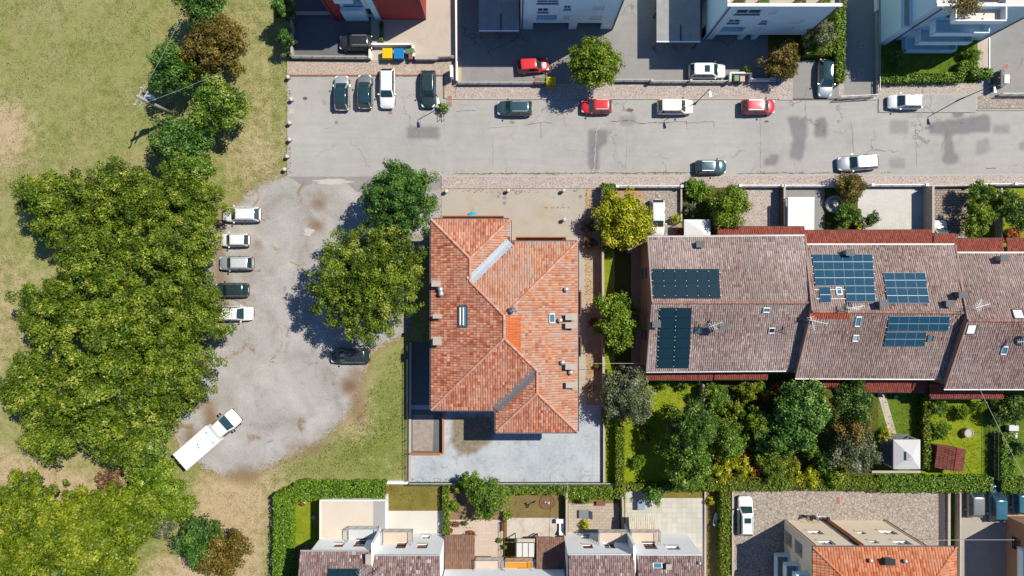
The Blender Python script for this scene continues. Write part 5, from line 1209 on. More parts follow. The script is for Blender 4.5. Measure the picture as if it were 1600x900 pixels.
def tree(name, label, kind, px, py, rpx, h, crown=None, cat='tree', group=None, var=0, low=False, parts=('crown', 'trunk')):
    """crown seen at survey point (px, py) with radius rpx; h total height"""
    Hc = crown or h * .72; h0 = h - Hc; zc = h0 + Hc * .5; k = (CAMH - (zc + Hc * .12)) / FOC
    x, y = (px - 800) * k, (450 - py) * k; Rr = rpx * k
    cm, bm, r_ = proto(kind, Rr, Hc, h0, var); s = Rr / r_ * (.87 if var >= 3 else .93)
    t = thing(name, label, cat, (x, y, 0), 0, group)
    rz = rnd.uniform(0, 6.28)
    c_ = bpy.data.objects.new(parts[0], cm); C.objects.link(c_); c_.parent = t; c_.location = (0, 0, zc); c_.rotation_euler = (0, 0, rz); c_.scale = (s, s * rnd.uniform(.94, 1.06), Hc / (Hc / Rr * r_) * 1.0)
    b_ = bpy.data.objects.new(parts[1], bm); C.objects.link(b_); b_.parent = t; b_.rotation_euler = (0, 0, rz); b_.scale = (s, s, 1)
    return t
def bush(label, kind, px, py, rpx, h, name='shrub', cat='shrub', var=0, group=None):
    return tree(name, label, kind, px, py, rpx, h, h * .95, cat, group, var, parts=('foliage', 'stem'))
def hedge(label, pts, w, h, kind='hedge', seed=0, size=.24, dens=85, name='hedge', closed=False):
    """clipped hedge along survey points (ground), w metres wide"""
    rs = np.random.RandomState(seed); P = [Vector(g(*q)) for q in pts]
    t = thing(name, label, 'hedge', (P[0].x, P[0].y, 0)); V_ = []; Nn = []; mb = MB()
    for a, b_ in zip(P[:-1], P[1:]):
        d = (b_ - a); L = d.length; d = d / L; s = Vector((-d.y, d.x)); Le = L + w * .9
        n = int(Le * (w + 2 * h) * dens)
        u = rs.uniform(-w * .45, L + w * .45, n); f = rs.uniform(0, w + 2 * h, n)
        wob = .06 * np.sin(u * 2.1 + seed) + .05 * np.sin(u * 5.3)
        top = f < w; side = (~top) & (f < w + h)
        off = np.where(top, f - w / 2, np.where(side, w / 2, -w / 2) * (1 + wob)); zz = np.where(top, h * (1 + wob * .6), np.where(side, f - w, f - w - h))
        off = off + rs.normal(0, .07, n); zz = np.clip(zz + rs.normal(0, .07, n), .03, None)
        V_.append(np.stack([a.x + d.x * u + s.x * off, a.y + d.y * u + s.y * off, zz], 1))
        Nn.append(np.stack([np.where(top, 0, np.sign(off) * s.x), np.where(top, 0, np.sign(off) * s.y), np.where(top, 1.0, .3)], 1))
        mb.prism([tuple(a - s * (w * .38) - d * w * .3), tuple(b_ - s * (w * .38) + d * w * .3), tuple(b_ + s * (w * .38) + d * w * .3), tuple(a + s * (w * .38) - d * w * .3)], 0.0, h * .9)
    V_ = np.concatenate(V_); Nn = np.concatenate(Nn)
    v = leaves_from(V_, Nn, size, rs, .6, .35) - np.array([P[0].x, P[0].y, 0])
    np_mesh('foliage', v, 4, LEAF[kind], t, np.clip(rs.normal(.45, .2, len(V_)), 0, 1))
    mb.build('stems', plain('hedge_core', rgb(52, 60, 22), .95, .3, 2, 8), t)
    return t

# the grove on the left
GROVE = 'trees of the big grove beside the meadow'
for (px, py, r_, h, kind, var, lab) in [
 (92, 322, 72, 9.5, 'olive', 0, 'olive-green tree at the top left corner of the big grove'),
 (186, 312, 70, 10, 'olive', 1, 'olive-green tree in the top row of the grove, second from the left'),
 (283, 318, 66, 10, 'olive', 2, 'olive-green tree at the top right corner of the grove near the first white car'),
 (150, 402, 74, 10.5, 'olive', 1, 'olive-green grove tree left of centre in the second row beside the bare meadow notch'),
 (268, 400, 74, 10.5, 'olive', 0, 'olive-green grove tree level with the three upper parked cars'),
 (92, 492, 74, 9.5, 'olive', 2, 'olive-green tree on the left fringe of the grove at mid height'),
 (196, 500, 82, 11, 'olive', 0, 'olive-green tree at the very centre of the big grove'),
 (298, 490, 66, 10, 'olive', 1, 'olive-green grove tree overhanging the lowest parked white car'),
 (62, 600, 76, 9.5, 'olive', 1, 'olive-green tree on the left fringe of the grove in its lower part'),
 (168, 604, 84, 10.5, 'olive', 2, 'olive-green tree in the lower middle of the big grove'),
 (272, 576, 72, 9.5, 'olive', 0, 'olive-green grove tree at the edge of the gravel above the white truck'),
 (84, 668, 60, 8, 'olive', 0, 'olive-green tree at the bottom left of the grove above the bare dirt patch'),
 (184, 678, 66, 8.5, 'olive', 1, 'olive-green tree at the bottom of the grove above the dead brown bush'),
 (252, 636, 42, 7, 'olive', 2, 'smaller olive-green tree between the grove and the cargo box of the truck'),
 (40, 796, 66, 7, 'lime', 0, 'lime-green tree at the left edge below the bare dirt patch'),
 (24, 872, 64, 7, 'lime', 1, 'lime-green tree in the bottom left corner of the picture'),
 (116, 832, 72, 7, 'lime', 2, 'wide lime-green tree in the middle of the bottom left thicket'),
 (196, 806, 62, 6.5, 'lime', 0, 'lime-green tree right of the middle in the bottom left thicket'),
 (240, 756, 48, 5.2, 'bright', 1, 'lime-green tree just below the rear of the white truck'),
 (160, 884, 58, 6, 'lime', 1, 'lime-green tree cut by the bottom edge left of the dark bushes'),
 (222, 700, 40, 6, 'green', 0, 'mid-green tree joining the grove and the lower thicket')]:
    hh = h * rnd.uniform(.86, 1.16); tree('grove_tree', lab, kind, px, py, r_ * .96, hh, hh * .8, 'tree', GROVE, var)
bush('small dead brown bush between the grove and the lime-green thicket', 'dead', 170, 754, 20, 3.2)
bush('grey-green shrub at the right rim of the bottom left thicket', 'grey', 244, 818, 26, 4)
bush('dark green bush at the bottom beside the dirt path', 'deep', 312, 846, 38, 4.5)
bush('dark shrub hidden at the bottom edge of the lime thicket', 'dark', 122, 890, 36, 4.5)
bush('bronze-brown bush at the bottom beside the dirt path', 'brown', 348, 864, 44, 4.5)
bush('low lime bush right of the thicket beside the dry grass', 'bright', 272, 790, 32, 3.5, var=1)
# row of trees above the grove
tree('field_tree', 'dark green tree cut by the top edge above the field row', 'deep', 314, 4, 38, 7)
tree('field_tree', 'bronze-green tree near the top of the row between field and grass track', 'brown', 336, 74, 52, 8, var=3)
tree('field_tree', 'mid-green tree overhung by the utility pole wires', 'deep', 266, 108, 40, 6.4)
tree('field_tree', 'green tree with pale blossoms at the right of the field row', 'green', 338, 166, 48, 6.8, var=1)
tree('field_tree', 'mid-green tree below the utility pole', 'deep', 278, 222, 50, 6.4, var=2)
tree('field_tree', 'lime-tipped tree joining the field row to the grove', 'green', 292, 268, 38, 7)
tree('field_tree', 'yellow-green tree squeezed between bronze tree and utility wires', 'lime', 300, 96, 26, 6.5)
# trees by the gravel lot and the house
tree('lot_tree', 'dark green round tree between the road and the orange-tiled house', 'deep', 624, 312, 63, 9, var=3)
tree('lot_tree', 'big olive-green tree casting shade on the gravel lot', 'olive', 570, 440, 99, 10.5, var=3)
# top side
tree('street_tree', 'bright green round tree beside the yellow bin on the pavement', 'bright', 928, 97, 44, 6.5, var=3)
tree('yard_tree', 'bronze-yellow shrub tree beside the blue bin in the grey block yard', 'brown', 1224, 96, 29, 4.0)
tree('yard_tree', 'grey-green olive tree enclosed by the bright hedge', 'grey', 1282, 48, 24, 4.2)
tree('dark_cypress', 'dark evergreen at the top left edge of the shaded yard', 'deep', 444, 16, 20, 5.5); tree('dark_cypress', 'dark evergreen just above the first bollard in the shade', 'deep', 447, 58, 16, 4.5)
bush('round clipped bush in sun beside the villa lawn', 'hedge', 1519, 84, 13, 1.6); bush('round bush in deep shade on the villa lawn', 'deep', 1401, 91, 13, 1.5)
bush('small bright bush at the end of the fence beside the bins', 'bright', 1168, 109, 7, 1.2)
# between the house and the row houses
tree('garden_tree', 'bright yellow tree shading the white car in the front court', 'yellow', 977, 343, 47, 5.0, var=3)
tree('garden_tree', 'lime-green tree in the strip left of the black solar panels', 'bright', 965, 498, 38, 5.5, var=1)
tree('garden_tree', 'small lime tree below the first on the narrow verge', 'bright', 968, 527, 26, 4.5, var=2)
tree('garden_tree', 'grey-leaved tree south of the white cable', 'grey', 982, 620, 44, 5.5)
tree('garden_tree', 'bright green tree above the red porch beside the white canopy', 'bright', 1142, 322, 33, 5)
tree('garden_tree', 'bright green small tree under the first beside the red porch', 'bright', 1133, 342, 22, 4, var=1)
bush('clipped green bush behind the front wall beside the garden tree', 'hedge', 1090, 297, 21, 1.6); bush('bronze tree over the low wall beside the round fountain', 'brown', 1333, 292, 25, 3.5)
bush('dark pine-like bush beside the round fountain', 'green', 1328, 336, 19, 3.0); bush('thin dark shrub on the white screed court', 'dark', 1362, 340, 14, 2.2); bush('yellow flowering bush at the edge of the white screed court', 'yellow', 1343, 351, 8, 1.2)
bush('flowering shrub beside the white canopy', 'grey', 1078, 327, 12, 1.4); bush('small round orange bush left of the white canopy', 'rust', 1060, 361, 6.5, 1.2); bush('small yellow-green bush above the orange bush', 'yellow', 1057, 342, 8, 1.2)
bush('pale bush under the garden tree right of the canopy', 'green', 1110, 333, 9, 1.4)
tree('garden_tree', 'bright green tree in the top right front garden', 'bright', 1528, 338, 30, 4); tree('garden_tree', 'dark green tree behind the wall in the top right front garden', 'green', 1536, 303, 20, 3.6)
tree('garden_tree', 'dark tree at the right edge above the red porch', 'dark', 1590, 335, 26, 4); tree('garden_tree', 'green tree right of the garden divider at the top right', 'green', 1572, 312, 20, 3.4); bush('rust-coloured flower bush at the right edge above the red porch', 'rust', 1586, 364, 11, 1.2)
bush('yellow bush by the wall at the top right', 'yellow', 1556, 302, 8, 1.6)
# row house gardens
tree('garden_tree', 'large dark tree casting shade over the lime lawn', 'dark', 1082, 668, 44, 7, var=3); tree('garden_tree', 'big dark-green tree low in the garden beside the hedge', 'green', 1074, 724, 42, 5.5)
tree('garden_tree', 'round glossy dark tree below the middle row house', 'glossy', 1258, 634, 45, 7, var=3); tree('garden_tree', 'glossy tree at the foot of the round dark tree', 'glossy', 1240, 672, 40, 6, var=1)
tree('garden_tree', 'dark tree left of the grey garden path', 'dark', 1334, 632, 34, 6.5); tree('garden_tree', 'bronze-green tree below the dark tree left of the path', 'brown', 1338, 668, 30, 5); tree('garden_tree', 'grey-green tree above the hedge left of the gazebo', 'grey', 1340, 708, 36, 5)
tree('garden_tree', 'bright green small tree in the middle of the palm garden', 'bright', 1184, 658, 22, 4); tree('garden_tree', 'mid-green tree below the palms', 'green', 1142, 684, 30, 4.5); tree('garden_tree', 'olive-coloured tree above the yellow hedge', 'olive', 1208, 718, 26, 4)
tree('garden_tree', 'dark green tree beside the bright small tree', 'deep', 1200, 680, 24, 4.2); tree('garden_tree', 'pale green tree at the top of the palm garden', 'green', 1118, 622, 20, 3.6)
for (x, y, r_, k, h, lab) in [(1126, 632, 16, 'lime', 2.6, 'yellow-green palm clump left in the palm garden'), (1150, 642, 18, 'lime', 2.8, 'yellow-green palm clump in the palm garden centre'), (1166, 612, 20, 'lime', 3.0, 'broad pale palm under the red porch'), (1190, 604, 15, 'bright', 2.6, 'green shrub under the red porch end'),
     (1196, 618, 10, 'rust', 1.8, 'rust-red shrub beside the shaded wall'), (1210, 604, 9, 'rust', 1.8, 'rust-orange shrub at the end of the red porch'), (1142, 715, 17, 'yellow', 2.4, 'yellow shrub above the hedge left of the rust shrub'), (1118, 706, 13, 'yellow', 2.2, 'yellow shrub right of the big dark tree'), (1164, 728, 16, 'yellow', 2.4, 'yellow-green shrub below the rust garden shrub'),
     (1184, 734, 11, 'rust', 1.8, 'orange-tinted shrub above the bottom hedge'), (1130, 738, 17, 'yellow', 2.2, 'yellow shrub in the bottom hedge line'), (1164, 716, 9, 'rust', 1.6, 'pinkish rust shrub in the garden thicket'), (1206, 742, 18, 'green', 2.4, 'green shrub at the bottom of the thicket'), (1098, 748, 16, 'lime', 1.8, 'lime shrub in the bottom corner beside the big tree'),
     (1176, 690, 16, 'lime', 2.6, 'lime shrub in front of the dark green garden tree'), (1128, 660, 14, 'bright', 2.2, 'bright shrub beside the left palm clump'), (1160, 676, 13, 'lime', 2.2, 'pale lime shrub below the small bright tree'), (1222, 700, 16, 'bright', 2.4, 'bright shrub at the foot of the glossy tree'), (1270, 706, 14, 'green', 2.2, 'green shrub in the shade right of the glossy tree'),
     (1010, 680, 14, 'lime', 1.6, 'small pale shrub on the lime lawn'), (1000, 722, 12, 'hedge', 1.5, 'round clipped bush on the lime lawn'), (1384, 682, 12, 'yellow', 1.6, 'yellow bush beside the gazebo'), (1503, 644, 13, 'hedge', 1.5, 'round clipped ball bush in the right garden'), (1470, 672, 15, 'hedge', 1.8, 'dark round bush above the maroon shed'),
     (1464, 634, 17, 'green', 2.0, 'loose green bush under the right red porch'), (1530, 634, 11, 'hedge', 1.6, 'small bright bush under the right cable'), (1300, 742, 22, 'bright', 2.2, 'bright shrub in the bottom hedge above the court'), (1262, 748, 20, 'yellow', 2.0, 'yellow-green shrub in the bottom hedge'), (1232, 728, 18, 'lime', 2.2, 'lime shrub left of the glossy tree'),
     (1290, 720, 18, 'glossy', 2.6, 'glossy shrub beneath the dark trees'), (1036, 598, 12, 'green', 1.2, 'low green border under the red porch'), (1066, 597, 13, 'green', 1.2, 'second low green border under the red porch'), (1092, 594, 9, 'green', 1.2, 'low green border end under the red porch'),
     (952, 650, 14, 'bright', 1.8, 'small green shrub against the patio edge'), (1110, 660, 12, 'lime', 1.8, 'lime shrub on the narrow garden divider'), (1580, 640, 26, 'dark', 3.4, 'dark tree mass at the right edge below the row house'), (1590, 700, 16, 'dark', 2.6, 'dark shrub at the right edge below the white boxes')]:
    bush(lab, k, x, y, r_, h)
# bottom gardens
tree('fig_tree', 'leafy fig tree at the top of the vegetable plot', 'green', 762, 776, 34, 4.2, var=1); tree('fig_tree', 'smaller half of the fig leaning over the patio wall', 'green', 735, 753, 17, 3.2)
bush('round green bush at the left of the vegetable plot', 'bright', 708, 793, 11, 1.3); bush('potted yellow-green bush at the corner of the pink terrace', 'hedge', 792, 806, 8, 1.2)
bush('grey-green tree over the blue tarp on the slab terrace', 'glossy', 1022, 774, 18, 2.8, 'garden_tree', 'tree'); bush('spiky green plant on the slab terrace left', 'green', 912, 778, 11, 1.6)
bush('yellow bush at the terrace corner beside the right hedge', 'yellow', 1109, 784, 7, 1.0); bush('yellow plant in the planter under the white house', 'yellow', 913, 821, 8, .8); bush('yellow-green plant at the gap beside the terrace', 'yellow', 972, 797, 5, 1.0)
bush('small green plant beside the pink terrace planter', 'green', 791, 855, 5, 1.0); bush('green shrub leaning over the patio wall', 'bright', 716, 762, 9, 1.4)
bush('green plant in the street planter beside the first lamp', 'green', 692, 168, 8, 1.3); bush('low plant on the fence corner beside the dark evergreens', 'grey', 452, 85, 5, 1.0); bush('dead hanging plant beside the side path', 'dead', 919, 352, 13, 1.6); bush('second dead plant lower on the side path', 'dead', 921, 378, 12, 1.4); bush('brown climber on the side wall beside the path', 'dead', 929, 505, 9, 1.8); bush('brown climber above the blue patio', 'dead', 924, 608, 7, 1.6); bush('tiny green tuft by the white cable', 'bright', 934, 573, 5, 1.0)
# hedges
hedge('clipped hedge enclosing the bottom left garden on two sides', [(446, 940), (450, 775), (478, 762), (596, 762)], 1.9, 2.0, seed=1, dens=95)
hedge('narrow hedge between the mown lawn and the vegetable plot', [(698, 760), (698, 828)], .6, 1.2, 'bright', 2)
hedge('low hedge along the patio edge above the brown lawn', [(792, 762), (884, 762)], .8, 1.2, 'bright', 3); hedge('low hedge along the patio edge above the slab terrace', [(888, 766), (968, 766)], 1.2, 1.3, 'bright', 4)
hedge('tall narrow hedge between slab terrace and crazy-paved court', [(1127, 766), (1127, 960)], 1.0, 1.7, 'lime', 5)
hedge('hedge on the boundary left of the lime lawn', [(966, 668), (966, 764)], .9, 1.5, 'lime', 6); hedge('narrow boundary hedge along the verge beside the yellow tree', [(947, 296), (947, 386)], 1.2, 1.7, 'lime', 7)
hedge('bottom hedge between the gardens and the crazy-paved court', [(968, 758), (1100, 758)], .7, 1.2, 'lime', 8); hedge('mixed hedge along the top of the court below the palms', [(1225, 750), (1370, 752)], 1.3, 1.6, 'lime', 9)
hedge('loose yellow-green hedge between palm garden and crazy-paved court', [(1102, 752), (1224, 752)], 1.3, 1.5, 'lime', 21)
hedge('green hedge behind the gazebo and shed', [(1375, 752), (1530, 752)], 1.6, 1.6, 'hedge', 10); hedge('hedge running down the right garden boundary', [(1562, 680), (1562, 752)], 1.5, 1.6, 'hedge', 11); hedge('hedge above the three dark parked cars', [(1560, 754), (1640, 752)], 1.5, 1.6, 'bright', 12)
hedge('narrow flowering hedge beside the gazebo lawn', [(1438, 618), (1438, 724)], .7, 1.5, 'lime', 13); hedge('narrow hedge at the left of the palm garden', [(1104, 598), (1104, 650)], .6, 1.4, 'lime', 14)
hedge('bright hedge bordering the shaded side drive at the top', [(1303, 12), (1303, 128)], 1.0, 1.8, 'bright', 15); hedge('bright cross hedge behind the two-tone car', [(1258, 81), (1296, 81)], 1.5, 1.6, 'bright', 16)
hedge('clipped hedge along the villa lawn above the pavement', [(1374, 126), (1492, 124)], .9, 1.1, 'hedge', 17); hedge('clipped hedge end with a notch beside the villa path', [(1492, 122), (1498, 107), (1510, 107), (1514, 118), (1536, 118)], .9, 1.3, 'hedge', 18)
hedge('low grass-green strip hedge behind the front wall', [(945, 297), (956, 297)], .9, 1.3, 'hedge', 19)

# ------------------------------------------------------------------ vehicles
TYRE = plain('tyre', (0.015, 0.015, 0.016, 1), .9, .2); RIM = plain('alloy', (.5, .52, .54, 1), .35, .1, metal=.7)
LAMP_W = glass('headlight_glass', (.7, .72, .74, 1), .15); LAMP_R = glass('tail_glass', (.35, .01, .01, 1), .2); CGLASS = glass('car_glass', (0.01, 0.028, 0.032, 1), .05, 1.0); TRIM = plain('black_trim', (.015, .016, .018, 1), .6, .15)
CP = {'pearl': paint('pearl_car', (.50, .53, .55, 1), .3, .2), 'white': paint('white_car', (.60, .61, .61, 1)), 'cream': paint('cream_car', (.66, .62, .54, 1)), 'silver': paint('silver_car', (.42, .46, .48, 1), .3, .5), 'grey': paint('grey_car', (.22, .24, .25, 1), .3, .5), 'black': paint('black_car', (.008, .011, .013, 1), .22),
      'teal': paint('dark_teal_car', (.004, .022, .028, 1), .22), 'red': paint('red_car', (.50, .012, .016, 1), .25), 'blue': paint('deep_blue_car', (.01, .09, .14, 1), .2), 'crimson': paint('crimson_car', (.42, .015, .03, 1), .25), 'dteal': paint('slate_car', (.02, .07, .09, 1), .25, .3)}
def loft(rows):
    """rows: list of point rings with equal counts -> smooth skin with end caps"""
    mb = MB(); n = len(rows[0])
    for r_ in rows: mb.v += [tuple(p_) for p_ in r_]
    for i in range(len(rows) - 1):
        for k in range(n):
            mb.f.append((i * n + k, i * n + (k + 1) % n, (i + 1) * n + (k + 1) % n, (i + 1) * n + k))
    mb.f.append(tuple(range(n - 1, -1, -1))); mb.f.append(tuple((len(rows) - 1) * n + k for k in range(n)))
    return mb
def car(label, px, py, ang, col, L=4.3, W=1.8, H=1.5, style='hatch', roof=None, sunroof=False, group=None, name='parked_car', cat='car', rails=False):
    p = at(px, py, 0.7); t = thing(name, label, cat, (p.x, p.y, .03), R(ang), group); w = W / 2; hl = L / 2; body = CP[col]
    belt = H * .62
    if style == 'suv': belt = H * .64
    prof = [(-1.0, .74, .50, .36), (-.985, .86, .68, .28), (-.94, .94, .93, .22), (-.78, .985, .99, .2), (-.4, 1, 1.0, .2), (.1, 1, 1.0, .2), (.38, .99, .985, .2), (.6, .97, .92, .2), (.8, .93, .84, .22), (.93, .84, .72, .24), (.985, .70, .58, .3), (1.0, .58, .48, .36)]
    rows = []
    for fx, fw, fz, zb in prof:
        x = fx * hl; ww = w * fw; zt = belt * fz; half = [(0, zb), (ww * .8, zb), (ww * .97, zb + .12), (ww, zb + .5 * (zt - zb)), (ww * .985, zt - .14), (ww * .92, zt - .03), (ww * .74, zt + .012), (0, zt + .035)]
        rows.append([Vector((x, y, z)) for y, z in half] + [Vector((x, -y, z)) for y, z in half[-2:0:-1]])
    loft(rows).build('body', body, t, world=False, smooth=True)
    cfg = {'hatch': (.50, .20, -.95, -.77), 'suv': (.52, .25, -.95, -.80), 'wagon': (.46, .19, -.95, -.78), 'small': (.54, .22, -.95, -.76), 'sedan': (.38, .04, -.80, -.50)}[style]
    xf0, xf1, xr0, xr1 = [c_ * hl for c_ in cfg]; zb, zt = belt - .02, H
    def ring(xf, xr, hw, z, cf, cr):
        return [Vector((xf, hw * cf, z)), Vector((xf, -hw * cf, z)), Vector((xf - .16, -hw, z)), Vector((xr + .12, -hw, z)), Vector((xr, -hw * cr, z)), Vector((xr, hw * cr, z)), Vector((xr + .12, hw, z)), Vector((xf - .16, hw, z))]
    r0 = ring(xf0, xr0, w * .90, zb, .86, .84); r1 = ring(xf1, xr1, w * .74, zt - .05, .84, .86); r2 = ring(xf1 - .07, xr1 + .06, w * .68, zt - .005, .84, .86)
    faces = [('windshield', 0, CGLASS), ('pillar', 1, body), ('side_window', 2, CGLASS), ('pillar', 3, body), ('rear_window', 4, CGLASS), ('pillar', 5, body), ('side_window', 6, CGLASS), ('pillar', 7, body)]
    for nm, k, mt in faces:
        MB().quad(r0[k], r1[k], r1[(k + 1) % 8], r0[(k + 1) % 8]).build(nm, mt, t, world=False)
    for s in (2, 6):   # door pillar across each side window
        a, b_ = (r0[s] + r0[s + 1]) / 2, (r1[s] + r1[s + 1]) / 2; MB().bar(a, b_, .09, .05).build('pillar', TRIM, t, world=False)
    mb = MB(); rc = [v + Vector((0, 0, .012)) for v in r2]
    for k in range(8): mb.quad(r1[k], r2[k], r2[(k + 1) % 8], r1[(k + 1) % 8])
    c_ = sum(r2, Vector()) / 8; prev = r2
    for f_, dz in ((.93, .012), (.7, .026), (.35, .036), (.02, .04)):
        nx_ = [c_ + (v - c_) * f_ + Vector((0, 0, dz)) for v in r2]
        for k in range(8): mb.quad(prev[k], nx_[k], nx_[(k + 1) % 8], prev[(k + 1) % 8])
        prev = nx_
    mb.weld(); ro = mb.build('roof', roof or body, t, world=False, smooth=True)
    if sunroof:
        m = (xf1 - .1) * .75 + xr1 * .25; MB().box((m - .15, 0, zt + .045), (.62, w * .85, .012)).build('sunroof', CGLASS, ro, world=False)
    if rails or style in ('wagon', 'suv'):
        for s in (-1, 1): MB().bar((xf1 - .25, s * w * .64, zt + .02), (xr1 + .15, s * w * .64, zt + .02), .05, .05).build('roof_rail', RIM, t, world=False)
    for s in (-1, 1):
        MB().box((xf0 - .30, s * (w + .07), belt + .06), (.16, .2, .13)).build('mirror', body if col in ('white', 'red', 'silver') else TRIM, t, world=False, bevel=.03)
        MB().quad((hl * .80, s * w * .90, belt * .80), (hl * .945, s * w * .78, belt * .66), (hl * .965, s * w * .50, belt * .66), (hl * .90, s * w * .56, belt * .775)).build('headlight', LAMP_W, t, world=False).location.z = .035
        MB().box((-hl * .955, s * w * .78, belt * .80), (.10, .22, .26)).build('tail_light', LAMP_R, t, world=False, bevel=.02)
        for fx in (-.62, .64):
            wo = MB().lathe([(.20, -.10), (.31, -.10), (.325, -.06), (.325, .06), (.31, .10), (.20, .10)], (fx * hl, s * (w - .115), .30), 18, 'y').build('wheel', TYRE, t, world=False)
            MB().lathe([(.05, -.112), (.20, -.108), (.20, .108), (.05, .112)], (fx * hl, s * (w - .115), .30), 14, 'y').build('rim', RIM, wo, world=False)
    MB().bar((xf0 - .02, w * .62, belt + .005), (xf0 - .02, -w * .62, belt + .005), .10, .03).build('wiper_cowl', TRIM, t, world=False)
    MB().box((hl * .985, 0, .34), (.06, w * 1.1, .16)).build('grille', TRIM, t, world=False)
    MB().box((-hl * .995, 0, .62), (.03, .5, .11)).build('number_plate', WHITE, t, world=False)
    return t
PANO = CGLASS
car('silver hatchback with black glass roof, leftmost in the top parking bay', 534, 145, 90, 'silver', 4.2, 1.8, 1.5, 'hatch', PANO)
car('grey hatchback with dark roof, second from the left in the top parking bay', 570, 143, 90, 'grey', 4.1, 1.8, 1.5, 'hatch', PANO)
car('long white estate car in the top parking bay', 605, 138, 270, 'white', 4.8, 1.86, 1.48, 'wagon')
car('black hatchback alone at the right end of the top parking bay', 669, 139, 270, 'teal', 4.5, 1.85, 1.5, 'hatch', CP['teal'])
car('black car in the shade beside the red and white block', 556, 67, 180, 'black', 4.0, 1.8, 1.6, 'suv')
car('dark teal car at the north kerb left of the first red one', 804, 169, 180, 'dteal', 4.2, 1.8, 1.55, 'suv')
car('bright red hatchback on the road below the round green tree', 932, 166, 180, 'red', 3.7, 1.7, 1.48, 'hatch', rails=True)
car('cream-white crossover on the road beside the middle street lamp', 1055, 167, 0, 'cream', 4.3, 1.82, 1.58, 'suv')
car('crimson car on the road in front of the grey block', 1185, 167, 0, 'crimson', 4.0, 1.78, 1.62, 'suv')
car('small white hatchback in the kerb bay below the villa hedge', 1414, 159, 180, 'white', 4.1, 1.75, 1.48, 'hatch')
car('dark teal car at the south kerb of the road', 1111, 261, 0, 'dteal', 3.7, 1.7, 1.48, 'hatch', rails=True)
car('silver estate car at the south kerb of the road', 1341, 254, 184, 'silver', 4.9, 1.85, 1.48, 'wagon', CP['pearl'])
car('red hatchback on the yard beside the yellow bin', 833, 102, 5, 'red', 3.8, 1.72, 1.5, 'hatch')
car('silver-white crossover with sunroof behind the fence of the grey block', 1105, 111, 0, 'white', 4.4, 1.84, 1.6, 'suv', sunroof=True)
car('silver car with dark glass roof in the yard space beside the bright hedge', 1290, 122, 268, 'silver', 4.5, 1.84, 1.5, 'hatch', PANO)
LOT = 'cars parked along the gravel lot'
car('white estate car, topmost in the row along the grove', 377, 335, 180, 'white', 4.6, 1.84, 1.48, 'wagon', group=LOT)
car('small white saloon, second from the top along the grove', 367, 375, 180, 'white', 3.5, 1.6, 1.45, 'hatch', group=LOT)
car('pale silver estate car, third from the top along the grove', 369, 411, 180, 'silver', 4.1, 1.74, 1.48, 'wagon', CP['pearl'], group=LOT)
car('dark teal hatchback half under the grove leaves', 362, 453, 180, 'teal', 4.0, 1.74, 1.48, 'hatch', group=LOT)
car('white hatchback, lowest in the row along the grove', 368, 490, 0, 'white', 4.2, 1.76, 1.5, 'hatch', group=LOT)
car('black car under the big olive-green lot tree', 547, 556, 180, 'black', 4.7, 1.84, 1.5, 'hatch')
car('white car partly hidden under the bright yellow tree', 1027, 340, 270, 'white', 4.4, 1.8, 1.5, 'hatch')
car('white car tucked under the red porch roof on the cobbles', 1468, 372, 90, 'white', 4.3, 1.76, 1.55, 'suv', CP['white'])
car('white crossover with dark rear on the crazy-paved court', 1164, 806, 90, 'white', 4.7, 1.86, 1.65, 'suv', sunroof=True)
car('dark silver car, leftmost of three by the hedge at the right', 1523, 780, 90, 'grey', 4.4, 1.8, 1.5, 'hatch')
car('deep blue car, middle one of three by the hedge at the right', 1558, 785, 90, 'blue', 4.7, 1.84, 1.5, 'hatch')
car('dark blue car at the right edge below the hedge', 1594, 777, 90, 'blue', 4.2, 1.8, 1.5, 'hatch')
# white truck with cargo box
p = at(328, 684, 1.2); ang = math.atan2(643 - 722, 374 - 283) * -1
t = thing('box_truck', 'white truck with flat-topped cargo box on the gravel lot', 'truck', (p.x, p.y, .02), ang); t.scale = (1.09, 1.15, 1.2)
Lc, Wc = 5.2, 2.1
MB().box((-1.35, 0, 1.28), (4.7, Wc, 1.15)).build('cargo_box', CP['white'], t, world=False, bevel=.04)
MB().box((-1.35, 0, 1.875), (4.76, Wc + .06, .05)).build('box_lid', CP['white'], t, world=False, bevel=.015)
for k, (x_, y_) in enumerate(((.55, .5), (-1.0, .15), (-1.15, -.1), (.4, -.7))): MB().box((x_, y_, 1.905), (.16, .10, .02)).build('lid_fitting', GREYD, t, world=False)
rows = []
for x_, fw, z1_, z0_ in ((1.05, .94, 1.55, .35), (1.2, .96, 1.6, .3), (2.2, .97, 1.62, .3), (2.9, .96, 1.12, .3), (3.45, .92, 1.02, .3), (3.72, .80, .80, .34), (3.80, .66, .62, .42)):
    ww = Wc / 2 * .9 * fw; tp = .80 if z1_ > 1.3 else .86
    half = [(0, z0_), (ww * .9, z0_), (ww, z0_ + .25), (ww, min(.95, z1_ - .1)), (ww * tp, z1_ - .04), (ww * tp * .85, z1_), (0, z1_ + .03)]
    rows.append([Vector((x_, y, z)) for y, z in half] + [Vector((x_, -y, z)) for y, z in half[-2:0:-1]])
loft(rows).build('cab', CP['white'], t, world=False, smooth=True)
MB().quad((2.24, -.70, 1.655), (2.88, -.78, 1.185), (2.88, .78, 1.185), (2.24, .70, 1.655)).build('windshield', CGLASS, t, world=False)
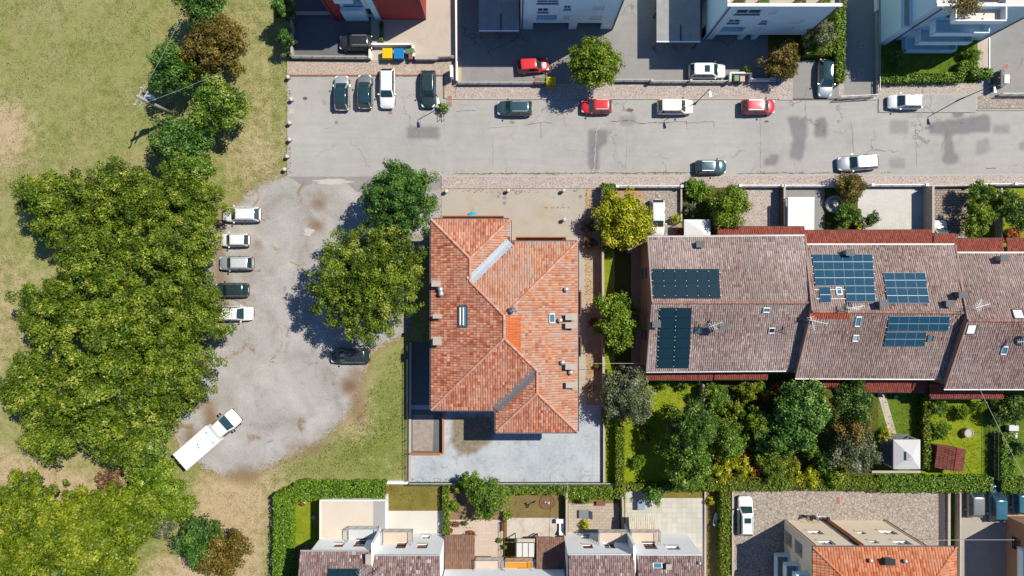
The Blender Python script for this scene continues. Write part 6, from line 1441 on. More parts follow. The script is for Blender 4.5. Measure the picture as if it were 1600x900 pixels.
for s in (-1, 1):
    MB().quad((1.35, s * .955, 1.0), (2.6, s * .955, 1.0), (2.2, s * .80, 1.56), (1.4, s * .80, 1.56)).build('side_window', CGLASS, t, world=False)
    MB().box((2.6, s * 1.12, 1.15), (.14, .28, .2)).build('mirror', TRIM, t, world=False, bevel=.03); MB().box((3.68, s * .66, .74), (.12, .3, .16)).build('headlight', LAMP_W, t, world=False, bevel=.02)
    MB().box((-3.68, s * .85, .75), (.06, .18, .22)).build('tail_light', LAMP_R, t, world=False)
    for x_ in (-2.3, 2.9):
        wo = MB().lathe([(.22, -.11), (.36, -.11), (.38, -.06), (.38, .06), (.36, .11), (.22, .11)], (x_, s * .85, .36), 18, 'y').build('wheel', TYRE, t, world=False); MB().lathe([(.05, -.122), (.22, -.118), (.22, .118), (.05, .122)], (x_, s * .85, .36), 12, 'y').build('rim', RIM, wo, world=False)
MB().box((-1.3, 0, .58), (4.6, 1.2, .2)).build('chassis', TRIM, t, world=False); MB().box((3.66, 0, .5), (.2, 1.6, .22)).build('bumper', TRIM, t, world=False, bevel=.04)
# scooters in the court
def scooter(label, px, py, ang, col):
    p = at(px, py, .5); t = thing('scooter', label, 'motorcycle', (p.x, p.y, .055), R(ang))
    for x_ in (-.62, .66): 
        wo = MB().lathe([(.14, -.06), (.24, -.06), (.26, 0), (.24, .06), (.14, .06)], (x_, 0, .26), 14, 'y').build('wheel', TYRE, t, world=False)
    rows = [[Vector((x_, y * wd, z)) for y, z in ((0, z0_), (1, z0_ + .08), (1, z1_ - .08), (.6, z1_), (-.6, z1_), (-1, z1_ - .08), (-1, z0_ + .08))] for x_, wd, z0_, z1_ in ((-.85, .08, .45, .62), (-.6, .17, .35, .72), (-.2, .17, .28, .66), (.1, .15, .24, .40), (.35, .16, .24, .45), (.5, .2, .3, .95), (.62, .1, .5, .98))]
    loft(rows).build('body', CP[col], t, world=False, smooth=True); MB().box((-.42, 0, .76), (.62, .26, .09), taper=.85).build('seat', TRIM, t, world=False, bevel=.03)
    MB().tube([(.5, -.34, 1.02), (.56, 0, 1.0), (.5, .34, 1.02)], .02, 6).build('handlebar', TRIM, t, world=False); MB().quad((.6, -.18, .98), (.6, .18, .98), (.5, .16, 1.32), (.5, -.16, 1.32)).build('windscreen', LAMP_W, t, world=False)
    for s in (-1, 1): MB().box((.5, s * .36, 1.14), (.05, .12, .08)).build('mirror', TRIM, t, world=False)
    MB().box((-.86, 0, .8), (.3, .32, .26)).build('top_box', TRIM, t, world=False, bevel=.04); return t
scooter('black scooter, left one of two in front of the cream house', 1266, 808, 172, 'black'); scooter('white-fronted scooter, right one of two in front of the cream house', 1281, 808, 176, 'white')

# ------------------------------------------------------------------ walls and fences
RAIL = plain('railing_paint', (.28, .30, .31, 1), .5, .1, metal=.2)
def low_wall(label, pts, h=.6, t_=.2, mat=None, rail=0.0, coping=True, name='garden_wall', railmat=None, z0=0.0, posts=0, cat='wall'):
    P = [Vector((*g(*q), 0)) for q in pts]; t = thing(name, label, cat, P[0]); mat = mat or CONC
    for a, b_ in zip(P[:-1], P[1:]):
        MB().bar(a + Vector((0, 0, z0 + h / 2)), b_ + Vector((0, 0, z0 + h / 2)), t_, h).build('wall', mat, t)
        if coping: MB().bar(a + Vector((0, 0, z0 + h + .03)), b_ + Vector((0, 0, z0 + h + .03)), t_ + .08, .06).build('coping', KERB if mat is not WALL_W else WHITE, t)
        if rail: railing(t, [a, b_], z0 + h + .06, rail, railmat or RAIL, .16)
        if posts:
            L = (b_ - a).length; n = max(1, int(L / posts))
            for i in range(n + 1):
                q = a + (b_ - a) * (i / n); MB().box((q.x, q.y, z0 + (h + rail) / 2 + .1), (.3, .3, h + rail + .2)).build('pillar', mat, t)
    return t
def fence(label, pts, h=1.2, mat=None, step=1.6, board=None):
    P = [Vector((*g(*q), 0)) for q in pts]; t = thing('fence', label, 'fence', P[0])
    for a, b_ in zip(P[:-1], P[1:]):
        L = (b_ - a).length; n = max(1, int(L / step))
        for i in range(n + 1):
            q = a + (b_ - a) * (i / n); MB().box((q.x, q.y, h / 2), (.06, .06, h)).build('post', mat or GREYD, t)
        rm = MB(); 
        for z in (.15, h * .55, h - .05): rm.bar(a + Vector((0, 0, z)), b_ + Vector((0, 0, z)), .03, .04)
        rm.build('rail', mat or GREYD, t); mm = MB(); nn = int(L / .12)
        for i in range(nn): q = a + (b_ - a) * ((i + .5) / nn); mm.bar((q.x, q.y, .05), (q.x, q.y, h), .012, .012)
        mm.build('mesh_wire', mat or GREYD, t, kind='stuff')
    return t
low_wall('white-capped wall with railing below the shaded yard of the red block', [(458, 91.5), (578, 93)], .6, .22, CONC, .5)
low_wall('wall round the coloured bins beside the red block', [(580, 95), (580, 73), (646, 73), (648, 92)], .9, .15, WALL_W)
low_wall('pale wall section right of the bin enclosure', [(650, 93), (684, 93)], .9, .5, CONC); low_wall('wall and gate post at the corner of the beige yard', [(686, 93), (710, 92)], .7, .2, CONC, .4)
low_wall('white side wall between beige yard and white block yard', [(713, -60), (715, 130)], 1.0, .16, WALL_W)
low_wall('street wall with railing in front of the pale blue-white block', [(716, 132), (868, 132)], .5, .2, CONC, .5)
low_wall('street wall with railing right of the round green tree', [(958, 128), (1014, 128)], .5, .2, CONC, .5); low_wall('long street wall with railing below the silver-white crossover', [(1016, 130), (1136, 130)], .5, .2, CONC, .5, posts=4.0)
low_wall('low wall round the bins of the grey block', [(1138, 131), (1138, 117), (1170, 117), (1170, 130)], .8, .12, WALL_W); low_wall('white wall stubs beside the bronze shrub', [(1172, 127), (1212, 127)], .7, .2, WALL_W)
low_wall('gate rail at the foot of the shaded side drive', [(1306, 155), (1364, 152)], .25, .15, CONC, .9); low_wall('kerb wall on the left edge of the villa plot', [(1368, -60), (1368, 146)], .5, .2, CONC, .5)
low_wall('side wall of the shaded side drive', [(1366, -40), (1366, 20)], .8, .15, WALL_W); low_wall('white edge of the villa path', [(1545, 60), (1545, 130)], .15, .12, WALL_W, coping=False)
low_wall('street wall and gate at the villa drive', [(1556, 150), (1640, 150)], .4, .2, CONC, .7); low_wall('shaded west boundary wall of the red block yard', [(459, -60), (459, 90)], .8, .14, CONC)
low_wall('white terrace edge in the shade beside the red block', [(462, 22), (522, 22)], .3, .3, CONC)
SP = 'front walls of the row houses'
low_wall('front wall above the crazy-paved court with the yellow tree', [(962, 293), (1062, 293)], .6, .22, WALL_W, .4, posts=4.2); low_wall('front wall above the brick court', [(1152, 292), (1218, 292)], .6, .22, WALL_W, .4, posts=4.0); low_wall('front wall above the white carport', [(1220, 292), (1306, 292)], .6, .22, WALL_W, .4, posts=4.0)
low_wall('front wall above the white screed court', [(1356, 291), (1440, 291)], .6, .22, WALL_W, .4, posts=4.0); low_wall('front wall above the cobbled court', [(1444, 292), (1512, 291)], .5, .22, CONC, .4, posts=3.4); low_wall('front wall at the top right garden', [(1514, 290), (1640, 289)], .6, .22, WALL_W, .4, posts=4.2)
low_wall('dividing wall between brick court and carport', [(1218, 294), (1218, 354)], 1.5, .16, plain('brown_wall', ph(150, 110, 92))); low_wall('tall dividing wall shading the edge of the cobbled court', [(1442, 294), (1442, 366)], 2.0, .2, CONC); low_wall('garden divider in the top right front garden', [(1554, 296), (1554, 372)], 1.2, .1, CONC); low_wall('red edging wall right of the crazy-paved court', [(1063, 296), (1063, 346)], .5, .12, REDKERB)
low_wall('boundary wall between the house and the row-house garden', [(939, 294), (941, 632)], 1.4, .18, CONC); low_wall('boundary wall at the right edge of the patio', [(943, 636), (943, 752)], .5, .16, REDKERB); low_wall('dark green fence wall along the bottom of the patio', [(640, 754), (968, 754)], .6, .12, plain('green_fence', ph(60, 100, 96)), .5, railmat=plain('green_fence', ph(60, 100, 96)))
low_wall('white wall stub at the corner of the mown lawn', [(606, 752), (638, 752)], .6, .25, WALL_W); low_wall('orange-rendered ramp wall beside the gravel bed', [(693, 640), (693, 707), (641, 707)], .8, .14, WALL_O, coping=False)
low_wall('pale wall on the west edge of the house plot', [(642, 535), (641, 750)], .35, .2, CONC); fence('mesh fence west of the house and the gravel bed', [(638.5, 540), (638.5, 748)], 1.3)
low_wall('wall between crazy-paved court and grass verge', [(1480, 764), (1480, 960)], .35, .2, CONC); low_wall('wall between grass verge and pale yard', [(1492, 764), (1492, 960)], 1.0, .1, CONC); low_wall('kerb between right hedge and crazy-paved court', [(1143, 766), (1143, 960)], .5, .16, CONC); low_wall('wall at the left edge of the slab terrace with the lounge chair', [(970, 766), (972, 840)], 1.3, .14, CONC); low_wall('wall between brown lawn and slab terrace', [(884, 766), (884, 840)], 1.2, .12, CONC)
low_wall('brick edging under the gazebo hedge', [(1360, 736), (1436, 736)], .3, .2, REDKERB); fence('tall fence between mown lawn and vegetable plot hedge', [(693, 758), (693, 836)], 1.2); fence('wooden divider between the pink and veined terraces', [(788, 812), (788, 868)], 1.3, FRAME_B, .9); low_wall('wall beside the gravelled hedge strip on the bottom right', [(1101, 766), (1101, 960)], .25, .14, CONC)
low_wall('dark boundary wall east of the lime lawn', [(1094, 598), (1094, 650)], 1.6, .2, CONC); low_wall('stone edge of the extension garden behind the hedge', [(512, 770), (556, 770)], .6, .4, WALL_W); fence('dark tall fence casting shade on the right garden', [(1546, 632), (1546, 745)], 1.6)
low_wall('grey panel beside the extension roof of the white house', [(558, 772), (584, 772)], .8, 1.1, plain('grey_tank', ph(170, 172, 176)), coping=False)

# ------------------------------------------------------------------ bins, bollards, lamps, poles
def bin_(label, px, py, col, sx=1.25, sy=1.1, h=1.15, rz=0.0, group=None):
    p = at(px, py, h); t = thing('waste_bin', label, 'bin', (p.x, p.y, .04), rz, group); m = plain('bin_' + col[0], col[1], .45, .06)
    n = len(MB().v); b_ = MB(); b_.box((0, 0, h * .48), (sx * .86, sy * .86, h * .84), taper=1.12); b_.build('body', m, t, world=False, bevel=.03)
    lid = MB().box((0, -sy * .0, h * .95), (sx, sy, .09), taper=.96); lo = lid.build('lid', m, t, world=False, bevel=.025)
    MB().bar((-sx * .42, -sy * .53, h * .96), (sx * .42, -sy * .53, h * .96), .05, .05).build('handle', TRIM, t, world=False)
    for k in range(3): MB().bar((-sx * .3 + k * sx * .3, -sy * .38, h * 1.0), (-sx * .3 + k * sx * .3, sy * .38, h * 1.0), .04, .02).build('lid_rib', m, lo, world=False)
    for s in (-1, 1):
        for e in (-1, 1): MB().lathe([(.02, -.03), (.09, -.03), (.09, .03), (.02, .03)], (s * sx * .36, e * sy * .36, .09), 10, 'y').build('wheel', TYRE, t, world=False)
    return t
YEL = ('yellow', ph(250, 214, 10)); BLU = ('blue', ph(16, 140, 214)); GRN = ('green', ph(104, 146, 108)); BRN = ('brown', ph(160, 104, 92)); GRY = ('grey', ph(170, 176, 182))
bin_('yellow waste container beside the red block', 605, 83, YEL, 1.2, 1.25); bin_('blue waste container beside the red block', 623, 83.5, BLU, 1.2, 1.25)
bin_('small green bin, left of two beside the blue container', 636.5, 80, GRN, .55, .6, .95); bin_('small green bin, right of two beside the blue container', 643.5, 79, GRN, .5, .6, .95); bin_('small brown bin below the green ones', 641.5, 88, BRN, .5, .65, .95)
bin_('yellow bin on the pavement beside the red hatchback in the yard', 861, 127, YEL, 1.15, 1.1, 1.2); bin_('small brown bin beside the lone yellow one', 840, 126, BRN, .7, .7, .9); bin_('small green bin touching the lone yellow one', 849, 126, GRN, .6, .7, .9)
bin_('small green bin behind the crossover of the grey block', 1151, 122, GRN, .6, .7, .95); bin_('small pale brown bin behind the crossover of the grey block', 1160, 123, ('sand', ph(206, 180, 160)), .6, .7, .95); bin_('blue-lidded bin under the bronze shrub', 1222, 120, BLU, 1.1, .9, 1.0); bin_('white container box under the bronze shrub', 1208, 123, ('white', ph(238, 238, 238)), .8, .4, .8)
bin_('blue bin in the shaded passage under the yellow tree', 985, 380, BLU, .55, .6, .9); bin_('pale bin under the blue one in the shaded passage', 984, 392, GRY, .55, .6, .9)
bin_('white box, upper of two at the right edge garden', 1584, 669, ('white', ph(238, 238, 238)), 1.2, .7, .8); bin_('white box, lower of two at the right edge garden', 1582, 681, ('white', ph(238, 238, 238)), 1.2, .7, .8)
bin_('small grey bin beside the white wall post under the house', 748, 888, GRY, .5, .5, .8) if False else None
def bollard(label, px, py, grp):
    x, y = g(px, py); t = thing('bollard', label, 'bollard', (x, y, 0), 0, grp)
    MB().lathe([(.17, 0), (.15, .25), (.12, .42)], (x, y, 0), 14).build('base', CONC, t, smooth=True)
    MB().lathe([(.05, .40), (.17, .45), (.235, .56), (.25, .66), (.22, .78), (.13, .87), (.02, .90)], (x, y, 0), 16).build('ball', plain('bollard_stone', ph(232, 226, 214), .85, .08), t, smooth=True)
for i, (x, y, w_) in enumerate([(452.5, 123, 'first from the top'), (457.5, 157.5, 'second from the top'), (454.5, 194, 'third from the top'), (454.5, 220, 'fourth from the top'), (451, 246, 'fifth from the top'), (447, 266, 'lowest')]):
    bollard('round-headed stone bollard at the field end of the road, ' + w_, x, y, 'bollards at the field end of the road')
for x, y, w_ in ((698, 300, 'nearest the dark green tree'), (794, 299, 'in the middle of the street side'), (880, 299, 'at the right end of the street side'), (881, 344, 'standing alone nearest the house')):
    bollard('round-headed stone bollard on the forecourt, ' + w_, x, y, 'bollards on the forecourt')
def street_lamp(label, px, py, h, arm):
    x, y = g(px, py); t = thing('street_lamp', label, 'street lamp', (x, y, 0))
    MB().lathe([(.16, 0), (.16, .08), (.09, .1), (.08, 1.0), (.055, 1.05), (.04, h)], (x, y, 0), 10).build('pole', GREYD, t, smooth=True)
    d = Vector((arm[0], arm[1], 0)); e = Vector((x, y, h)) + d
    MB().tube([(x, y, h - .05), e], .03, 6).build('arm', GREYD, t)
    dn = d.normalized() if d.length > .01 else Vector((1, 0, 0)); s = Vector((-dn.y, dn.x, 0))
    q = [e - dn * .15 - s * .10, e + dn * .55 - s * .17, e + dn * .55 + s * .17, e - dn * .15 + s * .10]
    mb = MB(); mb.prism([(v.x, v.y) for v in q], h - .06, h + .08); mb.build('lamp_head', plain('lamp_head', (.62, .64, .64, 1), .5, .05), t, bevel=.03)
    return t
street_lamp('street lamp beside the planter at the left parking bay', 690, 167, 4.6, (0.05, -.35)); street_lamp('street lamp beside the cream-white crossover', 1086, 162, 6.0, (0.05, -.35)); street_lamp('street lamp in the kerb bay below the villa gate', 1498, 156, 6.0, (0.05, -.35))
# utility pole in the field row
b = Vector((*g(275, 181), 0)); t = thing('utility_pole', 'tall utility pole with transformer leaning into view among the field trees', 'pole', b)
MB().tube([b, b + Vector((0, 0, 8.5))], [.26, .17], 10).build('pole', plain('concrete_pole', ph(186, 182, 176), .85, .1), t, smooth=True)
top = b + Vector((0, 0, 8.2)); MB().bar(top + Vector((-.4, -1.0, 0)), top + Vector((.4, 1.0, 0)), .1, .12).build('crossarm', STEEL, t); MB().bar(top + Vector((-.4, -.8, -1.0)), top + Vector((.5, .9, -1.0)), .1, .12).build('crossarm', STEEL, t)
for k in (-.9, 0, .9): MB().lathe([(.04, 0), (.1, .05), (.06, .12), (.1, .18), (.05, .3)], top + Vector((.4 * k, k, .06)), 8).build('insulator', plain('porcelain', ph(230, 226, 220), .3, .05), t)
MB().box(top + Vector((.35, .35, -1.6)), (.7, .55, .9)).build('transformer', plain('transformer_blue', rgb(60, 84, 110), .5, .1), t, bevel=.05)
for k in range(4): MB().lathe([(.05, 0), (.09, .1), (.05, .2)], top + Vector((.12 + .16 * k, .35, -1.12)), 8).build('bushing', plain('porcelain', ph(230, 226, 220)), t)
MB().bar(top + Vector((-.2, -.1, -2.2)), top + Vector((.6, .5, -2.2)), .5, .06).build('platform', plain('rusty_platform', rgb(150, 80, 60), .8, .2), t)
def cable(label, pts, r=.012, sag=.3, mat=None):
    a, b_ = Vector(pts[0]), Vector(pts[1]); P = [a + (b_ - a) * (i / 12) - Vector((0, 0, sag * 4 * (i / 12) * (1 - i / 12))) for i in range(13)]
    o = MB().tube(P, r, 5).build('overhead_cable', mat or plain('pale_cable', ph(214, 214, 210), .6, .05)); return tag(o, label, 'cable')
cable('pale cable from the utility pole to the north-east through the trees', (top, top + Vector((5, 9, .4)))); cable('second thin cable from the utility pole crossing the field trees', (top + Vector((0, -.9, 0)), top + Vector((9, 3, -.6))))
cable('white cable strung from the garden wall to the end row house', (at(928, 568, 3.0), at(1009, 568, 3.4)), .025, .1); cable('white cable running diagonally across the right garden', (at(1530, 606, 5.6), at(1606, 756, 4.2)), .022, .1); cable('white cable crossing the crazy-paved court to the right edge', (at(1462, 844, 4.5), at(1640, 844, 4.5)), .022, .1); cable('thin vertical cable above the slab terrace wall', (at(887, 740, 3.0), at(887, 842, 3.2)), .02, .1)

# ------------------------------------------------------------------ garden things
# gazebo
a, b_ = at(1396, 687, 2.4), at(1438, 733, 2.4)
t = thing('gazebo', 'white square gazebo with peaked cloth roof at the end of the garden path', 'gazebo', ((a.x + b_.x) / 2, (a.y + b_.y) / 2, 0)); CLOTH = plain('white_cloth', ph(226, 226, 226), .8, .04)
cx, cy = (a.x + b_.x) / 2, (a.y + b_.y) / 2; cs = [(a.x, b_.y), (b_.x, b_.y), (b_.x, a.y), (a.x, a.y)]; ap = Vector((cx, cy, 3.15)); mb = MB()
for k in range(4):
    p_, q_ = Vector((*cs[k], 2.4)), Vector((*cs[(k + 1) % 4], 2.4)); mp = p_.lerp(ap, .78); mq = q_.lerp(ap, .78); mb.quad(p_, q_, mq, mp); mb.quad(p_ - Vector((0, 0, .22)), q_ - Vector((0, 0, .22)), q_, p_)
mb.build('canopy', CLOTH, t); mb = MB()
for k in range(4):
    p_, q_ = Vector((*cs[k], 2.4)).lerp(ap, .70), Vector((*cs[(k + 1) % 4], 2.4)).lerp(ap, .70); up = Vector((0, 0, .18)); mb.quad(p_ + up, q_ + up, ap + Vector((0, 0, .22)))
mb.build('vent_cap', CLOTH, t)
for x_, y_ in cs: MB().box((x_ + (.1 if x_ < cx else -.1), y_ + (.1 if y_ < cy else -.1), 1.2), (.12, .12, 2.4)).build('post', FRAME_W, t)
mb = MB()
for k in range(4): p_, q_ = Vector((*cs[k], 2.1)), Vector((*cs[(k + 1) % 4], 2.1)); mb.bar(p_, q_, .06, .08)
mb.build('frame', GREYD, t); MB().prism([(a.x - .3, b_.y), (b_.x, b_.y), (b_.x, a.y + .2), (a.x - .3, a.y + .2)], 0, .09).build('floor', GREYD, t)
# maroon shed
ca = at(1487, 717, 2.2); t = thing('garden_shed', 'maroon ribbed garden shed standing askew behind the hedge', 'shed', (ca.x, ca.y, 0), R(-8)); sx, sy = 3.3, 2.7
MB().box((0, 0, .95), (sx - .3, sy - .3, 1.9)).build('wall', plain('shed_wall', rgb(110, 70, 56), .8, .1), t, world=False)
ORI[t] = Vector((0, 0, 0))
for s, x_ in ((-1, -sx / 2), (1, sx / 2)):
    q = [Vector((x_, s * sy / 2, 1.9)), Vector((x_, -s * sy / 2, 1.9)), Vector((.35, -s * sy / 2, 2.4)), Vector((.35, s * sy / 2, 2.4))]
    mb = MB(); mb.quad(*q); rf = mb.build('roof', DECK_R, t, world=False); ORI[rf] = Vector((0, 0, 0)); tile_field(rf, q, .2, .42, T_SHED, 160 + s, .05)
MB().bar((.35, -sy / 2, 2.46), (.35, sy / 2, 2.46), .2, .06).build('ridge', DECK_R, t, world=False); MB().box((0, -sy / 2 + .13, .9), (.8, .05, 1.7)).build('door', FRAME_B, t, world=False)
# white canopy and carport
def flat_canopy(name, label, px, h, peak, cat='canopy'):
    a, b_ = at(px[0], px[1], h), at(px[2], px[3], h); t = thing(name, label, cat, ((a.x + b_.x) / 2, (a.y + b_.y) / 2, 0)); c_ = Vector(((a.x + b_.x) / 2, (a.y + b_.y) / 2, h + peak))
    P = [Vector((a.x, b_.y, h)), Vector((b_.x, b_.y, h)), Vector((b_.x, a.y, h)), Vector((a.x, a.y, h))]; mb = MB(); wh = plain('bright_canopy', ph(244, 244, 240, .62), .6, .03)
    if peak:
        for k in range(4): mb.quad(P[k], P[(k + 1) % 4], c_)
    else:
        n = 12
        for k in range(n): x0, x1 = a.x + (b_.x - a.x) * k / n, a.x + (b_.x - a.x) * (k + 1) / n; z = .006 * (k % 2); mb.quad((x0, b_.y, h + z), (x1, b_.y, h + .025 - z), (x1, a.y, h + .1 + .025 - z), (x0, a.y, h + .1 + z))
    for k in range(4): mb.quad(P[k] - Vector((0, 0, .15)), P[(k + 1) % 4] - Vector((0, 0, .15)), P[(k + 1) % 4], P[k])
    mb.build('canopy', wh, t)
    for x_ in (a.x + .08, b_.x - .08):
        for y_ in (a.y - .08, b_.y + .08): MB().box((x_, y_, (h - .1) / 2), (.09, .09, h - .1)).build('post', STEEL, t)
flat_canopy('garden_canopy', 'white pyramid canopy at the corner of the end row house', (1069, 343, 1110, 372), 2.3, .45); flat_canopy('carport', 'white flat carport roof beside the long red porch', (1231, 308, 1272, 362), 2.4, 0, 'carport')
# round fountain
x, y = g(1301, 320); t = thing('garden_fountain', 'round stone fountain basin in the front garden', 'fountain', (x, y, 0)); MB().lathe([(1.0, 0), (1.05, .45), (.95, .5), (.78, .5), (.75, .2)], (x, y, 0), 24).build('basin', CONC, t); MB().lathe([(.02, .30), (.77, .30), (.77, .32), (.02, .32)], (x, y, 0), 24).build('water', glass('basin_water', (.12, .22, .26, 1)), t); MB().lathe([(.16, .3), (.1, .7), (.3, .8), (.32, .86), (.05, .86)], (x, y, 0), 14).build('spout', CONC, t)
# solar-heated things, seats, pots and small items
def pot(label, px, py, r_, h, leaf='green', col=None, grp=None):
    x, y = g(px, py); t = thing('flower_pot', label, 'flower pot', (x, y, .05), 0, grp); MB().lathe([(r_ * .7, .05), (r_, h), (r_ * 1.1, h), (r_ * 1.1, h + .05), (r_ * .85, h + .05), (r_ * .8, h - .03)], (x, y, 0), 14).build('pot', col or TERRA, t)
    rs = np.random.RandomState(int(px + py)); P = rs.normal(0, 1, (160, 3)) * np.array([r_ * .6, r_ * .6, r_ * .35]) + np.array([0, 0, h + r_ * .5]); np_mesh('plant', leaves_from(P, np.tile([0, 0, 1.0], (160, 1)), .16, rs), 4, LEAF[leaf], t, np.clip(rs.normal(.5, .2, 160), 0, 1)); return t
for k, (x, y, r_, lf_, lab) in enumerate([(704, 816, .2, 'dead', 'brown potted plant at the hedge end of the pink terrace'), (714, 817, .3, 'dead', 'round terracotta pot second along the pink terrace edge'), (727, 816, .24, 'dark', 'dark potted plant third along the pink terrace edge'), (704, 827, .26, 'dead', 'terracotta pot at the left side of the pink terrace'), (736, 833, .45, 'brown', 'large potted bronze plant at the corner of the brown lean-to roof'), (781, 842, .2, 'green', 'small green pot beside the wooden divider'), (1118, 385, .2, 'green', 'pot beside the red porch'), (1080, 133, .2, 'green', 'small pot on the street wall')][:6]): pot(lab, x, y, r_, .4, lf_)
pot('potted succulents on the roof terrace of the grey block, left', 1136, 90, .3, .3) if False else None
for k, (x, lab) in enumerate(((1155, 'first planter on the roof terrace of the grey block'), (1193, 'second planter on the roof terrace of the grey block'), (1250, 'third planter on the roof terrace of the grey block'), (1288, 'fourth planter on the roof terrace of the grey block'))):
    p = at(x, 3.2, 9.7); t = thing('roof_planter', lab, 'planter', (p.x, p.y, 9.3)); MB().box((p.x, p.y, 9.5), (1.1, .4, .4)).build('trough', TERRA, t); rs = np.random.RandomState(k); P = rs.uniform(-1, 1, (260, 3)) * np.array([.55, .22, .15]) + np.array([0, 0, .55]); np_mesh('plant', leaves_from(P, np.tile([0, 0, 1.0], (260, 1)), .2, rs), 4, LEAF['hedge' if k % 2 else 'brown'], t, np.clip(rs.normal(.5, .2, 260), 0, 1))
p = at(1508, 8, 9.9); t = thing('roof_planter', 'long planter with trailing plants on the villa block terrace', 'planter', (p.x, p.y, 9.3)); MB().box((p.x, p.y, 9.6), (2.0, .8, .5)).build('trough', CONC, t); rs = np.random.RandomState(5); P = rs.normal(0, 1, (900, 3)) * np.array([.8, .45, .25]) + np.array([0, -.1, .8]); np_mesh('plant', leaves_from(P, np.tile([0, 0, 1.0], (900, 1)), .25, rs), 4, LEAF['brown'], t, np.clip(rs.normal(.4, .2, 900), 0, 1))
for x, y, lf_, lab in ((597, 43, 'dark', 'dark planter box beside the red wall, upper'), (597, 60, 'hedge', 'dark planter box with green top beside the red wall, lower')):
    X, Y = g(x, y); t = thing('planter_box', lab, 'planter', (X, Y, .03)); MB().box((X, Y, .3), (.42, 1.05, .52)).build('trough', GREYD, t); rs = np.random.RandomState(int(y)); P = rs.uniform(-1, 1, (200, 3)) * np.array([.18, .48, .08]) + np.array([0, 0, .6]); np_mesh('plant', leaves_from(P, np.tile([0, 0, 1.0], (200, 1)), .15, rs), 4, LEAF[lf_], t, np.clip(rs.normal(.4, .2, 200), 0, 1))
def lounger(label, px, py, rz, col, L=1.5, W=.7):
    x, y = g(px, py); t = thing('lounge_chair', label, 'chair', (x, y, .05), R(rz)); MB().box((.1, 0, .34), (L * .7, W, .1)).build('seat', col, t, world=False, bevel=.03); mb = MB(); mb.quad((-L * .25, -W / 2, .36), (-L * .25, W / 2, .36), (-L * .5, W / 2, .85), (-L * .5, -W / 2, .85)); mb.quad((-L * .27, -W / 2, .34), (-L * .52, -W / 2, .83), (-L * .52, W / 2, .83), (-L * .27, W / 2, .34)); mb.build('backrest', col, t, world=False)
    for s in (-1, 1):
        for e in (-.2, .42): MB().box((e * L, s * W * .42, .15), (.06, .06, .3)).build('leg', GREYD, t, world=False)
lounger('grey lounge chair with dark back on the slab terrace', 913, 802, 180, plain('grey_cushion', ph(140, 146, 152)), 1.7, .95); lounger('white sunbed at the right end of the veined terrace', 877, 822, 90, FRAME_W, 1.5, .6); lounger('grey folded sunlounger in the strip left of the tall narrow hedge', 1117, 808, 75, STEEL, 1.6, .5)
def table(label, px, py, col, sx, sy, h=.74, rz=0, cat='table', name='garden_table'):
    x, y = g(px, py); t = thing(name, label, cat, (x, y, .05), R(rz)); MB().box((0, 0, h), (sx, sy, .06)).build('top', col, t, world=False, bevel=.02)
    for s in (-1, 1):
        for e in (-1, 1): MB().box((s * (sx / 2 - .07), e * (sy / 2 - .07), h / 2 - .02), (.06, .06, h - .03)).build('leg', GREYD, t, world=False)
table('blue-covered table under the small tree on the slab terrace', 1000, 787, plain('blue_tarp', ph(150, 178, 200), .6, .08), .9, 1.0); table('dark bench beside the wooden divider on the pink terrace', 787, 820, FRAME_B, .45, 1.1, .45, 0, 'bench', 'bench'); table('small planter bench on the slab terrace', 938, 785, FRAME_B, 1.1, .5, .4, 0, 'bench', 'bench'); table('green box table on the gazebo lawn', 1397, 619, plain('mint_plastic', ph(150, 206, 180)), .45, .4, .4, 10); table('pale stepping slab table on the hedged lawn', 491, 807, CONC, .5, .45, .3); table('white bistro table at the veined terrace edge', 874, 811, FRAME_W, .9, .5)
table('grey bench block by the front wall below the cars', 1308, 156, CONC, .4, .4, .4) if False else None
# playhouse in the hedged garden
x, y = g(475, 778); t = thing('playhouse', 'small playhouse with white and orange roof in the hedged garden corner', 'playhouse', (x, y, .03), R(-25)); MB().box((0, 0, .45), (.9, .8, .9)).build('wall', TERRA, t, world=False)
for s, m_ in ((-1, TERRA), (1, FRAME_W)): MB().quad((-.6, s * .55, .85), (.6, s * .55, .85), (.6, 0, 1.3), (-.6, 0, 1.3)).build('roof', m_, t, world=False)
MB().box((.46, 0, .35), (.03, .3, .6)).build('door', FRAME_W, t, world=False)
# round fire ring with stones and a tricycle on the brown lawn
x, y = g(855, 784); t = thing('fire_ring', 'round brown fire ring with pale stones on the brown lawn', 'fire pit', (x, y, .03)); MB().lathe([(.75, 0), (.85, .12), (.95, .12), (.98, 0)], (x, y, .03), 22).build('ring', FRAME_B, t); MB().lathe([(.02, .01), (.8, .01), (.8, .05), (.02, .05)], (x, y, .03), 22).build('soil', plain('ring_soil', ph(132, 104, 76), .95, .25), t)
for dx, dy, rr in ((.15, -.1, .2), (-.25, 0, .14)): MB().lathe([(rr, .06), (rr * .9, .18), (rr * .4, .26), (.01, .27)], (x + dx, y + dy, .03), 9).build('stone', PALE, t, smooth=True)
x, y = g(828, 786); t = thing('tricycle', 'small dark tricycle lying on the brown lawn', 'tricycle', (x, y, .04), R(25)); MB().tube([(-.4, 0, .3), (.1, 0, .4), (.5, 0, .55)], .03, 6).build('frame', plain('teal_frame', rgb(40, 90, 90)), t, world=False); MB().tube([(.5, -.25, .6), (.5, .25, .6)], .02, 6).build('handlebar', TRIM, t, world=False); MB().box((-.2, 0, .45), (.25, .2, .06)).build('saddle', TRIM, t, world=False)
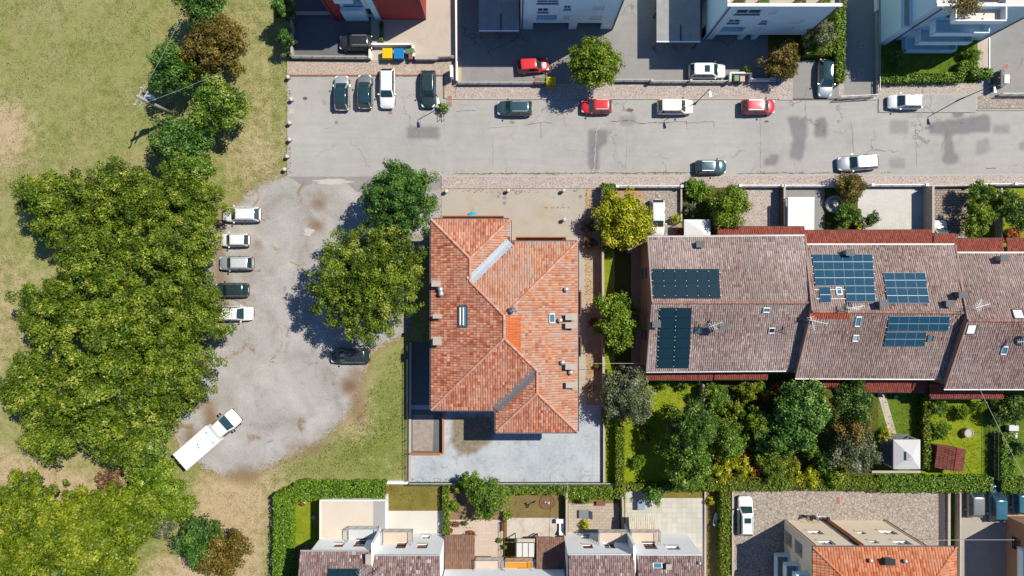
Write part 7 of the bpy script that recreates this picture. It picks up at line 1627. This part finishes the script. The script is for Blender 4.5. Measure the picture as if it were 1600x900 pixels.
for x_, y_, rr in ((.55, 0, .22), (-.45, .25, .17), (-.45, -.25, .17)): MB().lathe([(rr * .3, -.03), (rr, -.03), (rr, .03), (rr * .3, .03)], (x_, y_, rr), 14, 'y').build('wheel', TYRE, t, world=False)
# well with lean-to in the right garden
x, y = g(1508, 675); t = thing('garden_well', 'round stone well in the right garden', 'well', (x, y, .03)); MB().lathe([(.6, 0), (.56, .7), (.42, .7), (.40, .3)], (x, y, .03), 18).build('rim', plain('well_stone', ph(196, 176, 160), .9, .15), t); MB().lathe([(.02, .60), (.41, .60), (.41, .64), (.02, .64)], (x, y, .03), 18).build('cover', PALE, t); MB().tube([(x + .7, y, .5), (x + 1.9, y + .1, .3)], .05, 6).build('hose', GREYD, t)
# blue patio umbrella north of the house and signs
x, y = xy(738, 340, 2.0); t = thing('patio_umbrella', 'small turquoise umbrella north of the house beside the balcony', 'umbrella', (x, y, 0)); MB().lathe([(.75, 1.9), (.4, 2.1), (.03, 2.3)], (x, y, 0), 8).build('canopy', plain('turquoise', ph(40, 190, 220), .7, .05), t); MB().tube([(x, y, 0), (x, y, 2.3)], .025, 6).build('pole', STEEL, t)
x, y = g(707, 118); t = thing('notice_board', 'white notice board at the corner of the top parking bay', 'sign', (x, y, .12)); MB().box((x + .02, y, 1.2), (.30, 1.4, 1.1)).build('board', FRAME_W, t, bevel=.02)
for s in (-1, 1): MB().box((x, y + s * .6, .4), (.08, .08, .7)).build('post', STEEL, t)
x, y = g(1560, 129); t = thing('letterbox_unit', 'white letterbox and gate unit beside the villa drive', 'letterbox', (x, y, .05)); MB().box((x, y, .75), (.6, 1.0, 1.4)).build('cabinet', FRAME_W, t, bevel=.02); MB().box((x - .7, y, .8), (.3, 2.1, 1.6)).build('gate_post', GREYD, t); 
for s in (-.8, .1, .9): MB().bar((x - 1.1, y + s, 1.5), (x - .3, y + s, 1.5), .08, .08).build('gate_bar', BLACK, t)
x, y = g(691, 184); t = thing('bike_rack', 'small rusty rack on the road below the first lamp', 'rack', (x, y, .02)); 
for s in (-1, 1): MB().tube([(x + s * .25, y - .3, 0), (x + s * .25, y - .3, .6), (x + s * .25, y + .3, .6), (x + s * .25, y + .3, 0)], .04, 6).build('hoop', FRAME_B, t)
# manholes and drain covers
def cover(label, px, py, sx, sy, mat, z=.135):
    x, y = g(px, py); t = thing('drain_cover', label, 'drain cover', (x, y, 0)); MB().box((x, y, z - .02), (sx + .1, sy + .1, .04)).build('frame', KERB, t); mb = MB(); n = 4
    for k in range(n): mb.box((x - sx / 2 + (k + .5) * sx / n, y, z + .006), (sx / n * .8, sy, .012))
    mb.build('grate', mat, t)
RUST = plain('rusty_iron', rgb(140, 92, 78), .8, .2); IRON = plain('iron', (.16, .15, .15, 1), .7, .2)
for lab, x, y, sx, sy, m_, z in (('reddish drain cover on the villa drive, upper', 1572, 104, .55, .55, RUST, .07), ('reddish drain cover on the villa drive, lower', 1577, 127, .5, .5, RUST, .07), ('dark drain cover in the shaded side drive, top', 1344, 31, .4, .4, IRON, .145), ('dark drain cover in the shaded side drive, middle', 1347, 72, .45, .45, IRON, .145), ('long dark drain cover in the shaded side drive', 1345, 115, .45, .9, IRON, .145),
   ('drain cover in front of the leftmost parked cars', 526, 191.5, .4, .35, IRON, .035), ('pale drain cover beside the bollards', 455, 174, .55, .6, PALE, .04), ('brown drain cover below the long white estate car', 610, 176, .5, .4, RUST, .035), ('reddish cover pair on the corner pavement, upper', 703, 153, .5, .4, RUST, .14), ('reddish cover pair on the corner pavement, lower', 703, 162, .5, .45, RUST, .14),
   ('brown cover on the forecourt, left', 779, 307, .35, .35, IRON, .045), ('brown cover on the forecourt, upper', 788.5, 309, .45, .35, IRON, .045), ('brown cover on the forecourt, lower', 788.5, 317, .4, .35, IRON, .045), ('grey cover at the top of the side path', 907, 307, .4, .4, IRON, .045), ('rust-brown cover in the crazy-paved court', 1309, 782, .45, .9, RUST, .065), ('rust-brown cover at the left of the crazy-paved court', 1204, 795, .4, .4, RUST, .065)): cover(lab, x, y, sx, sy, m_, z)

# ------------------------------------------------------------------ grass tufts and weeds
def scatter(name, label, cat, polys, dens, size, stops, seed, up=.2, mname=None, avoid=()):
    rs = np.random.RandomState(seed); P = []
    for pl in polys:
        xs_ = [q[0] for q in pl]; ys_ = [q[1] for q in pl]; n = int((max(xs_) - min(xs_)) * (max(ys_) - min(ys_)) / PXM ** 2 * dens)
        X, Y = rs.uniform(min(xs_), max(xs_), n), rs.uniform(min(ys_), max(ys_), n); k = inpoly(X, Y, pl)
        for av in avoid: k &= ~inpoly(X, Y, av)
        nz = np.sin(X * .07 + 1) * np.sin(Y * .09) + np.sin(X * .031 + Y * .05) + .6 * np.sin(X * .21 + Y * .17); k &= rs.uniform(-1.8, 1.6, n) < nz
        P.append(np.stack([(X[k] - 800) / PXM, (450 - Y[k]) / PXM, rs.uniform(.03, .14, k.sum())], 1))
    P = np.concatenate(P); v = leaves_from(P, rs.normal(0, .6, P.shape), size, rs, .4, up)
    o = np_mesh(name, v, 4, leaf_mat(mname or name, stops, .2, .8, .1), None, np.clip(rs.normal(.5, .22, len(P)), 0, 1), 'stuff'); return tag(o, label, cat)
gravel_p = [(372, 318), (400, 288), (430, 276), (700, 270), (700, 340), (640, 420), (640, 520), (575, 548), (566, 590), (548, 640), (500, 690), (440, 716), (400, 738), (352, 745), (270, 690), (330, 570), (320, 380)]
scatter('meadow_grass', 'short mottled grass over the meadow left of the grove and track', 'grass', [[(-80, -40), (452, -40), (450, 285), (400, 300), (340, 300), (100, 300), (30, 420), (70, 560), (-80, 720)], [(230, 720), (440, 715), (440, 940), (200, 940)], [(-80, 690), (260, 760), (60, 800), (-80, 760)]], 40, .13, [(0, ph(96, 106, 48)), (.4, ph(140, 146, 82)), (.75, ph(174, 170, 112)), (1, ph(208, 198, 152))], 3, avoid=[gravel_p])
scatter('lot_grass', 'green and straw grass beside the gravel lot and the house fence', 'grass', [[(560, 650), (605, 560), (636, 530), (636, 748), (420, 752), (440, 720), (520, 690)]], 40, .18, [(0, ph(70, 92, 24)), (.4, ph(112, 128, 52)), (.75, ph(166, 158, 100)), (1, ph(216, 196, 150))], 4, avoid=[gravel_p])
scatter('kerb_weeds', 'straw-coloured weeds along kerbs and the forecourt edges', 'weeds', [rect(690, 296, 905, 301), rect(690, 269, 1120, 273), rect(846, 306, 870, 312), rect(852, 318, 890, 326), rect(780, 296, 812, 304), rect(914, 300, 926, 620), rect(445, 100, 455, 275), rect(640, 745, 700, 753), rect(1150, 268, 1400, 271), rect(800, 118, 826, 128)], 26, .2, [(0, ph(110, 104, 44)), (.5, ph(168, 140, 74)), (1, ph(214, 180, 120))], 5)
scatter('lawn_grass', 'bright mown grass of the garden lawns', 'grass', [rect(942, 380, 960, 640), [(970, 600), (1096, 598), (1090, 756), (970, 756)], rect(1440, 625, 1540, 742), rect(1340, 612, 1436, 690), rect(1376, 80, 1536, 120)], 44, .15, [(0, ph(90, 110, 14)), (.5, ph(140, 156, 40)), (1, ph(190, 190, 96))], 6)
scatter('plot_grass', 'olive and brown grass of the bottom gardens', 'grass', [rect(608, 757, 692, 796), rect(792, 766, 874, 808), rect(465, 784, 500, 846), rect(1102, 768, 1142, 900)], 44, .13, [(0, ph(86, 84, 30)), (.5, ph(136, 130, 66)), (1, ph(182, 164, 106))], 7)
